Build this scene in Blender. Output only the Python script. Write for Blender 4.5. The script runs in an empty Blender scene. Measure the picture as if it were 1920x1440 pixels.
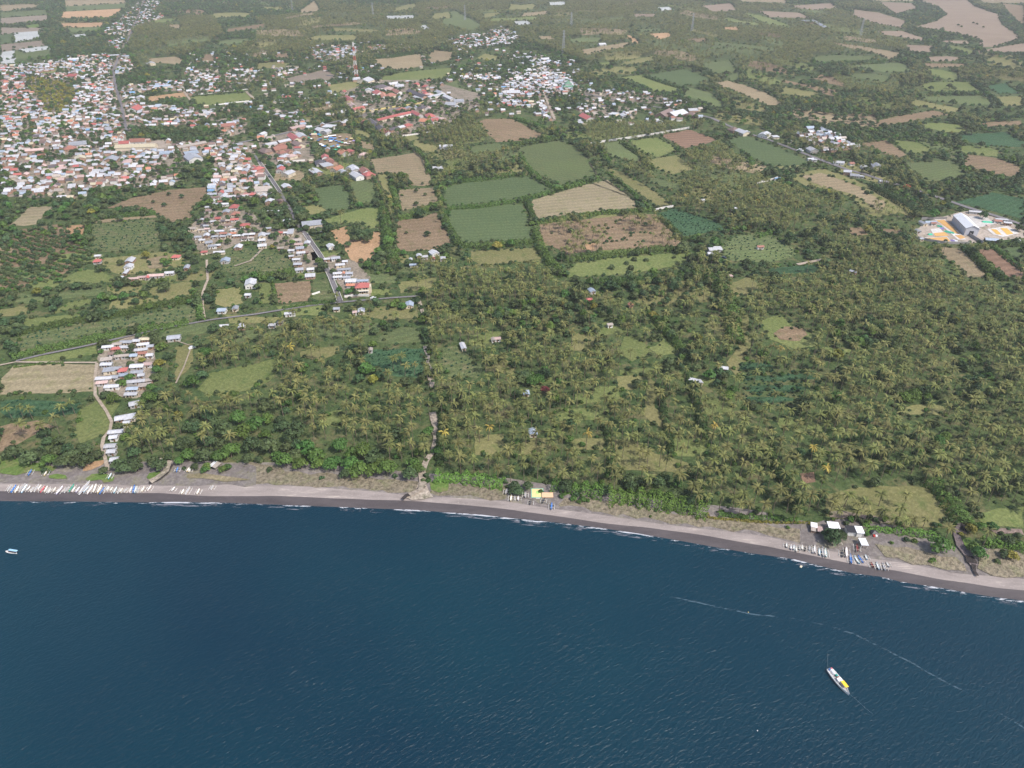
import bpy, bmesh, math, random
import numpy as np
from mathutils import Vector, Matrix
R = math.radians
random.seed(7); rng = np.random.default_rng(11)
scene = bpy.context.scene
COL = scene.collection

# ------------------------------------------------------------------ camera
PITCH, FPX, HCAM, LAND = 32.9, 1331.0, 250.0, 1.5
ct, st = math.cos(R(PITCH)), math.sin(R(PITCH))
cam_d = bpy.data.cameras.new("camera"); cam = bpy.data.objects.new("camera", cam_d); COL.objects.link(cam)
cam.location = (0, 0, HCAM); cam.rotation_euler = (R(90 - PITCH), 0, 0)
cam_d.sensor_width = 36; cam_d.lens = FPX / 1920 * 36; cam_d.clip_end = 40000; cam_d.clip_start = 1
scene.camera = cam

# ------------------------------------------------------------------ light
SUN_DIR = Vector((0.80, -0.60, 0)).normalized(); SUN_EL = R(52)
sdir = Vector((SUN_DIR.x * math.cos(SUN_EL), SUN_DIR.y * math.cos(SUN_EL), math.sin(SUN_EL)))
world = bpy.data.worlds.new("World"); scene.world = world; world.use_nodes = True
wn = world.node_tree.nodes; wl = world.node_tree.links
sky = wn.new("ShaderNodeTexSky"); sky.sky_type = 'NISHITA'; sky.sun_disc = False
sky.sun_elevation = SUN_EL; sky.sun_rotation = math.atan2(sdir.x, sdir.y)
sky.air_density = 1.0; sky.dust_density = 2.5; sky.ozone_density = 1.0
wn["Background"].inputs[1].default_value = 0.15
wl.new(sky.outputs[0], wn["Background"].inputs[0])
sun_d = bpy.data.lights.new("sun", 'SUN'); sun = bpy.data.objects.new("sun", sun_d); COL.objects.link(sun)
sun_d.energy = 2.9; sun_d.angle = R(2.0); sun_d.color = (1.0, 0.955, 0.88)
sun.rotation_euler = sdir.to_track_quat('Z', 'Y').to_euler()
vs = scene.view_settings
vs.view_transform = 'Standard'; vs.look = 'None'; vs.gamma = 1.0; vs.use_curve_mapping = False; vs.exposure = 0.55
scene.cycles.max_bounces = 4; scene.cycles.diffuse_bounces = 2; scene.cycles.glossy_bounces = 2
scene.cycles.transparent_max_bounces = 8; scene.cycles.volume_bounces = 0

# ------------------------------------------------------------------ projection (pixels of the 1920x1440 survey -> metres on the land)
def P(px, py, z=LAND):
    dx = (px - 960) / FPX; dy = -(py - 720) / FPX
    Y = dy * st + ct; Z = dy * ct - st
    t = (z - HCAM) / Z
    return (dx * t, Y * t)
def proj(x, y, z):
    h = HCAM - z
    zc = y * ct + h * st; up = y * st - h * ct
    return 960 + FPX * x / zc, 720 - FPX * up / zc
def S(py):
    return (st + (py - 720) / FPX * ct) * FPX / (HCAM - LAND)       # pixels per metre at that row
def sindep(py):
    return math.sin(R(PITCH) + math.atan((py - 720) / FPX))
def inpoly(px, py, poly):
    poly = np.asarray(poly, float); n = len(poly); r = np.zeros(px.shape, bool)
    x0, y0 = poly.min(0); x1, y1 = poly.max(0)
    idx = np.where((px >= x0) & (px <= x1) & (py >= y0) & (py <= y1))[0]
    if len(idx) == 0: return r
    X = px[idx]; Y = py[idx]; q = np.zeros(len(idx), bool); j = n - 1
    for i in range(n):
        xi, yi = poly[i]; xj, yj = poly[j]
        if yi != yj:
            q ^= ((yi > Y) != (yj > Y)) & (X < (xj - xi) * (Y - yi) / (yj - yi) + xi)
        j = i
    r[idx] = q
    return r
def vnoise(x, y, sc, seed=0):
    rs = np.random.default_rng(seed); r = np.zeros_like(x)
    for k in range(7):
        a = rs.uniform(0, 6.28); f = rs.uniform(.5, 1.8) / sc; ph = rs.uniform(0, 6.28, 2)
        u = x * math.cos(a) + y * math.sin(a); v = -x * math.sin(a) + y * math.cos(a)
        r += np.sin(u * f + ph[0] + 1.3 * np.sin(v * f * .7 + ph[1]))
    return r / 7 * 1.6

# ------------------------------------------------------------------ materials
MATS = {}
def newmat(name):
    m = bpy.data.materials.new(name); m.use_nodes = True; nt = m.node_tree
    return m, nt, nt.nodes, nt.links, nt.nodes["Principled BSDF"]
def rgb(c): return (c[0], c[1], c[2], 1)
def ramp2(N, L, src, a, b, p0=.3, p1=.7):
    r = N.new("ShaderNodeValToRGB"); r.color_ramp.elements[0].color = rgb(a); r.color_ramp.elements[1].color = rgb(b)
    r.color_ramp.elements[0].position = p0; r.color_ramp.elements[1].position = p1
    L.new(src, r.inputs[0]); return r.outputs[0]
def noise(N, L, vec, scale, detail=4, rough=.6, dist=0):
    n = N.new("ShaderNodeTexNoise"); n.inputs["Scale"].default_value = scale; n.inputs["Detail"].default_value = detail
    n.inputs["Roughness"].default_value = rough; n.inputs["Distortion"].default_value = dist
    L.new(vec, n.inputs["Vector"]); return n.outputs["Fac"]
def mix(N, L, fac, a, b, mode='MIX'):
    m = N.new("ShaderNodeMix"); m.data_type = 'RGBA'; m.blend_type = mode
    for s, v in ((0, fac), (6, a), (7, b)):
        if isinstance(v, (int, float)): m.inputs[s].default_value = v
        elif isinstance(v, tuple): m.inputs[s].default_value = rgb(v)
        else: L.new(v, m.inputs[s])
    return m.outputs[2]
def mathn(N, L, op, a, b=0.0):
    m = N.new("ShaderNodeMath"); m.operation = op
    for i, v in enumerate((a, b)):
        if isinstance(v, (int, float)): m.inputs[i].default_value = v
        else: L.new(v, m.inputs[i])
    return m.outputs[0]
def fieldmat(name, c1, c2, c3=None, rows=0.0, rowsc=.25, bump=.6, big=.012, rowc=None, fine=.55):
    if name in MATS: return MATS[name]
    m, nt, N, L, B = newmat(name)
    tc = N.new("ShaderNodeTexCoord").outputs["Object"]
    n1 = noise(N, L, tc, big, 5, .65)
    n2 = noise(N, L, tc, .09, 5, .7, .4)
    n3 = noise(N, L, tc, .45, 3, .7)
    col = ramp2(N, L, n1, c1, c2, .36, .64)
    if c3: col = mix(N, L, ramp2(N, L, n2, (0, 0, 0), (1, 1, 1), .5, .68), col, c3)
    dark = tuple(v * .55 for v in c1); lite = tuple(min(1, v * 1.35) for v in c2)
    col = mix(N, L, mathn(N, L, 'MULTIPLY', ramp2(N, L, n3, (1, 1, 1), (0, 0, 0), .36, .52), fine), col, dark)
    col = mix(N, L, mathn(N, L, 'MULTIPLY', ramp2(N, L, n3, (0, 0, 0), (1, 1, 1), .52, .66), .5), col, lite)
    if rows:
        w = N.new("ShaderNodeTexWave"); w.wave_type = 'BANDS'; w.bands_direction = 'Y'
        w.inputs["Scale"].default_value = rowsc; w.inputs["Distortion"].default_value = 1.6
        w.inputs["Detail"].default_value = 3; w.inputs["Detail Scale"].default_value = .6
        L.new(tc, w.inputs["Vector"])
        wv = mathn(N, L, 'MULTIPLY', mathn(N, L, 'MULTIPLY', w.outputs["Fac"], rows), ramp2(N, L, n2, (.3, .3, .3), (1, 1, 1), .3, .6))
        col = mix(N, L, wv, col, rowc or dark)
    oi = N.new("ShaderNodeObjectInfo")
    hs = N.new("ShaderNodeHueSaturation"); L.new(col, hs.inputs["Color"])
    L.new(mathn(N, L, 'ADD', mathn(N, L, 'MULTIPLY', oi.outputs["Random"], .22), .9), hs.inputs["Value"])
    L.new(hs.outputs[0], B.inputs["Base Color"]); B.inputs["Roughness"].default_value = 1; B.inputs["Specular IOR Level"].default_value = .1
    if bump:
        b = N.new("ShaderNodeBump"); b.inputs["Strength"].default_value = bump; b.inputs["Distance"].default_value = 1.2
        L.new(n3, b.inputs["Height"]); L.new(b.outputs[0], B.inputs["Normal"])
    MATS[name] = m; return m
F = {
 'ground': dict(c1=(.042, .072, .026), c2=(.076, .100, .038), c3=(.150, .125, .065), big=.02),
 'crop': dict(c1=(.100, .125, .056), c2=(.125, .160, .062), c3=(.15, .16, .07), rows=.4, rowsc=.045),
 'cropd': dict(c1=(.076, .110, .048), c2=(.098, .132, .058), c3=(.11, .14, .06), rows=.38, rowsc=.040),
 'teal': dict(c1=(.042, .092, .044), c2=(.062, .115, .056), c3=(.04, .07, .03), rows=.5, rowsc=.05, bump=1.0),
 'maize': dict(c1=(.090, .120, .048), c2=(.120, .142, .060), c3=(.21, .17, .10), rows=.5, rowsc=.045, bump=1.0),
 'grass': dict(c1=(.125, .155, .052), c2=(.165, .180, .068), c3=(.09, .13, .04), fine=.45),
 'bright': dict(c1=(.090, .150, .034), c2=(.120, .175, .048), c3=(.19, .18, .08), fine=.3),
 'olive':  dict(c1=(.155, .155, .062), c2=(.205, .185, .085), c3=(.11, .135, .045), fine=.3),
 'straw': dict(c1=(.225, .188, .118), c2=(.282, .236, .150), c3=(.20, .19, .09), rows=.45, rowsc=.035, fine=.35),
 'tan': dict(c1=(.240, .185, .115), c2=(.290, .230, .145), c3=(.18, .17, .09), rows=.45, rowsc=.035, fine=.4),
 'brown': dict(c1=(.190, .135, .085), c2=(.250, .180, .115), c3=(.15, .135, .065), rows=.4, rowsc=.035, fine=.5),
 'orange': dict(c1=(.330, .205, .115), c2=(.400, .255, .150), c3=(.25, .17, .09), fine=.3),
 'pink':   dict(c1=(.215, .160, .122), c2=(.265, .200, .152), c3=(.23, .2, .11), rows=.15, fine=.3),
 'soil': dict(c1=(.190, .120, .080), c2=(.230, .145, .100), rows=.55, rowsc=.03, rowc=(.09, .06, .04), fine=.3),
 'yard':   dict(c1=(.300, .245, .200), c2=(.400, .340, .290), c3=(.20, .18, .12), fine=.3),
 'town':   dict(c1=(.210, .175, .135), c2=(.300, .250, .200), c3=(.09, .10, .05), big=.03),
 'conc':   dict(c1=(.460, .430, .400), c2=(.560, .530, .500), fine=.2),
 'grain':  dict(c1=(.500, .290, .110), c2=(.570, .340, .140), fine=.1, bump=.1),
 'grain2': dict(c1=(.540, .320, .080), c2=(.600, .370, .110), fine=.1, bump=.1),
 'scrub':  dict(c1=(.175, .150, .105), c2=(.240, .200, .145), c3=(.17, .17, .09), fine=.8, bump=1.0),
 'psand':  dict(c1=(.145, .125, .118), c2=(.200, .176, .165), c3=(.20, .185, .125), big=.04, fine=.35, bump=.4),
 'gravel': dict(c1=(.300, .250, .200), c2=(.400, .340, .280), c3=(.12, .12, .07), fine=.7),
 'mulch': dict(c1=(.42, .42, .44), c2=(.52, .52, .54), rows=.7, rowsc=.016, rowc=(.16, .2, .1)),
 'black':  dict(c1=(.035, .030, .030), c2=(.060, .050, .045), fine=.2),
 'purple': dict(c1=(.120, .095, .095), c2=(.160, .130, .125), fine=.3),
 'violet': dict(c1=(.20, .15, .13), c2=(.25, .19, .16), rows=.5, rowsc=.02, rowc=(.13, .16, .07)),
}
def fm(k):
    d = F[k]; return fieldmat('field_' + k, **d)
def plain(name, c, rough=.8, var=.12, sc=1.5, metal=0, spec=.3, hue=0):
    if name in MATS: return MATS[name]
    m, nt, N, L, B = newmat(name)
    tc = N.new("ShaderNodeTexCoord").outputs["Object"]
    n = noise(N, L, tc, sc, 4, .65)
    col = ramp2(N, L, n, tuple(v * (1 - var) for v in c), tuple(min(1, v * (1 + var)) for v in c), .35, .65)
    oi = N.new("ShaderNodeObjectInfo"); hs = N.new("ShaderNodeHueSaturation"); L.new(col, hs.inputs["Color"])
    L.new(mathn(N, L, 'ADD', mathn(N, L, 'MULTIPLY', oi.outputs["Random"], .26), .86), hs.inputs["Value"])
    if hue: L.new(mathn(N, L, 'ADD', mathn(N, L, 'MULTIPLY', oi.outputs["Random"], hue), .5 - hue / 2), hs.inputs["Hue"])
    L.new(hs.outputs[0], B.inputs["Base Color"]); B.inputs["Roughness"].default_value = rough
    B.inputs["Metallic"].default_value = metal; B.inputs["Specular IOR Level"].default_value = spec
    MATS[name] = m; return m
def roofmat(name, c, var=.2):
    if name in MATS: return MATS[name]
    m, nt, N, L, B = newmat(name)
    tc = N.new("ShaderNodeTexCoord").outputs["Object"]
    mp = N.new("ShaderNodeMapping"); mp.inputs["Scale"].default_value = (1, .25, 1); L.new(tc, mp.inputs[0])
    n = noise(N, L, mp.outputs[0], 1.1, 4, .7)
    col = ramp2(N, L, n, tuple(v * (1 - var) for v in c), tuple(min(.92, v * (1 + var * .6)) for v in c), .35, .62)
    n2 = noise(N, L, tc, .35, 3, .6)
    col = mix(N, L, mathn(N, L, 'MULTIPLY', ramp2(N, L, n2, (0, 0, 0), (1, 1, 1), .56, .7), .4), col, (c[0] * .7, c[1] * .58, c[2] * .5))
    oi = N.new("ShaderNodeObjectInfo"); hs = N.new("ShaderNodeHueSaturation"); L.new(col, hs.inputs["Color"])
    L.new(mathn(N, L, 'ADD', mathn(N, L, 'MULTIPLY', oi.outputs["Random"], .35), .78), hs.inputs["Value"])
    L.new(hs.outputs[0], B.inputs["Base Color"]); B.inputs["Roughness"].default_value = .55
    MATS[name] = m; return m
ROOF = {'white': (.46, .46, .48), 'grey': (.31, .32, .35), 'blue grey': (.30, .35, .42), 'tan': (.36, .31, .27), 'cream': (.46, .40, .28),
        'red': (.38, .11, .095), 'rust': (.28, .125, .09), 'orange': (.42, .18, .11), 'pink': (.46, .33, .30), 'dark': (.10, .085, .09), 'brown': (.19, .13, .11), 'blue': (.16, .30, .48)}
def rm(k): return roofmat('roof_' + k.replace(' ', '_'), ROOF[k])
WALLS = [plain('wall_white', (.62, .60, .57)), plain('wall_cream', (.58, .50, .38)), plain('wall_grey', (.42, .40, .38)), plain('wall_brick', (.34, .22, .16))]
WIN = plain('window_dark', (.03, .035, .04), .3); DOORM = plain('door_wood', (.16, .09, .05))
BARK = plain('bark', (.16, .125, .09), sc=3)
def leafmat(name, c1, c2, c3=None, trans=.25, hue=.03):
    if name in MATS: return MATS[name]
    m, nt, N, L, B = newmat(name)
    geo = N.new("ShaderNodeNewGeometry")
    tc = N.new("ShaderNodeTexCoord").outputs["Object"]
    n = noise(N, L, tc, 1.6, 3, .6)
    col = ramp2(N, L, n, c1, c2, .35, .65)
    oi = N.new("ShaderNodeObjectInfo")
    if c3: col = mix(N, L, ramp2(N, L, oi.outputs["Random"], (0, 0, 0), (1, 1, 1), .25, .95), col, c3)
    hs = N.new("ShaderNodeHueSaturation"); L.new(col, hs.inputs["Color"])
    L.new(mathn(N, L, 'ADD', mathn(N, L, 'MULTIPLY', geo.outputs["Random Per Island"], .5), .75), hs.inputs["Value"])
    L.new(mathn(N, L, 'ADD', mathn(N, L, 'MULTIPLY', oi.outputs["Random"], hue), .5 - hue / 2), hs.inputs["Hue"])
    h2 = N.new("ShaderNodeHueSaturation"); L.new(hs.outputs[0], h2.inputs["Color"])
    L.new(mathn(N, L, 'ADD', mathn(N, L, 'MULTIPLY', mathn(N, L, 'FRACT', mathn(N, L, 'MULTIPLY', oi.outputs["Random"], 17.3)), .55), .72), h2.inputs["Value"])
    L.new(h2.outputs[0], B.inputs["Base Color"]); B.inputs["Roughness"].default_value = .6; B.inputs["Specular IOR Level"].default_value = .25
    if trans:
        t = N.new("ShaderNodeBsdfTranslucent"); L.new(h2.outputs[0], t.inputs[0])
        ms = N.new("ShaderNodeMixShader"); ms.inputs[0].default_value = trans
        L.new(B.outputs[0], ms.inputs[1]); L.new(t.outputs[0], ms.inputs[2]); L.new(ms.outputs[0], N["Material Output"].inputs[0])
    MATS[name] = m; return m
LEAF = leafmat('leaf_broad', (.066, .096, .038), (.108, .142, .054), (.066, .112, .046))
LEAFB = leafmat('leaf_bright', (.085, .150, .030), (.120, .190, .042), (.075, .15, .035))
LEAFY = leafmat('leaf_yellow', (.190, .190, .035), (.26, .24, .05))
LEAFR = leafmat('leaf_red', (.14, .035, .035), (.18, .05, .045))
PALM = leafmat('leaf_palm', (.104, .134, .040), (.180, .198, .060), (.178, .160, .058))
PALMY = leafmat('leaf_palm_yellow', (.30, .24, .05), (.38, .30, .07))
HEDGE = leafmat('leaf_hedge', (.075, .130, .030), (.115, .180, .042))

# ------------------------------------------------------------------ object helpers
def tag(o, label=None, cat=None, group=None, kind=None):
    if label: o['label'] = label
    if cat: o['category'] = cat
    if group: o['group'] = group
    if kind: o['kind'] = kind
    return o
def link(o): COL.objects.link(o); return o
def mesh_np(name, V, Fq, mats, midx=None):
    me = bpy.data.meshes.new(name); V = np.asarray(V, np.float32); Fq = np.asarray(Fq, np.int32); k = Fq.shape[1]
    me.vertices.add(len(V)); me.vertices.foreach_set("co", V.ravel())
    me.loops.add(Fq.size); me.loops.foreach_set("vertex_index", Fq.ravel())
    me.polygons.add(len(Fq)); me.polygons.foreach_set("loop_start", np.arange(0, Fq.size, k, dtype=np.int32))
    if midx is not None: me.polygons.foreach_set("material_index", np.asarray(midx, np.int32))
    for m in (mats if isinstance(mats, (list, tuple)) else [mats]): me.materials.append(m)
    me.update(calc_edges=True); return me
def ob(name, me, parent=None, loc=(0, 0, 0), rz=0, scale=None):
    o = bpy.data.objects.new(name, me); link(o); o.location = loc; o.rotation_euler = (0, 0, rz)
    if scale is not None: o.scale = scale if hasattr(scale, '__len__') else (scale,) * 3
    if parent is not None: o.parent = parent
    return o
class MB:
    def __init__(s): s.v = []; s.f = []; s.m = []; s.mats = []
    def mi(s, m):
        if m not in s.mats: s.mats.append(m)
        return s.mats.index(m)
    def face(s, pts, m):
        n = len(s.v); s.v += [tuple(p) for p in pts]; s.f.append(list(range(n, n + len(pts)))); s.m.append(s.mi(m))
    def box(s, x0, x1, y0, y1, z0, z1, m):
        n = len(s.v); s.v += [(x, y, z) for z in (z0, z1) for x, y in ((x0, y0), (x1, y0), (x1, y1), (x0, y1))]
        for q in ((0, 3, 2, 1), (4, 5, 6, 7), (0, 1, 5, 4), (1, 2, 6, 5), (2, 3, 7, 6), (3, 0, 4, 7)):
            s.f.append([n + i for i in q]); s.m.append(s.mi(m))
    def bar(s, a, b, r, m, k=5, r2=None):
        a = Vector(a); b = Vector(b); d = (b - a).normalized(); u = d.orthogonal().normalized(); w = d.cross(u); r2 = r if r2 is None else r2
        n = len(s.v)
        for c, rr in ((a, r), (b, r2)):
            for i in range(k):
                t = 2 * math.pi * i / k; s.v.append(tuple(c + (u * math.cos(t) + w * math.sin(t)) * rr))
        for i in range(k): s.f.append([n + i, n + (i + 1) % k, n + k + (i + 1) % k, n + k + i]); s.m.append(s.mi(m))
        s.f.append([n + k + i for i in range(k)]); s.m.append(s.mi(m))
    def mesh(s, name):
        me = bpy.data.meshes.new(name); me.from_pydata(s.v, [], s.f)
        for m in s.mats: me.materials.append(m)
        me.polygons.foreach_set("material_index", s.m); me.update(); return me

def wiggle(pts, step, amp, closed=True, seed=0):
    rs = random.Random(seed); out = []; n = len(pts)
    for i in range(n if closed else n - 1):
        a = pts[i]; b = pts[(i + 1) % n]; L = math.dist(a[:2], b[:2]); k = max(1, min(60, int(L / step)))
        for j in range(k):
            t = j / k; am = 0 if (j == 0) else amp
            out.append((a[0] + (b[0] - a[0]) * t + rs.uniform(-am, am), a[1] + (b[1] - a[1]) * t + rs.uniform(-am, am)))
    if not closed: out.append(tuple(pts[-1][:2]))
    return out
FIELDS = []   # pixel polygons in which no trees grow
cnt = [0]
def sheet(name, pts_world, mat, z, rot=0.0):
    c, s_ = math.cos(-rot), math.sin(-rot)
    cx = sum(p[0] for p in pts_world) / len(pts_world); cy = sum(p[1] for p in pts_world) / len(pts_world)
    V = [((x - cx) * c - (y - cy) * s_, (x - cx) * s_ + (y - cy) * c, 0) for x, y in pts_world]
    bm = bmesh.new(); f = bm.faces.new([bm.verts.new(v) for v in V]); f.normal_update()
    if f.normal.z < 0: f.normal_flip()
    bmesh.ops.triangulate(bm, faces=[f])
    me = bpy.data.meshes.new(name); bm.to_mesh(me); bm.free(); me.materials.append(mat)
    return ob(name, me, loc=(cx, cy, z), rz=rot)
def field(kind, pts, rot=12, layer=0, name='field', clear=True, wig=1.0):
    cnt[0] += 1; i = cnt[0]
    w = [P(x, y) for x, y in pts]
    L = sum(math.dist(w[k], w[k - 1]) for k in range(len(w))) / len(w)
    far = max(1.0, math.hypot(*w[0]) / 700)
    if name in ('sand', 'beach_scrub', 'grass_patch'): wig *= 1.7
    w = wiggle(w, max(5 if name in ('sand', 'beach_scrub') else 6, L / 8 if 'sand' not in name else 6), wig * 1.1 * far, True, i)
    o = sheet(name, w, fm(kind), LAND + .03 + .012 * (i % 14) + .2 * layer, R(rot))
    o['kind'] = 'structure'
    if clear: FIELDS.append(pts)
    return o
def strip(name, pts, w, mat, z, kind='structure', wpx=False, wig=.4):
    W = [P(x, y) for x, y in pts]; W = wiggle(W, 12 if wig < .5 else 5, min(wig, .45), False, len(pts) + int(pts[0][0])); V = []; Fc = []; ph = pts[0][0]
    for i, p in enumerate(W):
        a = W[max(0, i - 1)]; b = W[min(len(W) - 1, i + 1)]
        dx, dy = b[0] - a[0], b[1] - a[1]; l = math.hypot(dx, dy) or 1
        hw = w / 2 * (1 if not wig else random.uniform(.85, 1.15) if wig < .5 else 1 + .28 * math.sin(i * .9 + ph) + .18 * math.sin(i * 2.3 + ph))
        V += [(p[0] - dy / l * hw, p[1] + dx / l * hw, 0), (p[0] + dy / l * hw, p[1] - dx / l * hw, 0)]
        if i: Fc.append((2 * i - 2, 2 * i - 1, 2 * i + 1, 2 * i))
    me = mesh_np(name, V, Fc, mat); o = ob(name, me, loc=(0, 0, z)); o['kind'] = kind; return o

# ------------------------------------------------------------------ setting: sea, beach, land
def shore(pts, z):
    W = [P(x, y, z) for x, y in pts]
    a, b = W[0], W[1]; W = [(-6000, W[0][1] + 60), (-2500, W[0][1] + 10)] + W
    a, b = W[-2], W[-1]; d = Vector((b[0] - a[0], b[1] - a[1])).normalized()
    W += [(b[0] + d.x * 300, b[1] + d.y * 300), (b[0] + d.x * 1200, b[1] + d.y * 900), (b[0] + 6000, b[1] - 1500)]
    return W
WATER = [(0, 939), (100, 939), (200, 940), (300, 940), (400, 942), (500, 945), (600, 949), (700, 953), (760, 956), (840, 961), (900, 966), (952, 971), (1002, 975), (1057, 981), (1127, 990), (1196, 1001), (1300, 1019), (1400, 1035), (1485, 1046), (1540, 1060), (1600, 1074), (1652, 1080), (1690, 1090), (1765, 1101), (1852, 1117), (1920, 1127)]
WET = [(0, 922), (100, 923), (200, 926), (300, 924), (400, 928), (480, 929), (591, 932), (702, 937), (744, 937), (785, 940), (869, 946), (952, 954), (1043, 966), (1127, 978), (1210, 989), (1293, 1001), (1440, 1026), (1490, 1036), (1550, 1047), (1615, 1060), (1680, 1070), (1765, 1087), (1865, 1100), (1920, 1106)]
DRY = [(0, 906), (100, 906), (200, 906), (300, 909), (440, 909), (480, 910), (619, 914), (752, 925), (841, 930), (952, 939), (1043, 955), (1127, 964), (1238, 980), (1349, 994), (1440, 1008), (1500, 1022), (1560, 1034), (1640, 1047), (1700, 1055), (1800, 1076), (1860, 1082), (1920, 1086)]
def resample(W, step, amp, seed):
    rs = random.Random(seed); out = []
    for i in range(len(W) - 1):
        a, b = W[i], W[i + 1]; L = math.dist(a, b); k = max(1, int(L / step)) if L < 500 else 12
        for j in range(k):
            t = j / k; out.append((a[0] + (b[0] - a[0]) * t, a[1] + (b[1] - a[1]) * t))
    out.append(W[-1]); X = np.array([p[0] for p in out]); Y = np.array([p[1] for p in out])
    Y = Y + amp * (vnoise(X, X * 0, 9, seed) * .6 + vnoise(X, X * 0, 30, seed + 1))
    xs = np.concatenate([np.linspace(-5900, -700, 14), np.arange(-600, 700, 4.0), np.linspace(710, 5000, 14)])
    o = np.argsort(X); return xs, np.interp(xs, X[o], Y[o])
xs, yw = resample(shore(WATER, 0), 8, .8, 1); _, ye = resample(shore(WET, 1.0), 8, 1.2, 2); _, yd = resample(shore(DRY, LAND), 8, 1.0, 3)
def loft(name, rows, mat, kind='structure'):
    n = len(xs); V = []
    for y, z in rows:
        zz = z if hasattr(z, '__len__') else np.full(n, z)
        V.append(np.stack([xs, y, zz], 1))
    V = np.concatenate(V); Fc = []
    for r in range(len(rows) - 1):
        for i in range(n - 1): Fc.append((r * n + i, r * n + i + 1, (r + 1) * n + i + 1, (r + 1) * n + i))
    o = ob(name, mesh_np(name, V, Fc, mat)); o['kind'] = kind; return o
def sandmat(name, c, wet):
    m, nt, N, L, B = newmat(name); tc = N.new("ShaderNodeTexCoord").outputs["Object"]
    mp = N.new("ShaderNodeMapping"); mp.inputs["Scale"].default_value = (.25, 1, 1); mp.inputs["Rotation"].default_value = (0, 0, R(-8)); L.new(tc, mp.inputs[0])
    n1 = noise(N, L, mp.outputs[0], .16, 6, .7, .5); n2 = noise(N, L, tc, 1.3, 3, .7)
    col = ramp2(N, L, n1, tuple(v * .8 for v in c), tuple(v * 1.2 for v in c), .35, .65)
    if not wet: col = mix(N, L, ramp2(N, L, n1, (0, 0, 0), (1, 1, 1), .60, .66), col, (.42, .36, .31))
    col = mix(N, L, ramp2(N, L, n2, (0, 0, 0), (.5, .5, .5), .55, .7), col, tuple(v * 1.5 for v in c))
    L.new(col, B.inputs["Base Color"]); B.inputs["Roughness"].default_value = .45 if wet else 1; B.inputs["Specular IOR Level"].default_value = .3 if wet else .1
    return m
loft('wet_sand', [(yw - 30, -3.0), (yw, 0.0), (ye, 1.0)], sandmat('wet_sand', (.078, .066, .066), True))
loft('dry_sand', [(ye, 1.0), (yd, LAND)], sandmat('dry_sand', (.262, .225, .208), False))
loft('upper_beach', [(yd - .3, LAND + .006), (yd + 18, LAND + .018)], fm('psand'))
# land: one sheet from the top of the beach to the far hills
n = len(xs); V = [(x, y, LAND) for x, y in zip(xs, yd)]; Fc = []
rowsY = [420, 900, 2500, 7000, 14500]
for r, yy in enumerate(rowsY): V += [(x * (1 if yy < 8000 else 2.4), max(yy, yd[i] + 5 + 10 * r), LAND) for i, x in enumerate(xs)]
for r in range(len(rowsY)):
    for i in range(n - 1): Fc.append((r * n + i, r * n + i + 1, (r + 1) * n + i + 1, (r + 1) * n + i))
o = ob('ground', mesh_np('ground', V, Fc, fm('ground'))); o['kind'] = 'structure'

# sea
m, nt, N, L, B = newmat('sea_water')
tc = N.new("ShaderNodeTexCoord").outputs["Object"]
big = noise(N, L, tc, .0035, 3, .5, .5)
deep = ramp2(N, L, big, (.0004, .0160, .034), (.0015, .0350, .050), .28, .74)
L.new(deep, B.inputs["Base Color"]); B.inputs["Specular IOR Level"].default_value = .42; B.inputs["Roughness"].default_value = .28; B.inputs["IOR"].default_value = 1.33
mr_ = N.new("ShaderNodeMapping"); mr_.inputs["Rotation"].default_value = (0, 0, R(-32)); L.new(tc, mr_.inputs[0])
mp = N.new("ShaderNodeMapping"); mp.inputs["Scale"].default_value = (.42, 1, 1); L.new(mr_.outputs[0], mp.inputs[0])
w1 = noise(N, L, mp.outputs[0], .85, 4, .55, .9); w2 = noise(N, L, tc, 1.1, 3, .6, .3); w3 = noise(N, L, tc, .03, 3, .6)
hgt = mathn(N, L, 'ADD', mathn(N, L, 'MULTIPLY', w1, 1.0), mathn(N, L, 'MULTIPLY', w2, .15))
hgt = mathn(N, L, 'MULTIPLY', hgt, mathn(N, L, 'ADD', mathn(N, L, 'MULTIPLY', w3, 1.0), .55))
b = N.new("ShaderNodeBump"); b.inputs["Strength"].default_value = .85; b.inputs["Distance"].default_value = .50
L.new(hgt, b.inputs["Height"]); L.new(b.outputs[0], B.inputs["Normal"])
me = mesh_np('sea', [(-14500, -14500, 0), (14500, -14500, 0), (14500, 900, 0), (-14500, 900, 0)], [(0, 1, 2, 3)], m)
o = ob('sea', me); o['kind'] = 'structure'
# surf: broken white line where the swell meets the sand
def foammat(name, thr, sc, c=(.75, .77, .80)):
    m, nt, N, L, B = newmat(name); tc = N.new("ShaderNodeTexCoord").outputs["Object"]
    mp = N.new("ShaderNodeMapping"); mp.inputs["Scale"].default_value = (.14, 1, 1); L.new(tc, mp.inputs[0])
    f = mathn(N, L, 'MULTIPLY', noise(N, L, mp.outputs[0], sc, 5, .75, .8), mathn(N, L, 'ADD', noise(N, L, tc, .035, 3, .6), .5))
    a = N.new("ShaderNodeMath"); a.operation = 'GREATER_THAN'; a.inputs[1].default_value = thr; L.new(f, a.inputs[0])
    L.new(a.outputs[0], B.inputs["Alpha"]); B.inputs["Base Color"].default_value = rgb(c); B.inputs["Roughness"].default_value = .9
    return m
wob = vnoise(xs, xs * 0, 14, 9) * .9
o = loft('surf_foam', [(yw - .95 + wob * .5, .03), (yw - .05 + wob * .2, .09)], foammat('foam_line', .53, .8, (.44, .45, .48)), 'stuff'); tag(o, 'thin broken white foam line where small waves meet the dark sand', 'surf')
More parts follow.
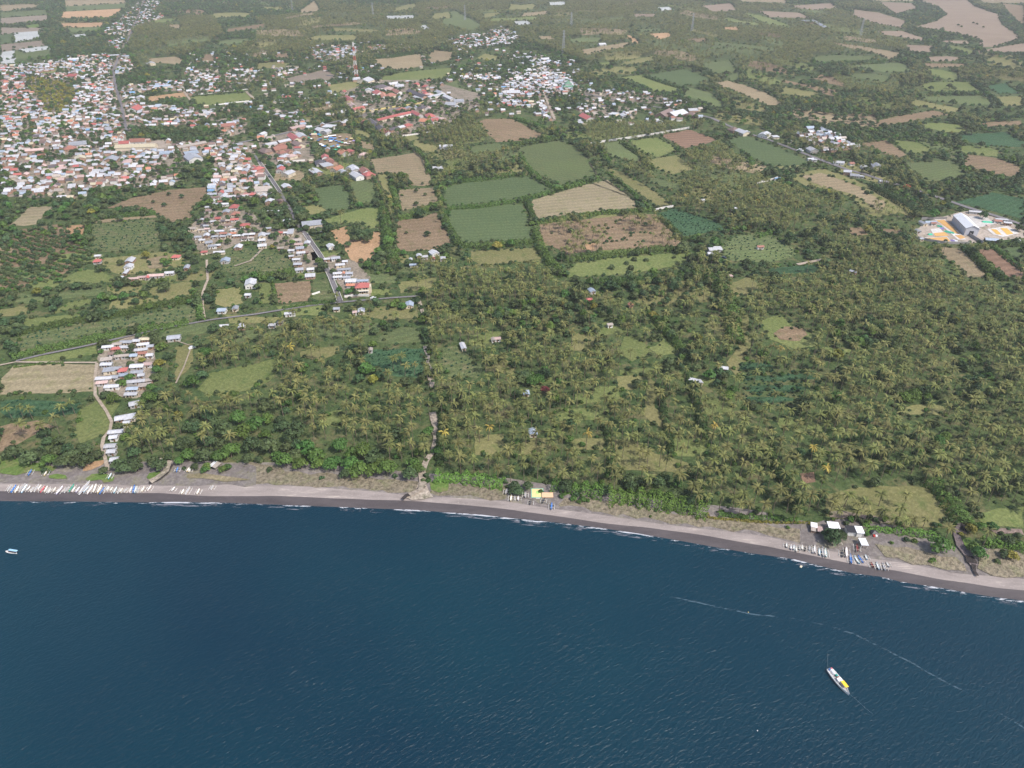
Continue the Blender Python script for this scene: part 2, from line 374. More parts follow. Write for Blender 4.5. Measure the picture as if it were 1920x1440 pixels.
o = loft('surf_wash', [(yw - 3.4 + wob, .05), (yw - 1.3 + wob * .5, .05)], foammat('foam_wash', .56, .8, (.13, .135, .16)), 'stuff'); tag(o, 'faint purplish wash of foam just off the wet sand', 'surf')
sl = [(1250, 1118), (1310, 1130), (1400, 1150), (1486, 1160), (1560, 1175), (1600, 1188), (1640, 1208), (1700, 1238), (1760, 1272), (1830, 1308), (1870, 1335), (1920, 1365), (2050, 1450)]
w_ = [P(x, y, 0) for x, y in sl]; V = []; Fc = []
w_ = wiggle(w_, 3, .25, False, 5)
for i, p in enumerate(w_):
    V += [(p[0] - .2, p[1] - .3, 0), (p[0] + .2, p[1] + .3, 0)]
    if i: Fc.append((2 * i - 2, 2 * i - 1, 2 * i + 1, 2 * i))
o = ob('foam_streak', mesh_np('foam_streak', V, Fc, foammat('foam_streak', .50, 1.2, (.045, .085, .115))), loc=(0, 0, .05)); o['kind'] = 'stuff'
tag(o, 'faint pale drift line curving over the sea beyond the boat', 'foam')

# ------------------------------------------------------------------ land cover (fields traced, then laid on the land)
A = field
A('scrub', [(470, 866), (505, 872), (560, 884), (640, 892), (740, 898), (792, 903), (800, 912), (785, 922), (752, 924), (619, 913), (480, 908), (440, 906), (430, 885)], name='beach_scrub')
A('scrub', [(812, 908), (940, 908), (952, 915), (948, 936), (841, 929), (806, 924)], name='beach_scrub')
A('scrub', [(1040, 935), (1100, 932), (1150, 940), (1240, 958), (1330, 968), (1440, 984), (1500, 992), (1500, 1018), (1440, 1004), (1349, 991), (1238, 976), (1127, 960), (1050, 950)], name='beach_scrub')
A('psand', [(0, 888), (110, 886), (200, 872), (300, 866), (345, 862), (420, 868), (480, 875), (480, 909), (300, 908), (100, 905), (0, 905)], name='sand')
A('psand', [(945, 908), (960, 935), (1045, 948), (1060, 935), (1030, 922), (960, 920)], name='sand', layer=.6)
A('psand', [(1500, 982), (1600, 974), (1680, 986), (1760, 1005), (1800, 1040), (1815, 1074), (1760, 1066), (1690, 1052), (1600, 1040), (1500, 1020)], name='sand')
A('scrub', [(1640, 1020), (1700, 1026), (1790, 1045), (1808, 1060), (1812, 1072), (1740, 1060), (1660, 1045)], name='beach_scrub', layer=1)
A('scrub', [(1835, 1040), (1860, 1028), (1920, 1036), (1920, 1082), (1860, 1080), (1832, 1066)], name='beach_scrub', layer=1)
A('bright', [(0, 856), (40, 862), (75, 868), (108, 876), (100, 884), (62, 884), (30, 892), (0, 888)], layer=1, name='grass_patch')
A('bright', [(92, 892), (108, 889), (124, 892), (126, 898), (108, 899), (92, 897)], layer=1, name='grass_patch')
A('bright', [(160, 899), (172, 890), (190, 888), (202, 890), (215, 896), (212, 903), (195, 906), (190, 900), (168, 903)], layer=1, name='grass_patch')
A('bright', [(275, 896), (280, 888), (300, 884), (305, 890), (293, 898), (280, 900)], layer=1, name='grass_patch')
A('straw', [(380, 888), (410, 892), (440, 896), (470, 900), (440, 903), (400, 900), (350, 897), (352, 890)], layer=1, name='beach_scrub')
A('orange', [(158, 876), (175, 866), (200, 862), (192, 872), (170, 882), (155, 884)], layer=1, name='bare_earth')
A('bright', [(806, 905), (820, 900), (842, 904), (840, 920), (822, 924), (808, 918)], layer=1, name='grass_patch')
A('bright', [(1804, 1012), (1818, 1008), (1826, 1020), (1824, 1030), (1812, 1032)], layer=1, name='grass_patch')
A('gravel', [(786, 902), (798, 908), (806, 924), (812, 932), (792, 937), (772, 938), (758, 932), (778, 922)], layer=1.1, name='sand')
# lower left
A('maize', [(28, 634), (60, 618), (200, 601), (300, 583), (358, 571), (370, 574), (372, 597), (330, 604), (240, 614), (140, 634), (30, 662)], 10)
A('grass', [(30, 676), (120, 660), (182, 648), (184, 664), (120, 674), (60, 680)])
A('straw', [(0, 712), (25, 686), (118, 682), (180, 684), (182, 734), (110, 737), (0, 740)], 4)
A('teal', [(0, 750), (60, 750), (150, 753), (152, 775), (20, 786), (0, 772)])
A('brown', [(0, 800), (70, 788), (104, 800), (60, 818), (30, 835), (0, 848)], clear=False)
A('grass', [(150, 768), (190, 745), (225, 757), (207, 792), (205, 810), (150, 832), (138, 812)])
A('olive', [(327, 652), (365, 643), (360, 682), (345, 700), (325, 718), (332, 690)])
A('grass', [(370, 730), (392, 700), (440, 690), (480, 682), (522, 670), (524, 692), (505, 715), (480, 728), (440, 736), (390, 740)])
A('olive', [(563, 660), (585, 655), (636, 648), (636, 660), (602, 676), (563, 669)])
A('cropd', [(637, 646), (658, 644), (660, 656), (637, 660)])
A('teal', [(680, 665), (702, 655), (797, 653), (799, 692), (785, 709), (730, 703), (691, 682)])
A('maize', [(827, 652), (855, 647), (905, 689), (897, 709), (841, 706), (830, 683)])
A('grass', [(608, 775), (641, 767), (638, 803), (608, 795)])
A('grass', [(1170, 632), (1205, 630), (1214, 652), (1225, 662), (1185, 678), (1160, 664)])
A('grass', [(1212, 600), (1232, 608), (1252, 632), (1280, 662), (1235, 668), (1215, 652), (1238, 642), (1240, 625)])
A('grass', [(1162, 694), (1222, 690), (1240, 700), (1205, 704), (1162, 703)])
A('olive', [(1157, 706), (1206, 704), (1200, 718), (1185, 732), (1160, 728)])
A('olive', [(1213, 706), (1228, 716), (1228, 765), (1250, 780), (1254, 808), (1224, 795), (1207, 778), (1213, 740)])
A('olive', [(1154, 824), (1200, 830), (1227, 850), (1290, 868), (1298, 886), (1170, 882), (1152, 860)], clear=False)
A('olive', [(1070, 824), (1138, 822), (1138, 845), (1077, 842)])
A('olive', [(1385, 588), (1402, 590), (1408, 650), (1395, 690), (1380, 704), (1362, 680), (1375, 665), (1388, 640)])
A('grass', [(1425, 602), (1460, 590), (1520, 625), (1530, 650), (1490, 655), (1440, 635)])
A('brown', [(1450, 626), (1470, 613), (1500, 613), (1514, 628), (1500, 640), (1462, 637)], layer=1)
for q in ([(1385, 683), (1440, 680), (1450, 688), (1388, 694)], [(1390, 706), (1500, 700), (1540, 708), (1480, 713), (1392, 714)], [(1396, 724), (1470, 722), (1530, 728), (1480, 734), (1398, 733)], [(1400, 744), (1460, 742), (1500, 750), (1440, 756), (1402, 753)]): A('teal', q, 10)
A('grass', [(1540, 650), (1598, 655), (1590, 664), (1550, 660)])
A('olive', [(1680, 774), (1710, 760), (1760, 759), (1788, 770), (1768, 778), (1690, 780)])
A('olive', [(1546, 928), (1607, 913), (1748, 913), (1773, 933), (1801, 972), (1773, 989), (1679, 986), (1579, 974), (1548, 968)], name='grass_clearing')
A('violet', [(1555, 960), (1580, 958), (1640, 968), (1672, 980), (1650, 984), (1600, 974), (1556, 970)], layer=1, name='sand')
A('soil', [(1500, 888), (1526, 885), (1529, 904), (1506, 907)])
A('grass', [(1822, 962), (1920, 950), (1920, 990), (1850, 988)])
A('violet', [(1856, 995), (1915, 993), (1920, 1004), (1870, 1002)], layer=1, name='sand')
# middle left
A('straw', [(18, 422), (58, 388), (105, 388), (80, 403), (72, 420), (45, 424)])
A('tan', [(0, 464), (38, 448), (24, 470), (0, 498)])
A('brown', [(195, 392), (245, 372), (320, 356), (388, 351), (390, 362), (360, 393), (358, 408), (325, 418), (303, 408), (283, 392), (225, 389)])
A('tan', [(175, 413), (290, 403), (295, 408), (175, 419)])
A('maize', [(173, 420), (295, 411), (299, 440), (305, 458), (262, 467), (207, 472), (170, 469)])
A('orange', [(125, 424), (163, 420), (152, 452), (144, 472), (126, 458)], clear=False)
A('brown', [(0, 470), (40, 430), (110, 420), (170, 470), (160, 485), (110, 520), (40, 540), (0, 545)], clear=False)
A('olive', [(190, 484), (240, 480), (310, 472), (345, 482), (345, 498), (300, 508), (230, 516), (200, 508)])
A('tan', [(275, 486), (314, 479), (305, 503), (280, 504)], layer=1)
A('grass', [(118, 522), (155, 504), (180, 506), (212, 518), (212, 529), (175, 531), (125, 531)])
A('olive', [(272, 541), (360, 527), (361, 553), (300, 564)])
A('grass', [(103, 582), (130, 566), (165, 561), (178, 566), (130, 580), (104, 588)])
A('maize', [(410, 465), (440, 460), (480, 470), (535, 479), (546, 490), (543, 504), (500, 511), (440, 514), (415, 509), (409, 490)], 15)
A('olive', [(405, 543), (450, 538), (456, 568), (425, 577), (403, 570)])
A('brown', [(515, 532), (582, 527), (585, 564), (520, 570)], 5)
A('maize', [(583, 526), (615, 524), (628, 561), (586, 565)], 5)
A('grass', [(487, 532), (508, 529), (513, 569), (487, 569)])
A('cropd', [(590, 353), (640, 347), (660, 370), (657, 391), (622, 397), (596, 383)], 20)
A('olive', [(562, 388), (594, 384), (620, 398), (582, 402)])
A('crop', [(652, 341), (697, 338), (706, 368), (695, 380), (668, 380)], 60)
A('grass', [(606, 412), (640, 402), (680, 391), (714, 388), (712, 424), (695, 429), (680, 418), (652, 418), (622, 421)])
A('orange', [(620, 433), (650, 424), (655, 450), (697, 450), (700, 434), (714, 436), (714, 455), (704, 474), (694, 490), (662, 495), (652, 475), (641, 462), (628, 449)])
A('tan', [(694, 299), (752, 291), (785, 286), (799, 302), (809, 344), (795, 349), (771, 347), (762, 325), (706, 326)])
A('olive', [(704, 328), (727, 326), (735, 350), (737, 366), (727, 370)])
A('tan', [(749, 356), (814, 351), (824, 376), (797, 386), (753, 396), (746, 388)])
A('brown', [(745, 414), (790, 409), (818, 399), (830, 420), (848, 455), (805, 469), (749, 472), (743, 455)])
A('cropd', [(828, 353), (870, 343), (987, 331), (1034, 353), (1015, 361), (960, 373), (842, 388), (833, 375)], 8)
A('cropd', [(840, 394), (960, 383), (980, 384), (991, 415), (995, 448), (960, 450), (862, 456), (840, 420)], 8)
A('crop', [(970, 277), (1047, 264), (1070, 270), (1113, 311), (1119, 329), (1052, 348), (992, 317), (980, 300)], 20)
A('straw', [(995, 376), (1100, 346), (1140, 337), (1198, 385), (1192, 390), (1120, 396), (1035, 406), (1005, 411)], 15)
A('brown', [(1012, 419), (1175, 404), (1230, 402), (1277, 455), (1274, 461), (1120, 470), (1062, 477), (1012, 450)], clear=False)
A('orange', [(1097, 458), (1118, 455), (1114, 468), (1102, 470)], layer=1)
A('teal', [(1233, 401), (1262, 390), (1348, 418), (1360, 431), (1280, 443)], 15)
A('olive', [(1142, 316), (1165, 322), (1220, 354), (1260, 384), (1233, 390), (1197, 360), (1147, 328)])
A('grass', [(1178, 263), (1235, 258), (1274, 282), (1260, 286), (1232, 294), (1206, 286)])
A('soil', [(1238, 253), (1295, 243), (1343, 262), (1320, 271), (1283, 279)])
A('olive', [(1215, 300), (1268, 291), (1300, 317), (1262, 327), (1226, 314)])
A('crop', [(1132, 269), (1165, 264), (1205, 296), (1194, 303), (1148, 294)])
A('grass', [(1066, 508), (1082, 493), (1160, 482), (1288, 474), (1290, 491), (1260, 500), (1167, 515), (1067, 520)])
A('olive', [(1183, 536), (1245, 527), (1285, 523), (1328, 536), (1335, 564), (1312, 568), (1300, 552), (1247, 575), (1192, 568)], clear=False)
A('olive', [(882, 471), (1000, 465), (1020, 485), (1000, 489), (900, 498), (886, 489)])
A('crop', [(1342, 468), (1380, 442), (1438, 437), (1498, 470), (1488, 481), (1440, 493), (1372, 489)])
A('teal', [(1440, 503), (1540, 496), (1530, 511), (1440, 517)])
A('olive', [(1362, 533), (1408, 517), (1428, 540), (1382, 558)])
A('olive', [(1476, 331), (1540, 316), (1580, 328), (1630, 348), (1698, 383), (1720, 405), (1713, 413), (1690, 400), (1650, 407), (1630, 404), (1596, 370), (1557, 356), (1512, 349)], 15)
A('tan', [(1500, 330), (1540, 325), (1600, 345), (1660, 380), (1650, 398), (1600, 365), (1540, 350)], layer=1)
A('brown', [(1585, 426), (1614, 426), (1628, 440), (1602, 442)])
A('brown', [(1642, 427), (1690, 431), (1693, 438), (1656, 437)])
A('crop', [(1736, 461), (1754, 470), (1783, 499), (1766, 489)])
A('tan', [(1754, 463), (1800, 466), (1848, 505), (1853, 519), (1816, 521), (1782, 490)])
A('soil', [(1832, 469), (1865, 466), (1920, 506), (1920, 523), (1895, 521), (1862, 498)], 15)
A('cropd', [(1880, 465), (1920, 462), (1920, 492), (1895, 480)])
A('yard', [(1716, 430), (1750, 412), (1790, 400), (1815, 396), (1860, 406), (1920, 428), (1920, 446), (1800, 458), (1725, 449)], name='factory_yard')
for q in ([(1744, 430), (1762, 428), (1776, 443), (1752, 444)], [(1732, 446), (1776, 443), (1786, 457), (1760, 456)], [(1850, 430), (1890, 424), (1910, 438), (1880, 445), (1862, 440)], [(1752, 412), (1772, 412), (1812, 450), (1796, 450)], [(1818, 405), (1850, 408), (1868, 420), (1830, 428), (1806, 416)]):
    A('conc', q, layer=1, name='drying_floor', clear=False, wig=.2)
for q in ([(1755, 414), (1770, 413), (1788, 428), (1800, 440), (1790, 438)], [(1750, 438), (1771, 436), (1779, 443), (1753, 444)], [(1735, 447), (1775, 445), (1784, 456), (1760, 455)], [(1790, 442), (1802, 441), (1810, 447), (1800, 449)]):
    A('grain', q, layer=2, name='drying_grain', clear=False, wig=.3)
for q in ([(1857, 430), (1868, 431), (1878, 441), (1868, 440)], [(1875, 428), (1888, 429), (1900, 439), (1888, 441)]):
    A('grain2', q, layer=2, name='drying_grain', clear=False, wig=.3)
# upper left
for i, (k, q) in enumerate([('olive', [(0, 0), (85, 0), (88, 14), (0, 16)]), ('tan', [(0, 10), (60, 8), (80, 12), (0, 22)]), ('crop', [(0, 24), (88, 18), (90, 28), (0, 34)]), ('violet', [(0, 34), (90, 28), (92, 38), (0, 46)]), ('bright', [(46, 48), (75, 44), (76, 52), (48, 54)]), ('violet', [(0, 52), (75, 52), (78, 60), (0, 66)]),
        ('mulch', [(24, 62), (74, 58), (76, 70), (26, 80)]), ('cropd', [(0, 66), (24, 62), (26, 80), (0, 84)]), ('violet', [(0, 84), (80, 76), (84, 86), (0, 98)]), ('mulch', [(36, 92), (90, 86), (96, 92), (44, 99)]), ('crop', [(0, 98), (96, 92), (100, 104), (0, 114)]), ('mulch', [(0, 92), (26, 90), (28, 118), (0, 119)]),
        ('tan', [(120, 0), (236, 0), (238, 6), (122, 12)]), ('crop', [(122, 12), (238, 6), (236, 14), (122, 22)]), ('orange', [(118, 22), (234, 16), (210, 32), (114, 34)]), ('olive', [(112, 36), (205, 32), (198, 40), (110, 44)]), ('orange', [(112, 44), (196, 42), (192, 50), (150, 54), (118, 50)]), ('crop', [(126, 52), (192, 50), (180, 58), (130, 60)]), ('mulch', [(132, 66), (162, 63), (160, 67), (134, 70)]),
        ('grass', [(72, 138), (90, 127), (108, 126), (106, 136)]), ('tan', [(276, 110), (330, 106), (348, 113), (338, 121), (282, 117)]), ('brown', [(376, 116), (384, 102), (397, 102), (404, 115)]), ('tan', [(312, 46), (341, 46), (338, 56), (325, 53)]), ('orange', [(271, 187), (281, 181), (346, 173), (349, 182), (310, 184), (283, 191)]),
        ('grass', [(358, 182), (467, 173), (472, 189), (400, 197), (370, 196)]), ('violet', [(534, 147), (608, 131), (632, 142), (622, 149), (545, 157)]), ('olive', [(614, 160), (670, 151), (672, 160), (660, 171), (622, 174)]), ('tan', [(702, 110), (790, 101), (795, 124), (742, 131), (712, 125)]), ('tan', [(802, 105), (814, 94), (850, 98), (848, 111), (806, 120)]),
        ('grass', [(712, 146), (752, 136), (840, 127), (852, 128), (835, 146), (775, 151), (722, 154)]), ('olive', [(674, 135), (706, 128), (730, 131), (712, 139)]), ('crop', [(827, 160), (858, 150), (860, 163), (902, 176), (896, 184), (855, 184)]), ('olive', [(892, 110), (910, 100), (938, 107), (925, 114)]), ('brown', [(897, 228), (912, 223), (960, 223), (1015, 251), (1012, 259), (960, 265), (932, 267), (917, 255)]),
        ('olive', [(482, 119), (520, 116), (548, 120), (533, 126), (482, 129)]), ('brown', [(505, 107), (544, 98), (540, 109)]), ('tan', [(563, 20), (590, 0), (601, 20), (563, 24)]), ('olive', [(813, 26), (845, 22), (846, 34), (806, 36)]), ('mulch', [(722, 30), (776, 28), (779, 34), (727, 36)]), ('crop', [(832, 23), (855, 21), (903, 47), (888, 56), (830, 44)]), ('mulch', [(788, 48), (800, 46), (806, 54), (794, 55)]),
        ('tan', [(578, 205), (618, 198), (628, 202), (592, 209)]), ('olive', [(563, 216), (600, 223), (603, 231), (568, 228)]), ('olive', [(662, 243), (690, 246), (698, 260), (666, 251)]), ('tan', [(674, 263), (701, 271), (701, 281), (676, 277)]), ('tan', [(573, 255), (655, 250), (669, 270), (620, 279), (590, 265)]), ('tan', [(545, 282), (570, 276), (588, 296), (560, 302), (530, 300)]), ('olive', [(754, 253), (780, 251), (791, 267), (833, 277), (823, 286), (793, 286)]),
        ('grass', [(1121, 118), (1143, 116), (1148, 121), (1130, 124)]), ('grass', [(1163, 145), (1200, 141), (1277, 165), (1258, 173), (1226, 171), (1206, 159)]), ('cropd', [(1210, 141), (1285, 129), (1332, 148), (1308, 157), (1282, 161), (1258, 154)]), ('tan', [(1339, 156), (1365, 151), (1400, 161), (1440, 176), (1468, 195), (1440, 199), (1422, 189), (1386, 174), (1361, 166)]),
        ('orange', [(1171, 66), (1182, 66), (1200, 80), (1192, 84)]), ('orange', [(1216, 63), (1256, 61), (1258, 67), (1238, 74)]), ('crop', [(1192, 55), (1241, 53), (1245, 57), (1202, 61)]), ('tan', [(1006, 68), (1030, 67), (1040, 74), (1012, 73)]), ('brown', [(1286, 73), (1321, 71), (1328, 77), (1306, 79)]), ('orange', [(1356, 51), (1380, 50), (1388, 57), (1358, 55)]), ('pink', [(1186, 26), (1230, 26), (1229, 31), (1191, 32)]),
        ('pink', [(1312, 11), (1370, 6), (1383, 20), (1336, 22)]), ('mulch', [(962, 40), (990, 39), (998, 45), (967, 47)]), ('mulch', [(1232, 14), (1255, 13), (1264, 18), (1240, 20)]), ('mulch', [(1028, 4), (1060, 3), (1060, 9), (1030, 10)]), ('crop', [(1362, 142), (1384, 136), (1388, 147), (1371, 151)]), ('crop', [(1312, 119), (1368, 113), (1382, 134), (1342, 139)]),
        ('cropd', [(1362, 263), (1400, 254), (1464, 279), (1512, 300), (1516, 309), (1480, 311), (1442, 311), (1402, 290)]), ('olive', [(1471, 133), (1509, 128), (1513, 135), (1495, 141), (1472, 141)]), ('crop', [(1517, 107), (1570, 103), (1630, 106), (1635, 111), (1580, 114), (1536, 119)]), ('crop', [(1592, 123), (1665, 118), (1692, 118), (1714, 132), (1665, 136), (1632, 130)]), ('pink', [(1734, 107), (1775, 105), (1804, 108), (1790, 114), (1746, 116)]),
        ('brown', [(1724, 118), (1812, 120), (1812, 125), (1742, 127)]), ('grass', [(1724, 160), (1745, 154), (1820, 154), (1842, 172), (1740, 172)]), ('crop', [(1724, 181), (1840, 179), (1863, 196), (1815, 197), (1742, 188)]), ('teal', [(1846, 161), (1885, 156), (1912, 175), (1870, 176)]), ('olive', [(1868, 181), (1920, 181), (1920, 197), (1886, 199)]),
        ('brown', [(1607, 270), (1660, 263), (1700, 290), (1688, 296), (1660, 289), (1636, 276)]), ('grass', [(1672, 263), (1717, 266), (1750, 282), (1727, 289), (1703, 286)]), ('brown', [(1677, 219), (1750, 207), (1780, 215), (1710, 227), (1640, 238), (1648, 226)]), ('brown', [(1839, 231), (1914, 226), (1918, 234), (1852, 239)]), ('teal', [(1802, 252), (1885, 248), (1920, 266), (1914, 276), (1860, 274), (1804, 264)]),
        ('pink', [(1477, 11), (1558, 6), (1568, 15), (1530, 19), (1502, 16)]), ('olive', [(1559, 1), (1618, 0), (1632, 10), (1592, 14)]), ('pink', [(1647, 3), (1710, 6), (1720, 15), (1678, 26), (1657, 12)]), ('pink', [(1720, 0), (1813, 0), (1828, 12), (1872, 27), (1878, 45), (1908, 65), (1908, 74), (1865, 88), (1840, 88), (1838, 74), (1810, 66), (1765, 56), (1714, 50), (1754, 40), (1774, 27), (1757, 12)]),
        ('pink', [(1647, 58), (1692, 58), (1733, 72), (1730, 77), (1697, 71), (1654, 64)]), ('pink', [(1764, 76), (1814, 76), (1818, 82), (1778, 81)]), ('brown', [(1877, 6), (1920, 11), (1920, 49), (1906, 40)]), ('olive', [(1842, 98), (1890, 101), (1918, 117), (1918, 138), (1866, 134), (1817, 127)]), ('crop', [(1692, 305), (1788, 301), (1812, 330), (1740, 343), (1716, 324)]), ('teal', [(1784, 380), (1860, 361), (1920, 373), (1920, 412), (1868, 398), (1817, 385)]),
        ('olive', [(1460, 305), (1500, 308), (1500, 322), (1470, 328), (1440, 322)])]):
    A(k, q, (i * 13) % 40, clear=(k != 'olive' or i % 3 > 0))
for i, (k, q) in enumerate([('pink', [(1600, 18), (1650, 24), (1700, 40), (1690, 52), (1640, 44), (1600, 30)]), ('tan', [(1832, -4), (1925, -4), (1930, 6), (1845, 6)]), ('pink', [(1840, 94), (1925, 80), (1940, 98), (1870, 98)]), ('tan', [(1620, -4), (1712, -5), (1715, 2), (1640, 2)]), ('pink', [(1700, 84), (1750, 86), (1745, 98), (1706, 96)]), ('tan', [(1380, -4), (1470, -5), (1475, 6), (1390, 4)]), ('pink', [(1420, 20), (1500, 24), (1520, 34), (1440, 32)])]): A(k, q, 20)

prs = random.Random(99)
def pin(p, g):
    r = False; j = len(g) - 1
    for i in range(len(g)):
        if (g[i][1] > p[1]) != (g[j][1] > p[1]) and p[0] < (g[j][0] - g[i][0]) * (p[1] - g[i][1]) / (g[j][1] - g[i][1]) + g[i][0]: r = not r
        j = i
    return r
SEMI = []
def patchwork(n, x0, x1, y0, y1, wr, hr, kinds, avoid, clearp=.45):
    k = 0; tries = 0
    while k < n and tries < n * 30:
        tries += 1; cx, cy = prs.uniform(x0, x1), prs.uniform(y0, y1); f = .45 + .9 * max(0, cy) / 300
        w, h = prs.uniform(*wr) * f, prs.uniform(*hr) * f; tl = prs.uniform(-.12, .12) + (.22 if cx > 1200 else -.08)
        q = [(cx + w * (a + prs.uniform(-.13, .13)), cy + h * (b + prs.uniform(-.2, .2)) + w * a * tl) for a, b in ((-.5, -.5), (.05, -.55), (.5, -.45), (.55, .1), (.45, .5), (-.1, .5), (-.55, .4))]
        pts_ = q + [(cx, cy)] + [((a[0] + cx) / 2, (a[1] + cy) / 2) for a in q]
        bx0, bx1, by0, by1 = min(a[0] for a in q), max(a[0] for a in q), min(a[1] for a in q), max(a[1] for a in q)
        near = [g for g in avoid if min(a[0] for a in g) < bx1 and max(a[0] for a in g) > bx0 and min(a[1] for a in g) < by1 and max(a[1] for a in g) > by0]
        if any(pin(p, g) for g in near for p in pts_) or any(pin(a, q) for g in near for a in g): continue
        cl = prs.random() < clearp; A(prs.choice(kinds), q, prs.uniform(0, 50), clear=cl); avoid.append(q); k += 1
        if not cl: SEMI.append(q)
AV = list(FIELDS) + [[(0, 100), (420, 90), (600, 160), (620, 300), (330, 350), (0, 380)], [(180, 100), (200, 40), (260, -10), (310, -10), (260, 100)], [(620, 140), (920, 140), (1300, 190), (1340, 230), (1100, 230), (900, 240), (620, 300)], [(500, 90), (720, 80), (720, 120), (500, 150)], [(820, 60), (980, 45), (990, 90), (860, 95)], [(930, 100), (1100, 110), (1100, 240), (930, 220)], [(1480, 235), (1620, 240), (1700, 300), (1560, 300)]]
patchwork(50, 240, 1920, 1, 95, (60, 170), (8, 20), ['olive', 'tan', 'brown', 'crop', 'olive', 'grass', 'tan', 'crop', 'olive'], AV)
patchwork(32, 1080, 1910, 95, 330, (50, 100), (10, 22), ['olive', 'grass', 'crop', 'olive', 'tan', 'crop', 'brown'], AV)
patchwork(22, 340, 760, 100, 330, (30, 60), (9, 16), ['olive', 'grass', 'tan', 'olive'], AV)
patchwork(14, 780, 1330, 235, 470, (24, 46), (8, 14), ['grass', 'olive', 'crop'], AV)
patchwork(26, 0, 800, 480, 640, (24, 52), (6, 11), ['grass', 'olive', 'crop', 'grass'], AV)
patchwork(14, 860, 1500, 600, 860, (16, 34), (7, 14), ['grass', 'olive', 'grass'], AV, 0)
FIELDS += [[(992, 908), (1046, 912), (1046, 945), (992, 945)], [(1545, 975), (1632, 978), (1650, 1010), (1545, 1010)]]
# ------------------------------------------------------------------ town ground, roads, streams
TOWN = [
 (0.95, [(0, 122), (70, 120), (110, 108), (180, 102), (235, 102), (250, 118), (250, 130), (225, 140), (215, 165), (290, 150), (345, 150), (345, 170), (270, 172), (262, 195), (340, 200), (370, 215), (370, 232), (300, 236), (245, 236), (240, 262), (330, 265), (345, 262), (400, 270), (400, 290), (345, 300), (330, 345), (250, 352), (190, 348), (140, 372), (60, 372), (0, 370)]),
 (1.2, [(400, 282), (440, 280), (470, 300), (500, 345), (515, 358), (500, 368), (455, 372), (395, 372), (392, 345), (402, 320)]),
 (0.55, [(345, 262), (430, 262), (480, 270), (480, 290), (440, 285), (345, 292)]),
 (0.75, [(196, 58), (222, 38), (262, 2), (300, 0), (296, 14), (275, 42), (300, 25), (305, 32), (270, 48), (240, 66), (200, 66)]),
 (0.7, [(196, 76), (230, 68), (236, 86), (222, 92), (200, 84)]),
 (0.4, [(352, 128), (400, 132), (478, 128), (480, 150), (430, 168), (400, 175), (352, 178)]),
 (0.5, [(345, 205), (400, 205), (402, 226), (370, 226)]), (0.5, [(405, 225), (455, 218), (470, 245), (420, 262), (408, 245)]),
 (0.7, [(508, 122), (560, 124), (560, 138), (512, 146)]), (0.6, [(582, 97), (640, 85), (680, 88), (680, 105), (640, 115), (590, 111)]), (0.5, [(690, 86), (722, 80), (722, 93), (692, 95)]),
 (0.75, [(832, 78), (860, 68), (905, 62), (940, 50), (975, 66), (960, 82), (900, 88), (868, 90)]), (0.8, [(860, 146), (880, 136), (935, 140), (950, 165), (900, 163), (872, 160)]),
 (1.35, [(958, 136), (1000, 130), (1025, 124), (1062, 138), (1085, 160), (1080, 172), (1040, 176), (1028, 184), (1042, 215), (1036, 228), (1020, 224), (1008, 200), (960, 200), (935, 196), (940, 170)]),
 (0.45, [(1080, 200), (1130, 192), (1195, 205), (1190, 222), (1090, 222)]), (0.3, [(1090, 165), (1250, 178), (1270, 195), (1100, 190)]), (0.4, [(985, 108), (1060, 116), (1064, 124), (1000, 124)]),
 (1.75, [(1492, 252), (1542, 238), (1562, 250), (1605, 274), (1606, 282), (1580, 279), (1548, 287), (1524, 270)]),
 (0.8, [(500, 197), (525, 206), (563, 207), (556, 222), (520, 216)]), (0.6, [(540, 222), (575, 224), (590, 248), (545, 250)]), (0.4, [(660, 200), (700, 196), (705, 212), (680, 214)]),
]
HOLES = [[(45, 140), (110, 150), (150, 170), (130, 195), (110, 215), (82, 205), (70, 180), (52, 165)], [(40, 222), (65, 230), (62, 268), (38, 262)], [(240, 236), (320, 236), (400, 246), (405, 262), (330, 264), (245, 258)], [(135, 256), (180, 252), (206, 268), (142, 268)],
         [(212, 145), (225, 145), (232, 240), (224, 240)], [(262, 268), (310, 262), (330, 276), (215, 285), (218, 270)]]
for d, q in TOWN: A('town', q, name='town_ground', clear=False, wig=2)
FIELDS.append(HOLES[5]); A('yard', HOLES[5], name='school_yard', layer=1)
A('town', [(183, 655), (245, 630), (290, 632), (292, 700), (270, 745), (235, 745), (185, 740)], name='village_ground', clear=False)
A('town', [(355, 430), (380, 395), (470, 395), (500, 430), (560, 430), (585, 450), (600, 500), (560, 510), (545, 470), (460, 450), (400, 478), (370, 468)], name='village_ground', clear=False)
A('town', [(605, 485), (625, 478), (665, 490), (695, 520), (695, 555), (650, 560), (632, 530)], name='village_ground', clear=False)
A('town', [(640, 175), (700, 150), (800, 150), (900, 175), (900, 200), (835, 235), (740, 262), (680, 220)], name='school_ground', clear=False)
A('town', [(485, 262), (560, 240), (600, 290), (570, 305), (515, 310), (490, 290)], name='compound_ground', clear=False)
ROADM = fieldmat('road_asphalt', (.13, .12, .125), (.19, .175, .18), fine=.2, bump=.1)
TRACKM = fieldmat('road_track', (.27, .22, .17), (.35, .29, .23), fine=.3, bump=.1)
KERB = plain('kerb_concrete', (.50, .47, .43))
DITCH = fieldmat('ditch', (.05, .05, .035), (.09, .08, .05), fine=.3)
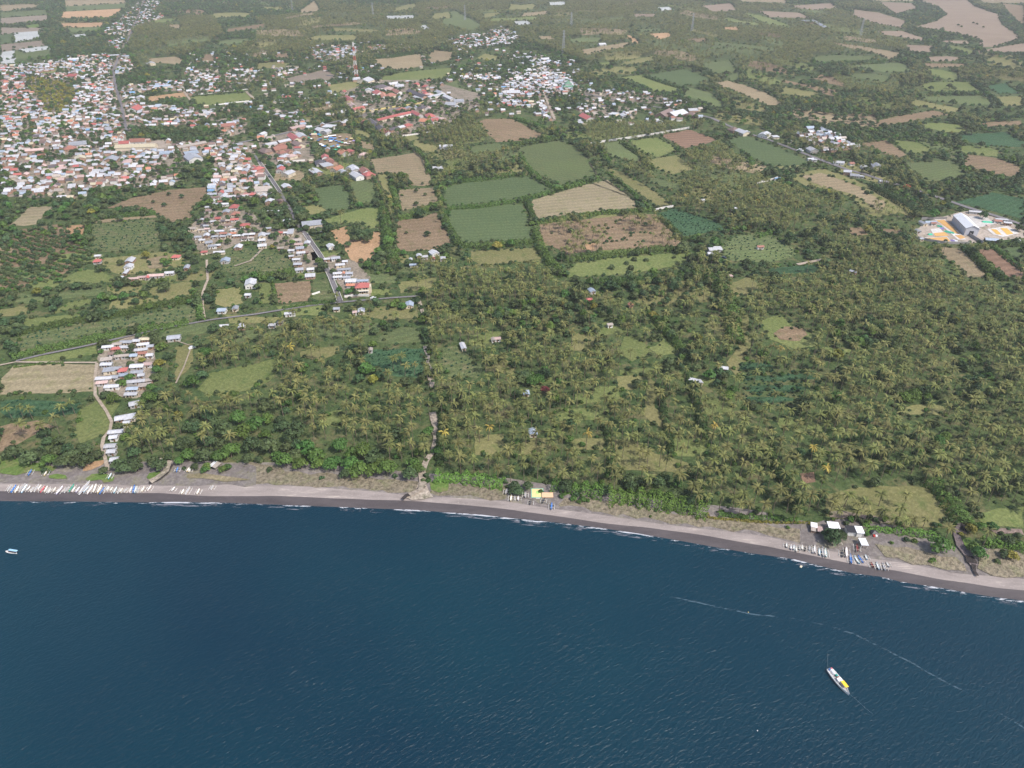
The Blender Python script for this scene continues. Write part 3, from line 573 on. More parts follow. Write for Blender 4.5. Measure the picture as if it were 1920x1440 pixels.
ROADS = [
 ([(478, 292), (487, 305), (525, 360), (545, 395), (555, 418), (572, 438), (604, 485), (620, 520), (638, 566)], 3.1, ROADM),
 ([(30, 678), (80, 666), (150, 652), (230, 634), (300, 618), (400, 600), (480, 590), (535, 581), (590, 573), (636, 568), (680, 564), (740, 559), (785, 556)], 2.2, ROADM),
 ([(1980, 442), (1920, 423), (1852, 401), (1815, 390), (1795, 383), (1715, 356), (1665, 342), (1620, 327), (1590, 319), (1540, 301), (1440, 262), (1400, 250), (1370, 238), (1335, 222), (1290, 211), (1230, 201), (1165, 190), (1100, 177), (1030, 181), (960, 185), (905, 187), (815, 196), (755, 202), (680, 217), (640, 226), (592, 238), (480, 262), (400, 278)], 5.6, ROADM),
 ([(272, -5), (262, 25), (244, 66), (232, 92), (222, 110), (212, 134), (218, 165), (228, 200), (238, 248)], 4.2, ROADM),
 ([(388, 488), (390, 525), (380, 552), (380, 575), (383, 597)], 2.2, TRACKM),
 ([(182, 682), (179, 707), (179, 742), (200, 772), (210, 792), (207, 807), (195, 822), (192, 837), (197, 857), (203, 884)], 2.0, TRACKM),
 ([(-20, 690), (30, 680), (120, 681), (182, 681)], 1.8, TRACKM), ([(330, 640), (360, 650), (345, 690), (330, 720)], .9, TRACKM),
 ([(440, 500), (470, 490), (490, 470), (500, 462)], 2.0, TRACKM), ([(1495, 497), (1530, 490), (1550, 486)], 4, TRACKM),
 ([(480, 312), (560, 302), (590, 298)], 4, TRACKM), ([(1020, 176), (1030, 200), (1040, 225)], 4, TRACKM), ([(345, 172), (362, 195)], 4, TRACKM), ([(462, 172), (478, 188)], 5, TRACKM),
]
for i, (pts, w, m) in enumerate(ROADS):
    o = strip('road' if m is ROADM else 'dirt_track', pts, w, m, LAND + .62 + .01 * i, wig=.25)
for side in (-1, 1):
    pts = [P(x, y) for x, y in ROADS[0][0][1:]]; W = wiggle(pts, 14, .1, False, 3); V = []; Fc = []
    for sub in range(2):
        seg = W[int(len(W) * (.0 if sub == 0 else .62)):int(len(W) * (.36 if sub == 0 else 1))]
        mb = MB()
        for i in range(len(seg) - 1):
            a, b = Vector(seg[i]), Vector(seg[i + 1]); d = (b - a).normalized(); nn = Vector((-d.y, d.x)) * side
            c = [a + nn * 1.8, a + nn * 2.3, b + nn * 2.3, b + nn * 1.8]
            z0, z1 = LAND, LAND + .95
            mb.face([(p.x, p.y, z1) for p in (c if side < 0 else c[::-1])][::-1] if side > 0 else [(p.x, p.y, z1) for p in c][::-1], KERB)
            mb.face([(c[0].x, c[0].y, z0), (c[3].x, c[3].y, z0), (c[3].x, c[3].y, z1), (c[0].x, c[0].y, z1)], KERB)
            mb.face([(c[1].x, c[1].y, z0), (c[2].x, c[2].y, z0), (c[2].x, c[2].y, z1), (c[1].x, c[1].y, z1)], KERB)
        o = ob('road_kerb', mb.mesh('road_kerb')); o['kind'] = 'structure'
for pts, w, m, nm in [
 ([(695, 305), (720, 367), (732, 400)], 3, DITCH, 'irrigation_ditch'), ([(785, 560), (792, 590), (800, 606)], 2.5, fm('gravel'), 'dry_stream_bed'),
 ([(799, 650), (802, 672), (806, 694), (810, 730)], 3.0, fm('gravel'), 'dry_stream_bed'), ([(811, 775), (816, 800), (815, 830), (812, 847), (799, 867), (791, 886), (794, 906), (788, 920), (768, 930)], 3.2, fm('gravel'), 'dry_stream_bed'),
 ([(794, 912), (780, 924), (762, 931), (755, 938)], 2.6, fm('black'), 'stream_mouth'), ([(300, 862), (318, 868), (312, 885), (295, 898), (282, 905)], 3, fm('gravel'), 'gully'), ([(322, 872), (314, 888), (300, 900), (280, 908)], 1.8, fm('black'), 'gully'),
 ([(1806, 985), (1792, 1002), (1800, 1025), (1815, 1045), (1826, 1062)], 4.2, fm('purple'), 'creek'), ([(1808, 990), (1803, 1000)], 4.2, fm('black'), 'creek'), ([(1816, 1044), (1822, 1058)], 3.4, fm('black'), 'creek'), ([(1824, 1060), (1826, 1072), (1832, 1082)], 1.4, fm('black'), 'creek'),
 ([(1098, 340), (1175, 368), (1240, 398)], 1.2, DITCH, 'irrigation_ditch'), ([(1105, 305), (1120, 330), (1160, 355), (1215, 385), (1230, 400)], 1.5, DITCH, 'irrigation_ditch'), ([(745, 255), (790, 298), (802, 325)], 1.8, DITCH, 'irrigation_ditch')]:
    strip(nm, pts, w, m, LAND + .78 + .01 * (int(pts[0][0]) % 7), wig=1.0)
    if w >= 3.0 and m is not DITCH:
        s = S(pts[0][1]); FIELDS.append([(x - w * s * .55, y) for x, y in pts] + [(x + w * s * .55, y) for x, y in pts[::-1]])

# ------------------------------------------------------------------ tree shapes (unit radius 1, base at 0)
def leaf_quads(C, Nn, size, rs):
    n = len(C); Nn = Nn / np.linalg.norm(Nn, axis=1, keepdims=True)
    t = np.cross(Nn, rs.normal(size=(n, 3))); t /= np.linalg.norm(t, axis=1, keepdims=True); b = np.cross(Nn, t)
    s = size * rs.uniform(.6, 1.3, (n, 1))
    V = np.stack([C - t * s - b * s * .7, C + t * s - b * s * .5, C + t * s * .8 + b * s * .8, C - t * s * .7 + b * s * .6], 1).reshape(-1, 3)
    return V, np.arange(4 * n).reshape(-1, 4)
def crown_mesh(name, mat, seed, nl=420, H=1.7, flat=.72, size=.13, lobes=8, low=.34):
    rs = np.random.default_rng(seed); V = []; Fc = []; k = 0
    L = [(0, 0, H - .75 * flat, .62)]
    for i in range(lobes):
        a = i * 2.399 + rs.uniform(-.4, .4); r = rs.uniform(.35, .68)
        L.append((r * math.cos(a), r * math.sin(a), low * H + rs.uniform(.15, .62) * flat + (.62 - r) * .5, rs.uniform(.30, .46)))
    w = np.array([l[3] ** 2 for l in L]); w /= w.sum()
    for (x, y, z, r), q in zip(L, w):
        m = max(8, int(nl * q)); d = rs.normal(size=(m, 3)); d /= np.linalg.norm(d, axis=1, keepdims=True); d[:, 2] = np.where(d[:, 2] < -.35, -d[:, 2], d[:, 2])
        C = np.array([x, y, z]) + d * r * rs.uniform(.82, 1.08, (m, 1)) * np.array([1, 1, flat + .1]); Nn = d + rs.normal(size=(m, 3)) * .45
        v, f = leaf_quads(C, Nn, size, rs); V.append(v); Fc.append(f + k); k += len(v)
    return mesh_np(name, np.concatenate(V), np.concatenate(Fc), mat)
def trunk_mesh(name, H=1.7, r=.07, limbs=4, seed=1):
    rs = random.Random(seed); mb = MB(); h = H * .38
    mb.bar((0, 0, -.02), (rs.uniform(-.05, .05), rs.uniform(-.05, .05), h), r, BARK, 6, r * .7)
    for i in range(limbs):
        a = i * 6.28 / limbs + rs.uniform(-.4, .4); mb.bar((0, 0, h * .8), (.4 * math.cos(a), .4 * math.sin(a), H * .62), r * .5, BARK, 4, r * .2)
    return mb.mesh(name)
def palm_crown(name, mat, seed, nf=19, L=4.2, H=11.0):
    rs = random.Random(seed); V = []; Fc = []
    for i in range(nf):
        a = i * 2.399 + rs.uniform(-.3, .3); up = rs.uniform(.95, 1.25) if i % 4 == 0 else rs.uniform(-.15, .75); ln = L * rs.uniform(.82, 1.08)
        k0 = len(V); x = 0; z = H; ang = up; seg = 4; dx, dy = math.cos(a), math.sin(a)
        for j in range(seg + 1):
            t = j / seg; wd = (.08, .34, .40, .28, .03)[j]; px, py = x * dx, x * dy; droop = .30 * wd
            V += [(px - dy * wd, py + dx * wd, z - droop), (px, py, z + .04), (px + dy * wd, py - dx * wd, z - droop)]
            if j:
                b = k0 + 3 * (j - 1); Fc += [(b, b + 1, b + 4, b + 3), (b + 1, b + 2, b + 5, b + 4)]
            x += math.cos(ang) * ln / seg; z += math.sin(ang) * ln / seg; ang -= rs.uniform(.38, .58)
    return V, Fc
def palm_mesh(name, mat, seed, nf=19, L=4.2, H=11.0, lean=.6, trunk=False):
    V, Fc = palm_crown(name, mat, seed, nf, L, H); V = [(x + lean, y, z) for x, y, z in V]; mi = [0] * len(Fc)
    if trunk:
        k = len(V); ring = 5
        for j, (xx, zz, rr) in enumerate(((0, 0, .22), (lean * .3, H * .5, .15), (lean, H, .13))):
            for q in range(ring): V.append((xx + rr * math.cos(q * 1.2566), rr * math.sin(q * 1.2566), zz))
            if j:
                for q in range(ring): Fc.append((k + (j - 1) * ring + q, k + (j - 1) * ring + (q + 1) % ring, k + j * ring + (q + 1) % ring, k + j * ring + q)); mi.append(1)
    return mesh_np(name, V, Fc, [mat, BARK] if trunk else [mat], mi)
def palm_trunk(name, H=11.0, lean=.6):
    mb = MB(); mb.bar((0, 0, 0), (lean * .3, 0, H * .5), .23, BARK, 6, .16); mb.bar((lean * .3, 0, H * .5 - .02), (lean, 0, H + .1), .16, BARK, 6, .13)
    for i in range(5): a = i * 1.2566; mb.bar((lean, 0, H - .1), (lean + .32 * math.cos(a), .32 * math.sin(a), H - .35), .14, BARK, 4, .1)
    return mb.mesh(name)
CR = {'green': [crown_mesh('crown', LEAF, s, 430) for s in (1, 2, 3, 4)], 'bright': [crown_mesh('crown', LEAFB, s, 520, size=.11) for s in (5, 6)], 'yellow': [crown_mesh('crown', LEAFY, 8, 380)], 'red': [crown_mesh('crown', LEAFR, 9, 380)]}
TR = [trunk_mesh('trunk', seed=s) for s in (1, 2)]
BU = {'green': [crown_mesh('foliage', LEAF, s, 220, H=1.15, low=.12, flat=.6, size=.17, lobes=5) for s in (11, 12, 13)], 'bright': [crown_mesh('foliage', LEAFB, 14, 240, H=1.15, low=.12, flat=.6, size=.16, lobes=5)]}
PC = [palm_mesh('crown', PALM, s, nf=nf, L=l) for s, nf, l in ((1, 22, 4.7), (2, 19, 4.3), (3, 25, 4.9), (4, 21, 4.5), (5, 23, 4.1))]; PCY = palm_mesh('crown', PALMY, 6)
PT = palm_trunk('trunk')

# ------------------------------------------------------------------ instancing for what is too many to hold as things
def scatter(name, protos, xy, rot, scl, idx, z, label):
    c = bpy.data.collections.new(name + '_kinds')
    for i, me in enumerate(protos):
        p = bpy.data.objects.new('%s_kind_%02d' % (name, i), me); c.objects.link(p)
    me = bpy.data.meshes.new(name); n = len(xy); me.vertices.add(n)
    zz = np.full(n, z, np.float32) if not hasattr(z, '__len__') else z
    me.vertices.foreach_set("co", np.column_stack([xy, zz]).astype(np.float32).ravel())
    a = me.attributes.new("rot", 'FLOAT_VECTOR', 'POINT'); rv = np.zeros((n, 3), np.float32); rv[:, 2] = rot; a.data.foreach_set("vector", rv.ravel())
    a = me.attributes.new("scl", 'FLOAT_VECTOR', 'POINT'); a.data.foreach_set("vector", np.asarray(scl, np.float32).ravel())
    a = me.attributes.new("idx", 'INT', 'POINT'); a.data.foreach_set("value", np.asarray(idx, np.int32))
    o = ob(name, me); g = bpy.data.node_groups.new(name, 'GeometryNodeTree')
    g.interface.new_socket("Geometry", in_out='INPUT', socket_type='NodeSocketGeometry'); g.interface.new_socket("Geometry", in_out='OUTPUT', socket_type='NodeSocketGeometry')
    gi = g.nodes.new("NodeGroupInput"); go = g.nodes.new("NodeGroupOutput"); ip = g.nodes.new("GeometryNodeInstanceOnPoints")
    ci = g.nodes.new("GeometryNodeCollectionInfo"); ci.inputs[0].default_value = c; ci.inputs["Separate Children"].default_value = True; ci.inputs["Reset Children"].default_value = True
    def attr(nm, ty):
        q = g.nodes.new("GeometryNodeInputNamedAttribute"); q.data_type = ty; q.inputs["Name"].default_value = nm; return q.outputs["Attribute"]
    g.links.new(gi.outputs[0], ip.inputs["Points"]); g.links.new(ci.outputs[0], ip.inputs["Instance"]); ip.inputs["Pick Instance"].default_value = True
    g.links.new(attr("idx", 'INT'), ip.inputs["Instance Index"]); g.links.new(attr("rot", 'FLOAT_VECTOR'), ip.inputs["Rotation"]); g.links.new(attr("scl", 'FLOAT_VECTOR'), ip.inputs["Scale"])
    g.links.new(ip.outputs[0], go.inputs[0]); md = o.modifiers.new("scatter", 'NODES'); md.node_group = g
    o['kind'] = 'stuff'; o['label'] = label; return o

# ------------------------------------------------------------------ where things grow
PALMZ = [
 [(800, 575), (872, 482), (1010, 490), (1060, 530), (1180, 560), (1290, 600), (1380, 575), (1420, 520), (1560, 500), (1600, 478), (1560, 435), (1440, 432), (1350, 405), (1262, 385), (1215, 350), (1165, 310), (1110, 262), (1290, 245), (1350, 265), (1400, 300), (1440, 335), (1500, 352), (1590, 375), (1640, 412), (1720, 440), (1770, 500), (1840, 530), (1925, 560), (1990, 700), (1990, 960), (1820, 965), (1780, 915), (1740, 912), (1560, 930), (1545, 980), (1340, 958), (1300, 893), (1160, 893), (1040, 900), (960, 905), (830, 888), (815, 800)],
 [(375, 690), (375, 620), (440, 602), (560, 600), (780, 585), (800, 650), (690, 652), (655, 640), (560, 650), (450, 680)],
 [(220, 760), (330, 738), (500, 738), (540, 690), (640, 690), (700, 715), (800, 722), (815, 860), (775, 888), (740, 850), (620, 828), (500, 828), (400, 845), (330, 845), (250, 828)],
 [(770, 482), (860, 482), (880, 560), (790, 560)], [(788, 236), (895, 228), (930, 272), (905, 300), (840, 302), (800, 280)],
 [(1012, 415), (1080, 400), (1170, 398), (1235, 398), (1278, 452), (1270, 462), (1120, 468), (1060, 475), (1012, 448)],
 [(1090, 226), (1330, 225), (1290, 242), (1110, 268)],
 [(480, 30), (700, 15), (960, -20), (1440, 10), (1560, 16), (1700, 40), (1700, 90), (1560, 105), (1440, 130), (1300, 125), (1200, 115), (1100, 112), (960, 62), (800, 85), (690, 70), (560, 88), (480, 100)],
 [(245, 30), (400, 28), (420, 60), (350, 100), (262, 125), (245, 90)], [(1560, 138), (1690, 140), (1680, 172), (1580, 165)], [(70, 680), (182, 684), (182, 770), (110, 810), (30, 850), (0, 840), (0, 775), (100, 745)],
 [(1480, 395), (1600, 360), (1720, 420), (1650, 430), (1560, 420)], [(1820, 960), (1990, 930), (1990, 1010), (1850, 1000)],
]
BROAD = [
 [(800, 565), (860, 545), (960, 560), (1060, 545), (1120, 560), (1190, 600), (1130, 650), (1050, 620), (900, 600)], [(1210, 578), (1300, 660), (1380, 640), (1375, 740), (1290, 700), (1240, 690)], [(1560, 600), (1650, 590), (1680, 640), (1570, 650)], [(1680, 720), (1760, 725), (1760, 755), (1690, 760)],
 [(330, 770), (460, 780), (520, 850), (400, 865), (330, 830)], [(250, 700), (330, 720), (360, 760), (260, 770), (225, 740)], [(1270, 870), (1330, 890), (1340, 935), (1300, 940)], [(1140, 882), (1290, 890), (1300, 935), (1170, 925)], [(690, 600), (750, 600), (740, 640), (690, 650)],
 [(1600, 395), (1700, 440), (1720, 470), (1640, 450), (1560, 420)], [(960, 700), (1040, 690), (1030, 735), (980, 730)], [(1330, 380), (1420, 420), (1400, 440), (1340, 410)], [(480, 760), (560, 740), (560, 830), (480, 850)], [(1780, 580), (1850, 660), (1880, 760), (1830, 740), (1790, 660)],
]
def anypoly(px, py, polys):
    r = np.zeros(px.shape, bool)
    for q in polys: r |= inpoly(px, py, q)
    return r
ROADSEG = [(np.array([P(*p) for p in pts]), w) for pts, w, m in ROADS]
def nearroad(x, y, extra=3.5):
    r = np.zeros(x.shape, bool)
    for W, w in ROADSEG:
        lim = w / 2 + extra
        for a, b in zip(W[:-1], W[1:]):
            d = b - a; l2 = d @ d; t = np.clip(((x - a[0]) * d[0] + (y - a[1]) * d[1]) / l2, 0, 1)
            r |= (x - a[0] - t * d[0]) ** 2 + (y - a[1] - t * d[1]) ** 2 < lim * lim
    return r
def cand(sp, rot, jit, y0=215, y1=3500, seed=0, sp2=None):
    rs = np.random.default_rng(seed); sp2 = sp2 or sp; Rm = 4800
    u = np.arange(-Rm, Rm, sp); v = np.arange(-Rm, Rm, sp2); U, W = np.meshgrid(u, v); U = U.ravel(); W = W.ravel()
    c, s = math.cos(R(rot)), math.sin(R(rot)); x = U * c - W * s; y = U * s + W * c
    k = (y > y0) & (y < y1) & (np.abs(x) < .80 * y + 150); x, y = x[k], y[k]
    x = x + rs.normal(0, jit, x.shape); y = y + rs.normal(0, jit, y.shape)
    k = y > np.interp(x, xs, yd) + 9; return x[k], y[k], rs
SCRUBZ = [f for f in FIELDS[:6]]
CLEAR = FIELDS
TOWNP = [q for d, q in TOWN] + [[(183, 655), (245, 630), (290, 632), (292, 700), (270, 745), (235, 745), (185, 740)], [(355, 430), (380, 395), (470, 395), (500, 430), (560, 430), (585, 450), (600, 500), (560, 510), (545, 470), (460, 450), (400, 478), (370, 468)], [(605, 485), (625, 478), (665, 490), (695, 520), (695, 555), (650, 560), (632, 530)], [(640, 175), (700, 150), (800, 150), (900, 175), (900, 200), (835, 235), (740, 262), (680, 220)], [(485, 262), (560, 240), (600, 290), (570, 305), (515, 310), (490, 290)]]
HOUSEPX = []   # filled by the buildings so nothing grows through them

# ------------------------------------------------------------------ building list (centre x, y, width, height in survey pixels, roof, yaw)
B_ = []
def grp(ox, oy, k, items, cl):
    for t in items:
        x, y, w, h, c = t[:5]; yaw = t[5] if len(t) > 5 else None
        B_.append((ox + x / k, oy + y / k, w / k, h / k, c, yaw, cl))
grp(0, 600, 4, [(812, 200, 80, 36, 'white'), (880, 180, 62, 32, 'tan'), (948, 165, 84, 36, 'grey'), (1025, 155, 52, 40, 'white'), (1092, 143, 84, 38, 'cream'), (870, 213, 62, 28, 'red'), (935, 203, 72, 36, 'white'), (1075, 182, 84, 34, 'white'), (1060, 222, 90, 36, 'white'), (1128, 196, 44, 28, 'grey'), (1070, 248, 66, 18, 'rust'), (1125, 262, 44, 40, 'white'), (870, 248, 96, 28, 'brown'), (915, 268, 100, 24, 'tan'), (1005, 265, 50, 44, 'blue grey'), (798, 298, 76, 32, 'tan'), (800, 332, 80, 40, 'white'), (885, 362, 50, 38, 'grey'), (820, 377, 80, 50, 'grey'), (920, 375, 60, 52, 'red'), (1030, 345, 96, 50, 'white'), (1110, 330, 60, 46, 'pink'), (1030, 390, 86, 34, 'grey'), (1060, 412, 44, 36, 'white'), (780, 437, 112, 38, 'white'), (858, 428, 58, 38, 'grey'), (930, 412, 56, 38, 'blue grey'), (768, 468, 76, 30, 'pink'), (840, 497, 102, 36, 'white'), (1018, 460, 132, 44, 'white'), (995, 515, 80, 36, 'blue grey'), (1085, 492, 84, 44, 'tan'), (985, 555, 88, 28, 'white'), (1118, 450, 44, 34, 'tan')], 'the beach village')
grp(0, 600, 4, [(1015, 625, 80, 58, 'white', 25), (905, 735, 72, 60, 'white', 20), (975, 730, 72, 60, 'white', 20), (950, 772, 44, 28, 'white'), (870, 838, 100, 40, 'white'), (852, 878, 52, 22, 'white'), (828, 945, 76, 30, 'white'), (838, 985, 58, 42, 'white'), (857, 1046, 50, 20, 'white')], 'the beach track')
grp(0, 600, 4, [(1305, 130, 90, 52, 'grey', 12), (1680, 45, 62, 40, 'white'), (1815, 45, 46, 50, 'white'), (628, 962, 32, 18, 'white')], 'the coast road bend')
grp(480, 300, 4, [(45, 562, 46, 42, 'white'), (46, 600, 50, 34, 'white'), (48, 640, 60, 38, 'white'), (88, 512, 50, 26, 'grey'), (86, 555, 40, 30, 'grey'), (260, 540, 42, 54, 'white', 100), (180, 545, 36, 22, 'red'), (225, 545, 30, 24, 'white'), (230, 460, 50, 36, 'white'), (310, 600, 58, 36, 'tan'), (320, 632, 56, 30, 'pink'), (330, 663, 56, 34, 'grey'), (338, 695, 60, 34, 'white'), (385, 620, 40, 36, 'white'), (265, 678, 44, 30, 'white'), (303, 745, 56, 28, 'white'), (315, 780, 60, 34, 'grey'), (325, 820, 56, 38, 'grey'), (410, 818, 50, 36, 'white'), (408, 865, 70, 46, 'white'), (265, 720, 34, 18, 'white'), (380, 692, 34, 26, 'brown'), (185, 660, 46, 28, 'tan'), (130, 385, 90, 26, 'white'), (105, 315, 60, 36, 'white'), (175, 305, 50, 30, 'brown'), (55, 225, 120, 50, 'tan'), (228, 190, 46, 22, 'white'), (240, 95, 44, 32, 'white'), (120, 1238, 50, 36, 'white'), (182, 1215, 44, 26, 'dark'), (255, 1150, 76, 32, 'white')], 'the straight sealed road')
grp(480, 300, 4, [(560, 645, 50, 40, 'white', 30), (597, 735, 64, 36, 'grey', 15), (532, 742, 42, 30, 'white'), (632, 785, 66, 34, 'white'), (668, 760, 38, 28, 'white'), (660, 820, 96, 28, 'grey'), (612, 850, 62, 34, 'white'), (612, 877, 62, 28, 'white'), (655, 850, 26, 30, 'orange'), (700, 850, 50, 34, 'grey'), (680, 878, 54, 32, 'grey'), (715, 905, 76, 46, 'white', 0), (800, 905, 84, 34, 'blue grey'), (735, 937, 112, 20, 'orange'), (822, 932, 44, 26, 'orange'), (420, 482, 146, 52, 'grey', 18), (470, 515, 50, 36, 'dark')], 'the road junction')
B_.append((680, 543, 24, 18, 'red', 10, 'VILLA'))
grp(480, 300, 4, [(1335, 695, 58, 44, 'white', 30), (1222, 715, 34, 34, 'white'), (1264, 724, 46, 34, 'white'), (1400, 738, 38, 34, 'white'), (1185, 785, 66, 30, 'blue grey'), (1160, 745, 22, 26, 'white'), (1328, 740, 24, 18, 'red'), (1152, 1082, 56, 52, 'blue grey'), (790, 1130, 46, 46, 'white'), (740, 1140, 28, 26, 'pink'), (605, 1115, 44, 26, 'grey')], 'the palm grove edge')
grp(480, 300, 4, [(1365, 65, 78, 30, 'white', 8), (1425, -100, 100, 28, 'white', 8)], 'the tree lined field')
grp(0, 300, 4, [(975, 752, 56, 50, 'white', 95), (965, 797, 56, 44, 'white', 95), (985, 890, 108, 28, 'pink', 8), (1068, 878, 60, 34, 'pink', 8), (1105, 880, 26, 36, 'red'), (1170, 865, 118, 38, 'pink', 8), (1272, 845, 64, 36, 'white', 8), (730, 757, 52, 38, 'red'), (735, 718, 42, 20, 'white'), (1320, 725, 58, 38, 'red'), (1402, 803, 34, 44, 'grey', 100), (910, 882, 20, 24, 'white'), (945, 840, 26, 50, 'white', 95)], 'the orchard school')
grp(0, 300, 4, [(1645, 690, 80, 28, 'white', 8), (1788, 650, 50, 42, 'white'), (1690, 752, 62, 44, 'blue grey'), (1882, 930, 76, 60, 'white'), (1860, 1010, 40, 36, 'white'), (1665, 1125, 60, 46, 'blue grey'), (1765, 1110, 38, 44, 'grey', 95)], 'the footpath')
grp(960, 300, 4, [(1520, 668, 100, 40, 'white', 8), (1490, 700, 50, 34, 'white'), (1536, 655, 50, 24, 'white'), (598, 978, 42, 44, 'blue grey', 110), (580, 1045, 44, 26, 'red', 5), (890, 1085, 30, 20, 'orange'), (1862, 650, 48, 26, 'rust'), (1665, 362, 42, 16, 'white'), (1425, 300, 36, 12, 'white'), (1645, 240, 20, 12, 'white'), (1638, 868, 26, 20, 'pink')], 'the middle groves')
grp(480, 600, 3.6, [(1397, 176, 30, 74, 'white', 105), (1630, 125, 38, 28, 'pink'), (1602, 130, 20, 22, 'tan'), (110, 33, 38, 24, 'white'), (772, 200, 14, 24, 'tan')], 'the palm clearings')
grp(960, 600, 3.6, [(96, 490, 36, 50, 'blue grey', 95), (141, 757, 50, 58, 'blue grey', 95), (1225, 405, 50, 38, 'white', -30), (1268, 418, 24, 18, 'white'), (1434, 325, 44, 22, 'white', -15), (660, 30, 34, 24, 'tan')], 'the coconut grove')
grp(340, 360, 12, [(700, 50, 200, 90, 'grey'), (960, 80, 110, 130, 'white', 95), (1130, 100, 200, 90, 'white'), (1320, 100, 140, 80, 'dark'), (1450, 50, 120, 80, 'red'), (1600, 50, 130, 90, 'red'), (780, 120, 140, 60, 'brown'), (680, 200, 150, 80, 'white'), (870, 220, 90, 60, 'rust'), (780, 270, 100, 70, 'grey'), (610, 340, 130, 60, 'white'), (590, 420, 170, 80, 'brown'), (990, 270, 140, 80, 'white'), (1190, 345, 180, 120, 'red'), (1010, 440, 140, 110, 'grey'), (1215, 490, 170, 110, 'rust'), (1200, 620, 170, 84, 'red'), (830, 595, 120, 90, 'red', 95), (720, 660, 120, 80, 'white'), (1050, 640, 90, 80, 'tan'), (940, 650, 90, 50, 'dark'), (1050, 745, 140, 80, 'brown'), (1430, 745, 220, 100, 'red'), (250, 820, 180, 100, 'tan'), (440, 850, 120, 80, 'tan'), (570, 830, 120, 70, 'pink'), (800, 880, 320, 70, 'white', 6), (950, 930, 150, 80, 'rust'), (940, 995, 120, 60, 'grey'), (1170, 850, 110, 80, 'white'), (1170, 930, 130, 70, 'orange'), (1245, 980, 160, 80, 'white', 8), (1075, 970, 80, 90, 'grey'), (1378, 980, 60, 50, 'white'), (1462, 955, 120, 90, 'white'), (1600, 945, 116, 90, 'white'), (1560, 1030, 120, 60, 'tan'), (1400, 1040, 120, 50, 'brown'), (380, 1010, 140, 90, 'grey'), (570, 970, 120, 110, 'white'), (470, 1080, 120, 80, 'white'), (760, 1000, 140, 80, 'grey'), (620, 1130, 150, 110, 'grey', 20), (700, 1220, 180, 80, 'grey', 10), (820, 1195, 120, 90, 'white'), (510, 1350, 140, 70, 'red'), (560, 580, 90, 60, 'brown'), (460, 620, 70, 70, 'white'), (490, 740, 100, 60, 'dark'), (560, 760, 110, 60, 'grey'), (1500, 60, 300, 40, 'pink')], 'the lower village')
# outlying farm roofs beside the highway
grp(1440, 0, 4, [(310, 965, 60, 26, 'blue grey'), (330, 1128, 64, 34, 'white'), (158, 1056, 30, 22, 'white'), (55, 1025, 44, 26, 'white'), (530, 1218, 76, 28, 'white', -15), (625, 1226, 36, 24, 'rust'), (728, 1254, 50, 30, 'white'), (815, 1254, 68, 40, 'grey', -12), (318, 1190, 46, 18, 'white'), (345, 1200, 40, 14, 'white')], 'the highway')
grp(1440, 300, 4, [(595, 95, 54, 32, 'white', -22), (650, 115, 66, 30, 'grey', -22), (702, 122, 36, 16, 'white', -22), (845, 158, 26, 14, 'white'), (78, 138, 60, 22, 'blue'), (640, 836, 46, 26, 'grey', -40)], 'the highway')
grp(1700, 380, 8.727, [(385, 320, 176, 70, 'blue grey', 0), (270, 330, 70, 84, 'grey', 100), (435, 335, 84, 44, 'rust'), (185, 460, 70, 70, 'grey', 95), (235, 590, 60, 44, 'grey'), (1130, 150, 200, 60, 'white', -18), (1490, 300, 110, 60, 'rust', -18), (1550, 275, 180, 44, 'white', -18), (1655, 335, 110, 50, 'white', -18), (1385, 605, 190, 80, 'blue grey', -15), (1815, 620, 60, 40, 'white')], 'the grain drying yard')
grp(480, 230, 8, [(1280, 480, 20, 20, 'white')], 'the market')
def grpL(ox, oy, k, items, cl):
    for x0, y0, x1, y1, wm, c in items:
        B_.append(((ox + x0 / k, oy + y0 / k), (ox + x1 / k, oy + y1 / k), wm, None, c, None, cl))
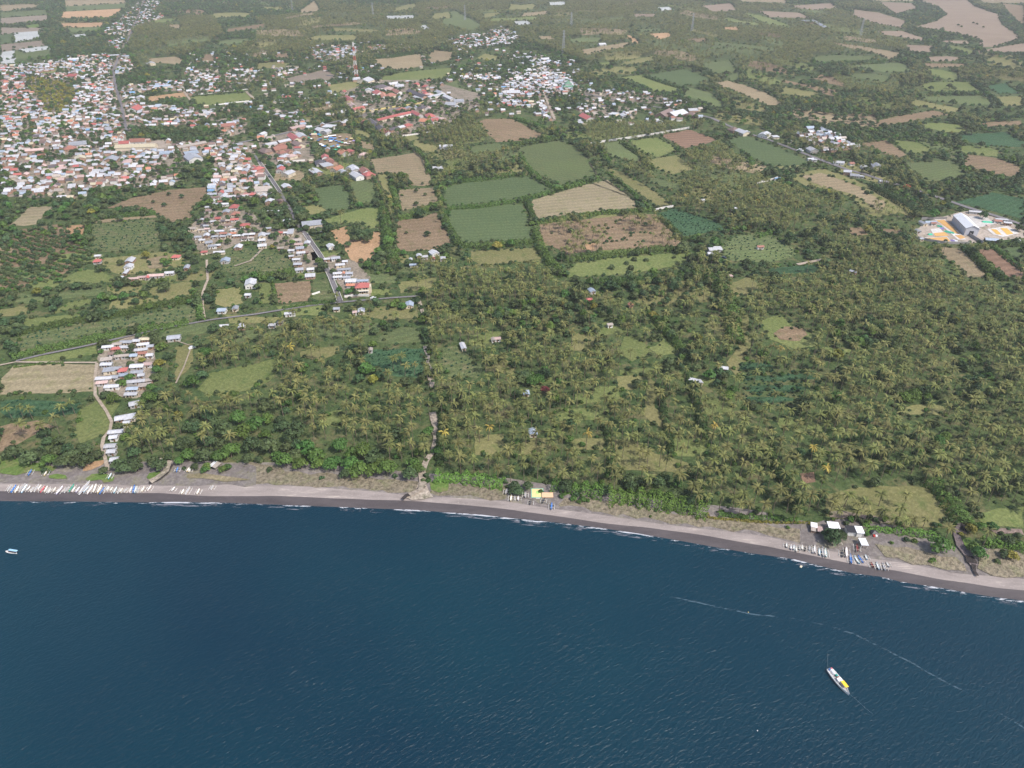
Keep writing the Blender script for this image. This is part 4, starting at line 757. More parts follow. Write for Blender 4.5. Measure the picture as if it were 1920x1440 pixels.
grpL(620, 140, 8, [(690, 680, 930, 620, 8, 'red'), (935, 618, 1180, 565, 8, 'red'), (1230, 550, 1350, 610, 9, 'red'), (590, 670, 680, 740, 9, 'dark'), (685, 745, 780, 815, 9, 'dark'), (870, 820, 1000, 795, 9, 'dark'), (1010, 788, 1090, 768, 9, 'white'), (1100, 762, 1200, 735, 9, 'red'), (790, 830, 870, 880, 11, 'red'), (240, 330, 300, 385, 11, 'red'), (150, 340, 200, 350, 9, 'brown'), (330, 525, 490, 492, 10, 'red'), (260, 400, 350, 470, 10, 'pink'), (440, 80, 610, 90, 26, 'white'), (330, 55, 430, 45, 10, 'white'), (870, 140, 1005, 122, 12, 'white'), (965, 162, 1090, 155, 14, 'white'), (650, 205, 830, 170, 16, 'dark'), (790, 205, 930, 205, 20, 'pink'), (690, 250, 745, 290, 16, 'red'), (770, 275, 810, 340, 10, 'orange'), (850, 300, 940, 315, 20, 'rust'), (940, 228, 1045, 270, 12, 'rust'), (1180, 230, 1300, 285, 12, 'dark'), (1305, 285, 1420, 335, 12, 'dark'), (1260, 310, 1400, 365, 7, 'white'), (1460, 330, 1700, 275, 10, 'white'), (1400, 270, 1450, 265, 12, 'red'), (1450, 300, 1510, 285, 12, 'pink'), (1600, 240, 1670, 265, 12, 'grey'), (1710, 310, 1830, 365, 9, 'white'), (1430, 612, 1555, 600, 18, 'red'), (1565, 630, 1685, 660, 12, 'pink'), (1350, 680, 1480, 690, 12, 'orange'), (1500, 690, 1600, 668, 11, 'red'), (1010, 510, 1110, 520, 14, 'rust'), (1120, 500, 1230, 492, 12, 'grey'), (1330, 500, 1410, 480, 12, 'dark'), (1420, 490, 1500, 490, 10, 'pink'), (1730, 430, 1880, 435, 16, 'grey'), (1850, 390, 1990, 385, 14, 'grey'), (145, 700, 230, 712, 14, 'white'), (470, 700, 540, 700, 12, 'red'), (160, 238, 222, 240, 11, 'red'), (122, 552, 190, 556, 12, 'white'), (202, 528, 262, 530, 11, 'white'), (1380, 168, 1440, 170, 12, 'red'), (1240, 142, 1310, 150, 12, 'red'), (520, 225, 620, 222, 12, 'white')], 'the roadside school compound')
grpL(480, 230, 8, [(140, 328, 300, 298, 9, 'white'), (330, 288, 500, 252, 9, 'white'), (290, 345, 460, 330, 9, 'rust'), (260, 395, 450, 360, 12, 'rust'), (335, 452, 440, 425, 8, 'rust'), (460, 415, 545, 400, 8, 'rust'), (400, 485, 480, 500, 14, 'white'), (490, 480, 565, 500, 12, 'pink'), (570, 458, 655, 450, 12, 'white'), (90, 395, 190, 432, 12, 'brown'), (520, 175, 620, 250, 11, 'red'), (510, 85, 715, 40, 10, 'pink'), (930, 80, 1000, 110, 11, 'white'), (1000, 115, 1095, 125, 12, 'white'), (1020, 45, 1180, 55, 15, 'white'), (910, 590, 1010, 580, 16, 'dark'), (1020, 600, 1090, 650, 12, 'white'), (1000, 505, 1070, 500, 12, 'red'), (1040, 555, 1150, 540, 11, 'rust'), (1090, 605, 1200, 580, 12, 'rust'), (1160, 670, 1260, 685, 14, 'orange'), (1240, 735, 1360, 715, 10, 'grey'), (1390, 655, 1450, 660, 12, 'grey'), (1440, 690, 1530, 680, 13, 'white'), (1455, 750, 1560, 815, 10, 'white'), (1600, 685, 1660, 740, 11, 'rust'), (1650, 755, 1725, 790, 12, 'red'), (850, 690, 945, 750, 10, 'white'), (440, 745, 525, 755, 14, 'white'), (325, 690, 405, 690, 12, 'red'), (330, 645, 390, 640, 10, 'blue grey'), (410, 945, 500, 930, 12, 'white'), (1280, 420, 1345, 460, 12, 'orange'), (1355, 425, 1410, 430, 14, 'red'), (1570, 465, 1640, 470, 12, 'pink'), (650, 165, 710, 215, 11, 'white'), (580, 285, 680, 335, 10, 'brown'), (0, 675, 70, 690, 12, 'red'), (0, 740, 60, 745, 12, 'rust'), (60, 160, 120, 165, 12, 'white'), (20, 215, 120, 210, 8, 'orange')], 'the market ground')
grpL(0, 0, 4, [(190, 1125, 330, 1115, 9, 'pink'), (520, 1080, 650, 1068, 16, 'grey'), (480, 1110, 570, 1100, 13, 'rust'), (975, 1055, 1090, 1050, 12, 'rust'), (895, 1072, 970, 1068, 10, 'red'), (1330, 1100, 1540, 1062, 9, 'tan'), (1380, 1150, 1480, 1135, 13, 'blue grey'), (1400, 1185, 1495, 1170, 24, 'grey'), (1200, 1145, 1300, 1140, 12, 'blue grey'), (560, 1185, 640, 1175, 14, 'cream'), (780, 1190, 880, 1185, 16, 'grey'), (920, 1210, 985, 1205, 14, 'pink'), (980, 812, 1045, 812, 24, 'red'), (1155, 648, 1280, 640, 12, 'blue grey'), (740, 480, 780, 478, 16, 'orange'), (520, 565, 585, 568, 14, 'red'), (1020, 728, 1080, 725, 14, 'white'), (510, 445, 590, 440, 12, 'white'), (800, 415, 890, 410, 14, 'white'), (1530, 840, 1600, 838, 12, 'white'), (1660, 945, 1760, 935, 12, 'rust'), (1700, 920, 1770, 915, 12, 'white'), (1100, 475, 1160, 470, 20, 'white'), (870, 1100, 1170, 1090, 14, 'cream'), (420, 1265, 480, 1262, 14, 'pink')], 'the crowded town')
grpL(960, 0, 4, [(1110, 865, 1180, 830, 18, 'brown'), (1180, 860, 1280, 835, 22, 'white'), (1320, 850, 1380, 865, 12, 'brown'), (1640, 960, 1690, 975, 14, 'brown'), (1700, 975, 1765, 1000, 13, 'white'), (1860, 1000, 1930, 1010, 16, 'white'), (215, 445, 275, 440, 14, 'white'), (-40, 690, 60, 690, 16, 'white'), (530, 860, 590, 890, 14, 'red'), (745, 850, 780, 855, 16, 'white'), (820, 860, 860, 858, 14, 'white'), (500, 920, 540, 915, 14, 'white'), (1320, 825, 1385, 822, 12, 'white'), (30, 435, 140, 425, 10, 'grey'), (650, 330, 700, 328, 14, 'white')], 'the white roofed village')
grpL(1440, 0, 4, [(265, 150, 330, 165, 14, 'grey'), (335, 150, 440, 205, 14, 'grey')], 'the distant sheds')

# ------------------------------------------------------------------ buildings
def roof_parts(w, d, h, rise, ov, mat, hip=False, flat=False):
    """gable or hip roof over a w x d block, ridge along the longer side"""
    mb = MB(); sw = d > w; W, D = (d, w) if sw else (w, d)
    a, b = W / 2 + ov, D / 2 + ov; z = h - ov * rise / (D / 2); t = .14; ri = h + rise
    rr = a - (b * .9 if hip else 0)
    if flat:
        pts = [(-a, -b, h + .1), (a, -b, h + .1), (a, b, h + .45), (-a, b, h + .45)]
        f = lambda p: (p[1], -p[0], p[2]) if sw else p
        mb.face([f(p) for p in pts], mat); mb.face([f((p[0], p[1], p[2] - t)) for p in pts[::-1]], mat)
        for i in range(4):
            p, q = pts[i], pts[(i + 1) % 4]; mb.face([f((p[0], p[1], p[2] - t)), f((q[0], q[1], q[2] - t)), f(q), f(p)], mat)
        return mb
    f = lambda p: (p[1], -p[0], p[2]) if sw else p
    up = [[(-a, -b, z), (a, -b, z), (rr, 0, ri), (-rr, 0, ri)], [(a, b, z), (-a, b, z), (-rr, 0, ri), (rr, 0, ri)]]
    if hip: up += [[(a, -b, z), (a, b, z), (rr, 0, ri)], [(-a, b, z), (-a, -b, z), (-rr, 0, ri)]]
    for q in up:
        mb.face([f(p) for p in q], mat); mb.face([f((p[0], p[1], p[2] - t)) for p in q[::-1]], mat)
    E = [(-a, -b, z), (a, -b, z)], [(a, -b, z), (a, 0, ri)] if not hip else [(a, -b, z), (a, b, z)], [(a, 0, ri), (a, b, z)] if not hip else [(a, b, z), (a, b, z)], [(a, b, z), (-a, b, z)], [(-a, b, z), (-a, 0, ri)] if not hip else [(-a, b, z), (-a, -b, z)], [(-a, 0, ri), (-a, -b, z)] if not hip else None
    for e in E:
        if e and e[0] != e[1]:
            p, q = e; mb.face([f((p[0], p[1], p[2] - t)), f((q[0], q[1], q[2] - t)), f(q), f(p)], mat)
    return mb
def wall_parts(w, d, h, rise, mat, hip=False, flat=False):
    mb = MB(); mb.box(-w / 2, w / 2, -d / 2, d / 2, 0, h, mat)
    if not hip and not flat:
        k = .97
        if w >= d:
            for s in (-1, 1): mb.face([(s * w / 2 * .995, -d / 2 * k, h), (s * w / 2 * .995, d / 2 * k, h), (s * w / 2 * .995, 0, h + rise * k)], mat)
        else:
            for s in (-1, 1): mb.face([(-w / 2 * k, s * d / 2 * .995, h), (w / 2 * k, s * d / 2 * .995, h), (0, s * d / 2 * .995, h + rise * k)], mat)
    return mb
def mk(root, nm, fn):
    mb = MB(); fn(mb); return ob(nm, mb.mesh(nm), root)
def house(x, y, w, d, h, yaw, colour, rs, name='house', detail=True):
    root = bpy.data.objects.new(name, None); link(root); root.location = (x, y, LAND); root.rotation_euler = (0, 0, R(yaw)); root.empty_display_size = 1
    big = min(w, d) > 8.5; hip = colour in ('red', 'rust', 'brown', 'dark', 'pink') and max(w, d) / min(w, d) < 1.8 and rs.random() < .6
    flat = (not hip) and colour in ('white', 'grey', 'tan') and rs.random() < .12
    rise = min(w, d) * (.26 if colour in ('red', 'rust', 'orange', 'brown', 'dark') else .19); wm = rs.choice(WALLS)
    ob('wall', wall_parts(w, d, h, rise, wm, hip, flat).mesh('wall'), root)
    ob('roof', roof_parts(w, d, h, rise, .45, rm(colour), hip, flat).mesh('roof'), root)
    if detail:
        dx = rs.uniform(-.2, .2) * w
        mk(root, 'door', lambda m: m.box(dx - .45, dx + .45, -d / 2 - .06, -d / 2 + .05, 0, 2.1, DOORM))
        for s in (-1, 1):
            wx = dx + s * w * .24
            if abs(wx) < w / 2 - .8: mk(root, 'window', lambda m: m.box(wx - .5, wx + .5, -d / 2 - .05, -d / 2 + .05, 1.0, 2.0, WIN))
        mk(root, 'window', lambda m: m.box(w / 2 - .05, w / 2 + .05, -.5, .5, 1.0, 2.0, WIN))
    return root
rsh = random.Random(5)
HOUSES = []   # (root, px, py, colour word, shape word, cluster)
OCC = []      # occupied discs
def resolve(e):
    a, b, w, h, c, yaw, cl = e
    if h is None:
        p = Vector(P(a[0], a[1], LAND + 4)); q = Vector(P(b[0], b[1], LAND + 4)); m_ = (p + q) / 2; v = q - p
        return m_.x, m_.y, max(v.length, w * .7), w, math.degrees(math.atan2(v.y, v.x)), (a[0] + b[0]) / 2, (a[1] + b[1]) / 2
    s = S(b); sd = sindep(b); cd = math.sqrt(1 - sd * sd); W = max(2.6, w / s); D = (h - 2.6 * s * cd) / (s * sd)
    D = min(max(D, 3.2, W * .28), W * 2.6); x, y = P(a, b, LAND + 2.2)
    if yaw is None: yaw = rsh.uniform(2, 14)
    if yaw > 60: yaw -= 90
    return x, y, W * .96, D, yaw, a, b
VILLA = None
for e in B_:
    x, y, W, D, yaw, px, py = resolve(e); c, cl = e[4], e[6]
    if cl == 'VILLA': VILLA = (x, y); OCC.append((x, y, 9)); continue
    r = house(x, y, W, D, 2.7 if min(W, D) < 8 else rsh.uniform(3.2, 4.2), yaw, c, rsh)
    HOUSES.append([r, px, py, c, W, D, cl]); v = Vector((math.cos(R(yaw)), math.sin(R(yaw))))
    n_ = max(1, int(max(W, D) / max(4, min(W, D)))); ax = v if W >= D else Vector((-v.y, v.x))
    for k in range(n_): t = (k + .5) / n_ - .5; OCC.append((x + ax.x * t * max(W, D), y + ax.y * t * max(W, D), min(W, D) * .62))
OCC = np.array(OCC)
def occupied(x, y, pad):
    r = np.zeros(x.shape, bool)
    for ox_, oy_, rr in OCC: r |= (x - ox_) ** 2 + (y - oy_) ** 2 < (rr + pad) ** 2
    return r
# the crowded quarters: one candidate plot per 10 x 8.5 m, rows following the lanes
tx, ty, trs = cand(9.6, 12, 1.3, 300, 3400, 21, 8.2)
tpx, tpy = proj(tx, ty, LAND + 2); ok = np.zeros(tx.shape, bool)
for d, q in TOWN: ok |= inpoly(tpx, tpy, q) & (trs.random(tx.shape) < d * .51)
SPARSE = [(345, 100), (480, 90), (700, 78), (940, 92), (1080, 110), (1130, 190), (1300, 190), (1345, 225), (1240, 232), (1090, 230), (930, 215), (640, 195), (600, 330), (530, 330), (480, 200), (345, 262)]
ok |= inpoly(tpx, tpy, SPARSE) & (trs.random(tx.shape) < .085) & ~anypoly(tpx, tpy, FIELDS)
ok &= ~anypoly(tpx, tpy, HOLES) & ~nearroad(tx, ty, 4.5) & (vnoise(tx, ty, 26, 77) > -.62) & (tpx > -60); ok[ok] &= ~occupied(tx[ok], ty[ok], 4.2)
tx, ty, tpx, tpy = tx[ok], ty[ok], tpx[ok], tpy[ok]
cs = ['white', 'grey', 'blue grey', 'tan', 'cream', 'red', 'rust', 'orange', 'pink', 'dark', 'brown', 'blue']; pr = np.array([.34, .22, .07, .11, .03, .045, .05, .02, .04, .03, .045, .008]); pr /= pr.sum()
tc_ = trs.choice(len(cs), len(tx), p=pr)
red_left = (tpx < 60) & (tpy > 150) & (tpy < 260) & (trs.random(len(tx)) < .4); tc_[red_left] = trs.choice([5, 6, 7, 8], red_left.sum())
rightv = (tpx > 930) & (tc_ >= 4) & (trs.random(len(tx)) < .6); tc_[rightv] = 0
tw = trs.uniform(4.8, 8.6, len(tx)); td = trs.uniform(4.4, 6.4, len(tx)); tyaw = np.where(trs.random(len(tx)) < .28, 90, 0) + 12 + trs.normal(0, 5, len(tx))
infr = (tpx > 5) & (tpx < 1915) & (tpy > 5); order = np.argsort(-tpy - 1000 * infr); nind = max(0, 296 - len(HOUSES)); near_i, far_i = order[:nind], order[nind:]
for i in near_i:
    c = cs[tc_[i]]; r = house(tx[i], ty[i], tw[i], td[i], trs.uniform(2.7, 3.6), tyaw[i], c, rsh); HOUSES.append([r, tpx[i], tpy[i], c, tw[i], td[i], 'the crowded town'])
protoH = []
for c in cs:
    mb = wall_parts(8, 6.5, 3, 1.5, rsh.choice(WALLS)); r_ = roof_parts(8, 6.5, 3, 1.5, .45, rm(c)); k = len(mb.v)
    mb.v += r_.v; mb.f += [[q + k for q in f] for f in r_.f]; mb.m += [mb.mi(r_.mats[j]) for j in r_.m]; protoH.append(mb.mesh('house_kind'))
scatter('town_houses', protoH, np.column_stack([tx, ty])[far_i], np.radians(tyaw[far_i]), np.column_stack([tw / 8, td / 6.5, trs.uniform(.9, 1.35, len(tx))])[far_i], tc_[far_i], LAND,
        'crowded small town houses with white, grey and red roofs spreading inland')
LMH = [('the coast road bend', 325, 632), ('the upper end of the beach village', 240, 640), ('the small striped shed roof of the beach village', 265, 655), ('the west edge of the beach village', 195, 690), ('the middle trees of the beach village', 238, 700), ('the lower end of the beach village', 250, 735), ('the dirt track above the boats', 207, 800), ('the end of the dirt track at the beach', 214, 860),
       ('the road junction', 640, 560), ('the red roofed cream villa', 680, 538), ('the upper end of the straight sealed road', 605, 485), ('the long grey shed', 590, 420), ('the west row beside the maize field', 558, 490), ('the cluster left of the sealed road', 492, 450), ('the walled unfinished hall', 495, 358), ('the orange bare field', 690, 470), ('the clearing huts among palms', 800, 478), ('the house by the palm grove track', 768, 570),
       ('the white orchard hall', 242, 492), ('the long pink school wing', 280, 520), ('the footpath crossing', 388, 492), ('the two barns beside the footpath', 430, 580), ('the lower tip of the lower village', 400, 470), ('the red house pair in the lower village', 440, 395), ('the upper lower village', 420, 365), ('the east edge of the lower village', 470, 445), ('the long white roof of the lower village', 405, 433),
       ('the grain warehouse', 1790, 425), ('the highway beside the olive field', 1600, 320), ('the white compound in the teal field', 1338, 470), ('the huge white store roof by the highway', 1265, 212), ('the white tile roofed village', 1000, 150), ('the mosque with the green roof', 1065, 162), ('the lone sheds above the tree lined field', 830, 310), ('the hut in the middle woods', 1108, 545), ('the coconut grove clearing', 990, 740), ('the arched shed of the coconut grove', 1000, 800), ('the right hand grove hut', 1300, 712),
       ('the market stalls', 620, 262), ('the white walled compound beside the market', 530, 285), ('the long red school roof', 740, 218), ('the school courtyard', 760, 235), ('the huge white hall by the mast', 690, 148), ('the dark roofed school hall', 700, 165), ('the roadside depot', 830, 178), ('the pink school frontage', 670, 205), ('the pink roof at the town edge', 112, 373), ('the yellow walled hall', 155, 295), ('the left edge of the town', 10, 330), ('the blue roofed town house', 56, 310), ('the brick yard in the town', 250, 270), ('the long tan shed of the town', 360, 272), ('the big grey hall of the town', 362, 296), ('the tree clump in the town', 115, 330), ('the right end of the crowded town', 320, 330), ('the narrow lane of the town', 122, 328), ('the scrub below the town', 200, 350), ('the sealed road through the town', 488, 320), ('the green circular field', 622, 370)]
ORD = ['', 'second ', 'third ', 'fourth ', 'fifth ', 'sixth ', 'seventh ', 'eighth ', 'ninth ', 'tenth ', 'eleventh ', 'twelfth ', 'thirteenth ', 'fourteenth ', 'fifteenth ', 'sixteenth ']
def label_by_rank(items, lms, noun, far='near'):
    """items: [obj, px, py, adjective]; each label names the landmark and, where needed, the rank in closeness to it"""
    G = {}
    for it in items:
        lm = min(lms, key=lambda l: (l[1] - it[1]) ** 2 + ((l[2] - it[2]) * 1.6) ** 2); G.setdefault((lm[0], it[3]), []).append((((lm[1] - it[1]) ** 2 + ((lm[2] - it[2]) * 1.6) ** 2), it))
    for (lm, adj), L_ in G.items():
        L_.sort(key=lambda t: t[0])
        for k, (_, it) in enumerate(L_):
            it[0]['label'] = ('%s %s close to %s' % (adj, noun, lm)) if len(L_) == 1 else ('%s %s, %snearest to %s' % (adj, noun, ORD[min(k, 15)], lm))
items = []
for r, px, py, c, W, D, cl in HOUSES:
    big, sm = max(W, D), min(W, D); sh = 'long ' if big / sm > 2.1 else 'large ' if sm > 9.5 else 'small ' if big < 6.8 else ''
    r['category'] = 'house'; r['group'] = 'houses and sheds of ' + cl; items.append([r, px, py, sh + c + ' roofed'])
    r['clus'] = cl
label_by_rank(items, LMH, 'house')
for r, *_ in HOUSES: del r['clus']

# the villa
def T(name, loc, label, cat, group=None, yaw=0):
    o = bpy.data.objects.new(name, None); link(o); o.location = loc; o.rotation_euler = (0, 0, R(yaw)); return tag(o, label, cat, group)
v = T('villa', (VILLA[0], VILLA[1], LAND), 'two storey cream villa with a red hipped roof beside the road junction', 'house', yaw=8)
mk(v, 'wall', lambda m: (m.box(-5, 5, -4, 4, 0, 6.2, WALLS[1]), m.box(5, 7, -2, 3, 0, 5.4, WALLS[1]))); ob('roof', roof_parts(10, 8, 6.2, 2.2, .7, rm('red'), True).mesh('roof'), v)
mk(v, 'balcony', lambda m: (m.box(-5, 5, -5.2, -4, 3, 3.2, WALLS[0]), m.box(-5, -4.8, -5.2, -5, 0, 3, WALLS[0]), m.box(4.8, 5, -5.2, -5, 0, 3, WALLS[0])))
mk(v, 'door', lambda m: m.box(-.6, .6, -4.06, -3.9, 0, 2.2, DOORM))
for wx in (-3.4, -1.6, 1.6, 3.4):
    for wz in (1, 4): mk(v, 'window', lambda m: m.box(wx - .55, wx + .55, -4.05, -3.9, wz, wz + 1.3, WIN))
# grain warehouse: long axis runs from the upper left to the lower right
pa, pb = Vector(P(1784, 417)), Vector(P(1807, 441)); d_ = pb - pa
WHW = 11.5; nrm = Vector((-d_.y, d_.x)).normalized()
mid = (pa + pb) / 2 + nrm * (WHW / 2); L_ = d_.length * 1.02
w = T('warehouse', (mid.x, mid.y, LAND), 'long white gabled grain warehouse with pale grey panelled side wall', 'warehouse', yaw=math.degrees(math.atan2(d_.y, d_.x)))
WHITE = roofmat('roof_bright', (.80, .80, .82), .05); PANEL = plain('panel_grey', (.50, .50, .54), var=.05)
def whw(m):
    hw, hh = WHW / 2, 7.5; m.box(-L_ / 2, L_ / 2, -hw, hw, 0, hh, PANEL)
    for s in (-1, 1): m.face([(s * L_ / 2, -hw, hh), (s * L_ / 2, hw, hh), (s * L_ / 2, 0, hh + 2.6)], PANEL)
    k = int(L_ / 5)
    for i in range(k + 1): xx = -L_ / 2 + i * L_ / k; m.box(xx - .12, xx + .12, -hw - .14, -hw + .02, 0, hh - .05, KERB)
mk(w, 'wall', whw); ob('roof', roof_parts(L_, WHW, 7.5, 2.6, .6, WHITE).mesh('roof'), w)
mk(w, 'door', lambda m: m.box(L_ / 2 + .003, L_ / 2 + .1, -1.9, 1.9, 0, 4.6, WIN))
# mosque with the green hipped roof
x, y = P(1065, 166); w = T('mosque', (x, y, LAND), 'white mosque with a tiered green hipped roof in the village', 'mosque', yaw=6)
GREEN = roofmat('roof_green', (.10, .24, .15)); mk(w, 'wall', lambda m: (m.box(-10, 10, -8, 8, 0, 4.5, WALLS[0]), m.box(-6, 6, -5, 5, 4.5, 8.5, WALLS[0])))
ob('roof', roof_parts(20, 16, 4.5, 5, .8, GREEN, True).mesh('roof'), w)
mk(w, 'upper_roof', lambda m: [m.face([(a[0], a[1], 8.5), (b[0], b[1], 8.5), (0, 0, 14)], GREEN) for a, b in (((-6.6, -5.6), (6.6, -5.6)), ((6.6, -5.6), (6.6, 5.6)), ((6.6, 5.6), (-6.6, 5.6)), ((-6.6, 5.6), (-6.6, -5.6)))])
for i in range(5): xx = -8 + 4 * i; mk(w, 'window', lambda m: m.box(xx - .8, xx + .8, -8.06, -7.9, 1, 3.4, WIN))

# boundary walls
def wallrun(pts, h, th, mat, label):
    W = [Vector(P(*p)) for p in pts]; mb = MB()
    for a, b in zip(W[:-1], W[1:]):
        d = (b - a).normalized(); n_ = Vector((-d.y, d.x)) * th / 2; q = [a + n_, a - n_, b - n_, b + n_]
        mb.face([(p.x, p.y, LAND + h) for p in q], mat)
        for i in range(4): p1, p2 = q[i], q[(i + 1) % 4]; mb.face([(p1.x, p1.y, LAND), (p2.x, p2.y, LAND), (p2.x, p2.y, LAND + h), (p1.x, p1.y, LAND + h)], mat)
    return tag(ob('boundary_wall', mb.mesh('boundary_wall')), label, 'wall')
WW = plain('wall_paint', (.66, .63, .60)); WG = plain('wall_stained', (.30, .28, .27))
for a in [([(1107, 271), (1135, 266), (1172, 261), (1230, 252), (1292, 241)], 2.6, .8, WW, 'long whitewashed wall along the upper edge of the soil fields'), ([(1228, 395), (1245, 391), (1262, 388)], 2, .6, WW, 'short white wall at the corner of the dark teal field'),
          ([(1420, 344), (1440, 340), (1458, 334)], 2, .6, WW, 'pale broken wall among the palms below the highway'), ([(356, 179), (400, 175), (432, 171), (466, 168)], 2, .6, WW, 'white wall behind the football field'), ([(403, 198), (440, 193), (472, 190)], 1.8, .6, WW, 'white wall on the near side of the football field'),
          ([(1716, 447), (1740, 452), (1770, 457), (1820, 458)], 2.4, .5, WG, 'dark stained wall on the near side of the factory yard'), ([(1808, 436), (1826, 448), (1842, 458)], 3, .5, WG, 'stained wall running down from the warehouse gable'), ([(1727, 412), (1760, 411), (1775, 411)], 2.4, .5, WG, 'grey wall along the upper edge of the factory yard'),
          ([(585, 575 - 21), (600, 549)], 1.6, .4, WW, 'short white wall left of the sealed road'), ([(646, 558), (668, 555), (692, 556)], 1.8, .4, WW, 'low pale wall in front of the red roofed villa'), ([(534, 305), (572, 302)], 2, .5, WW, 'pale wall below the market compound'),
          ([(612, 142), (634, 144), (640, 147)], 2, .5, WG, 'grey wall beside the bare earth pitch'), ([(742, 258), (800, 250), (810, 246)], 2, .5, WW, 'pale wall below the school court'), ([(675, 212), (700, 208), (730, 203)], 2.2, .6, plain('wall_yellow', (.6, .5, .2)), 'yellow fence wall along the school road, left part'), ([(735, 202), (765, 198), (795, 193)], 2.2, .6, plain('wall_yellow', (.6, .5, .2)), 'yellow fence wall along the school road, right part')]:
    wallrun(*a)

# beach pavilions
def pavilion(px, py, w_, d_, h, mat, label, yaw=-6, two=None):
    x, y = P(px, py, LAND + h); o = T('pavilion', (x, y, LAND), label, 'pavilion', 'beach pavilions', yaw)
    mk(o, 'roof', lambda m: m.box(-w_ / 2, w_ / 2, -d_ / 2, d_ / 2, h, h + .2, mat))
    if two: mk(o, 'wall', lambda m: (m.box(-w_ / 2 + .3, w_ / 2 - .3, -d_ / 2 + .4, -d_ / 2 + .6, 0, h - .4, WALLS[0]), m.box(-w_ / 2 + .3, -w_ / 2 + .5, -d_ / 2 + .4, d_ / 2 - .3, 0, h - .4, WALLS[0])))
    for sx in (-1, 1):
        for sy in (-1, 1): mk(o, 'post', lambda m: m.box(sx * (w_ / 2 - .3) - .1, sx * (w_ / 2 - .3) + .1, sy * (d_ / 2 - .3) - .1, sy * (d_ / 2 - .3) + .1, 0, h, KERB))
    return o
WR = roofmat('roof_snow', (.86, .86, .88), .04); DK = roofmat('roof_slate', (.030, .028, .034), .1)
pavilion(1563, 985, 5.4, 4.6, 3, WR, 'white flat roofed pavilion half hidden by the big beach tree')
pavilion(1596, 992, 4.5, 4.6, 2.8, DK, 'low building with a near black roof on the beach edge', two=1)
pavilion(1611.5, 993.5, 3.6, 4.8, 2.9, WR, 'white roofed room joined to the near black roof', two=1)
pavilion(1619, 1016, 3.4, 4.8, 2.6, WR, 'free standing white pavilion nearest the beached boats', yaw=-4)
x, y = P(1526, 994); o = T('beach_hut', (x, y, LAND), 'makeshift hut of white and grey sheeting left of the big tree', 'hut', yaw=-18)
mk(o, 'white_sheet', lambda m: m.face([(-1.8, -.2, 2.1), (1.2, -.4, 2.2), (1.1, 2.6, 2.7), (-1.9, 2.8, 2.4)], WR)); mk(o, 'grey_sheet', lambda m: m.face([(-1.7, -2.6, 1.7), (.6, -2.6, 1.7), (.6, -.3, 2.05), (-1.7, -.3, 2.0)], rm('tan')))
mk(o, 'brown_sheet', lambda m: m.face([(1.3, -2.2, 1.6), (4.2, -2.8, 1.5), (3.4, 1.4, 2.1), (1.2, 1.0, 2.1)], rm('pink'))); mk(o, 'dark_sheet', lambda m: m.box(.3, 2.0, -2.5, -.4, 1.4, 1.6, DK))
mk(o, 'wall', lambda m: m.box(-1.6, 1.0, -2.2, 2.2, 0, 1.6, WALLS[3]))
for q in ((-1.8, 2.6), (1.1, 2.5), (4.0, -2.6), (3.3, 1.3), (-1.6, -2.5)): mk(o, 'post', lambda m: m.box(q[0] - .06, q[0] + .06, q[1] - .06, q[1] + .06, 0, 1.5, DOORM))
x, y = P(1638, 1001); o = T('tent', (x, y, LAND), 'small black canopy with a red and white load beneath it, right of the pavilions', 'tent')
mk(o, 'canopy', lambda m: [m.face([(a[0], a[1], 1.3), (b[0], b[1], 1.3), (0, 0, 2.3)], DK) for a, b in (((-1.7, -1.5), (1.7, -1.5)), ((1.7, -1.5), (1.7, 1.5)), ((1.7, 1.5), (-1.7, 1.5)), ((-1.7, 1.5), (-1.7, -1.5)))])
mk(o, 'red_bundle', lambda m: m.box(-1.1, -.2, -2.3, -1.3, 0, .9, plain('paint_red', (.55, .06, .05)))); mk(o, 'white_bundle', lambda m: m.box(0, .9, -2.2, -1.3, 0, .8, WR))
for sx in (-1, 1):
    for sy in (-1, 1): mk(o, 'pole', lambda m: m.box(sx * 1.6 - .05, sx * 1.6 + .05, sy * 1.4 - .05, sy * 1.4 + .05, 0, 1.3, KERB))
# two rectangular tarpaulin roofs on the middle beach
TY = plain('tarp_yellow', (.62, .52, .24), var=.06); TGn = plain('tarp_teal', (.16, .42, .32)); TGr = plain('tarp_green', (.32, .52, .16)); TP = plain('tarp_peach', (.66, .42, .26), var=.06)
x, y = P(1007.5, 925); o = T('playing_court', (x, y, LAND + .1), 'yellow court with teal border and a green centre mark on the dark sand', 'court')
mk(o, 'border', lambda m: m.box(-3.2, 3.2, -3.6, 3.6, 0, .12, TGn)); mk(o, 'surface', lambda m: m.box(-2.85, 2.85, -3.2, 3.2, .12, .16, TY)); mk(o, 'centre_mark', lambda m: m.face([(.3 + 1.1 * math.cos(t * .628), .5 + 1.3 * math.sin(t * .628), .18) for t in range(10)], TGr)); mk(o, 'bench', lambda m: m.box(-.9, 1.3, -4.6, -4.1, 0, .5, WALLS[2]))
x, y = P(1026.5, 930); o = T('canopy_sheet', (x, y, LAND), 'peach coloured sheet spread beside the yellow court', 'canopy')
mk(o, 'sheet', lambda m: m.box(-2.9, 2.9, -1.9, 1.9, .7, .78, TP))
for sx in (-1, 1):
    for sy in (-1, 1): mk(o, 'peg', lambda m: m.box(sx * 2.8 - .05, sx * 2.8 + .05, sy * 1.8 - .05, sy * 1.8 + .05, 0, .7, DOORM))
x, y = P(404, 876); o = T('beach_shelter', (x, y, LAND), 'open thatched shelter with a tan roof between two bushes on the left beach', 'shelter', yaw=-20)
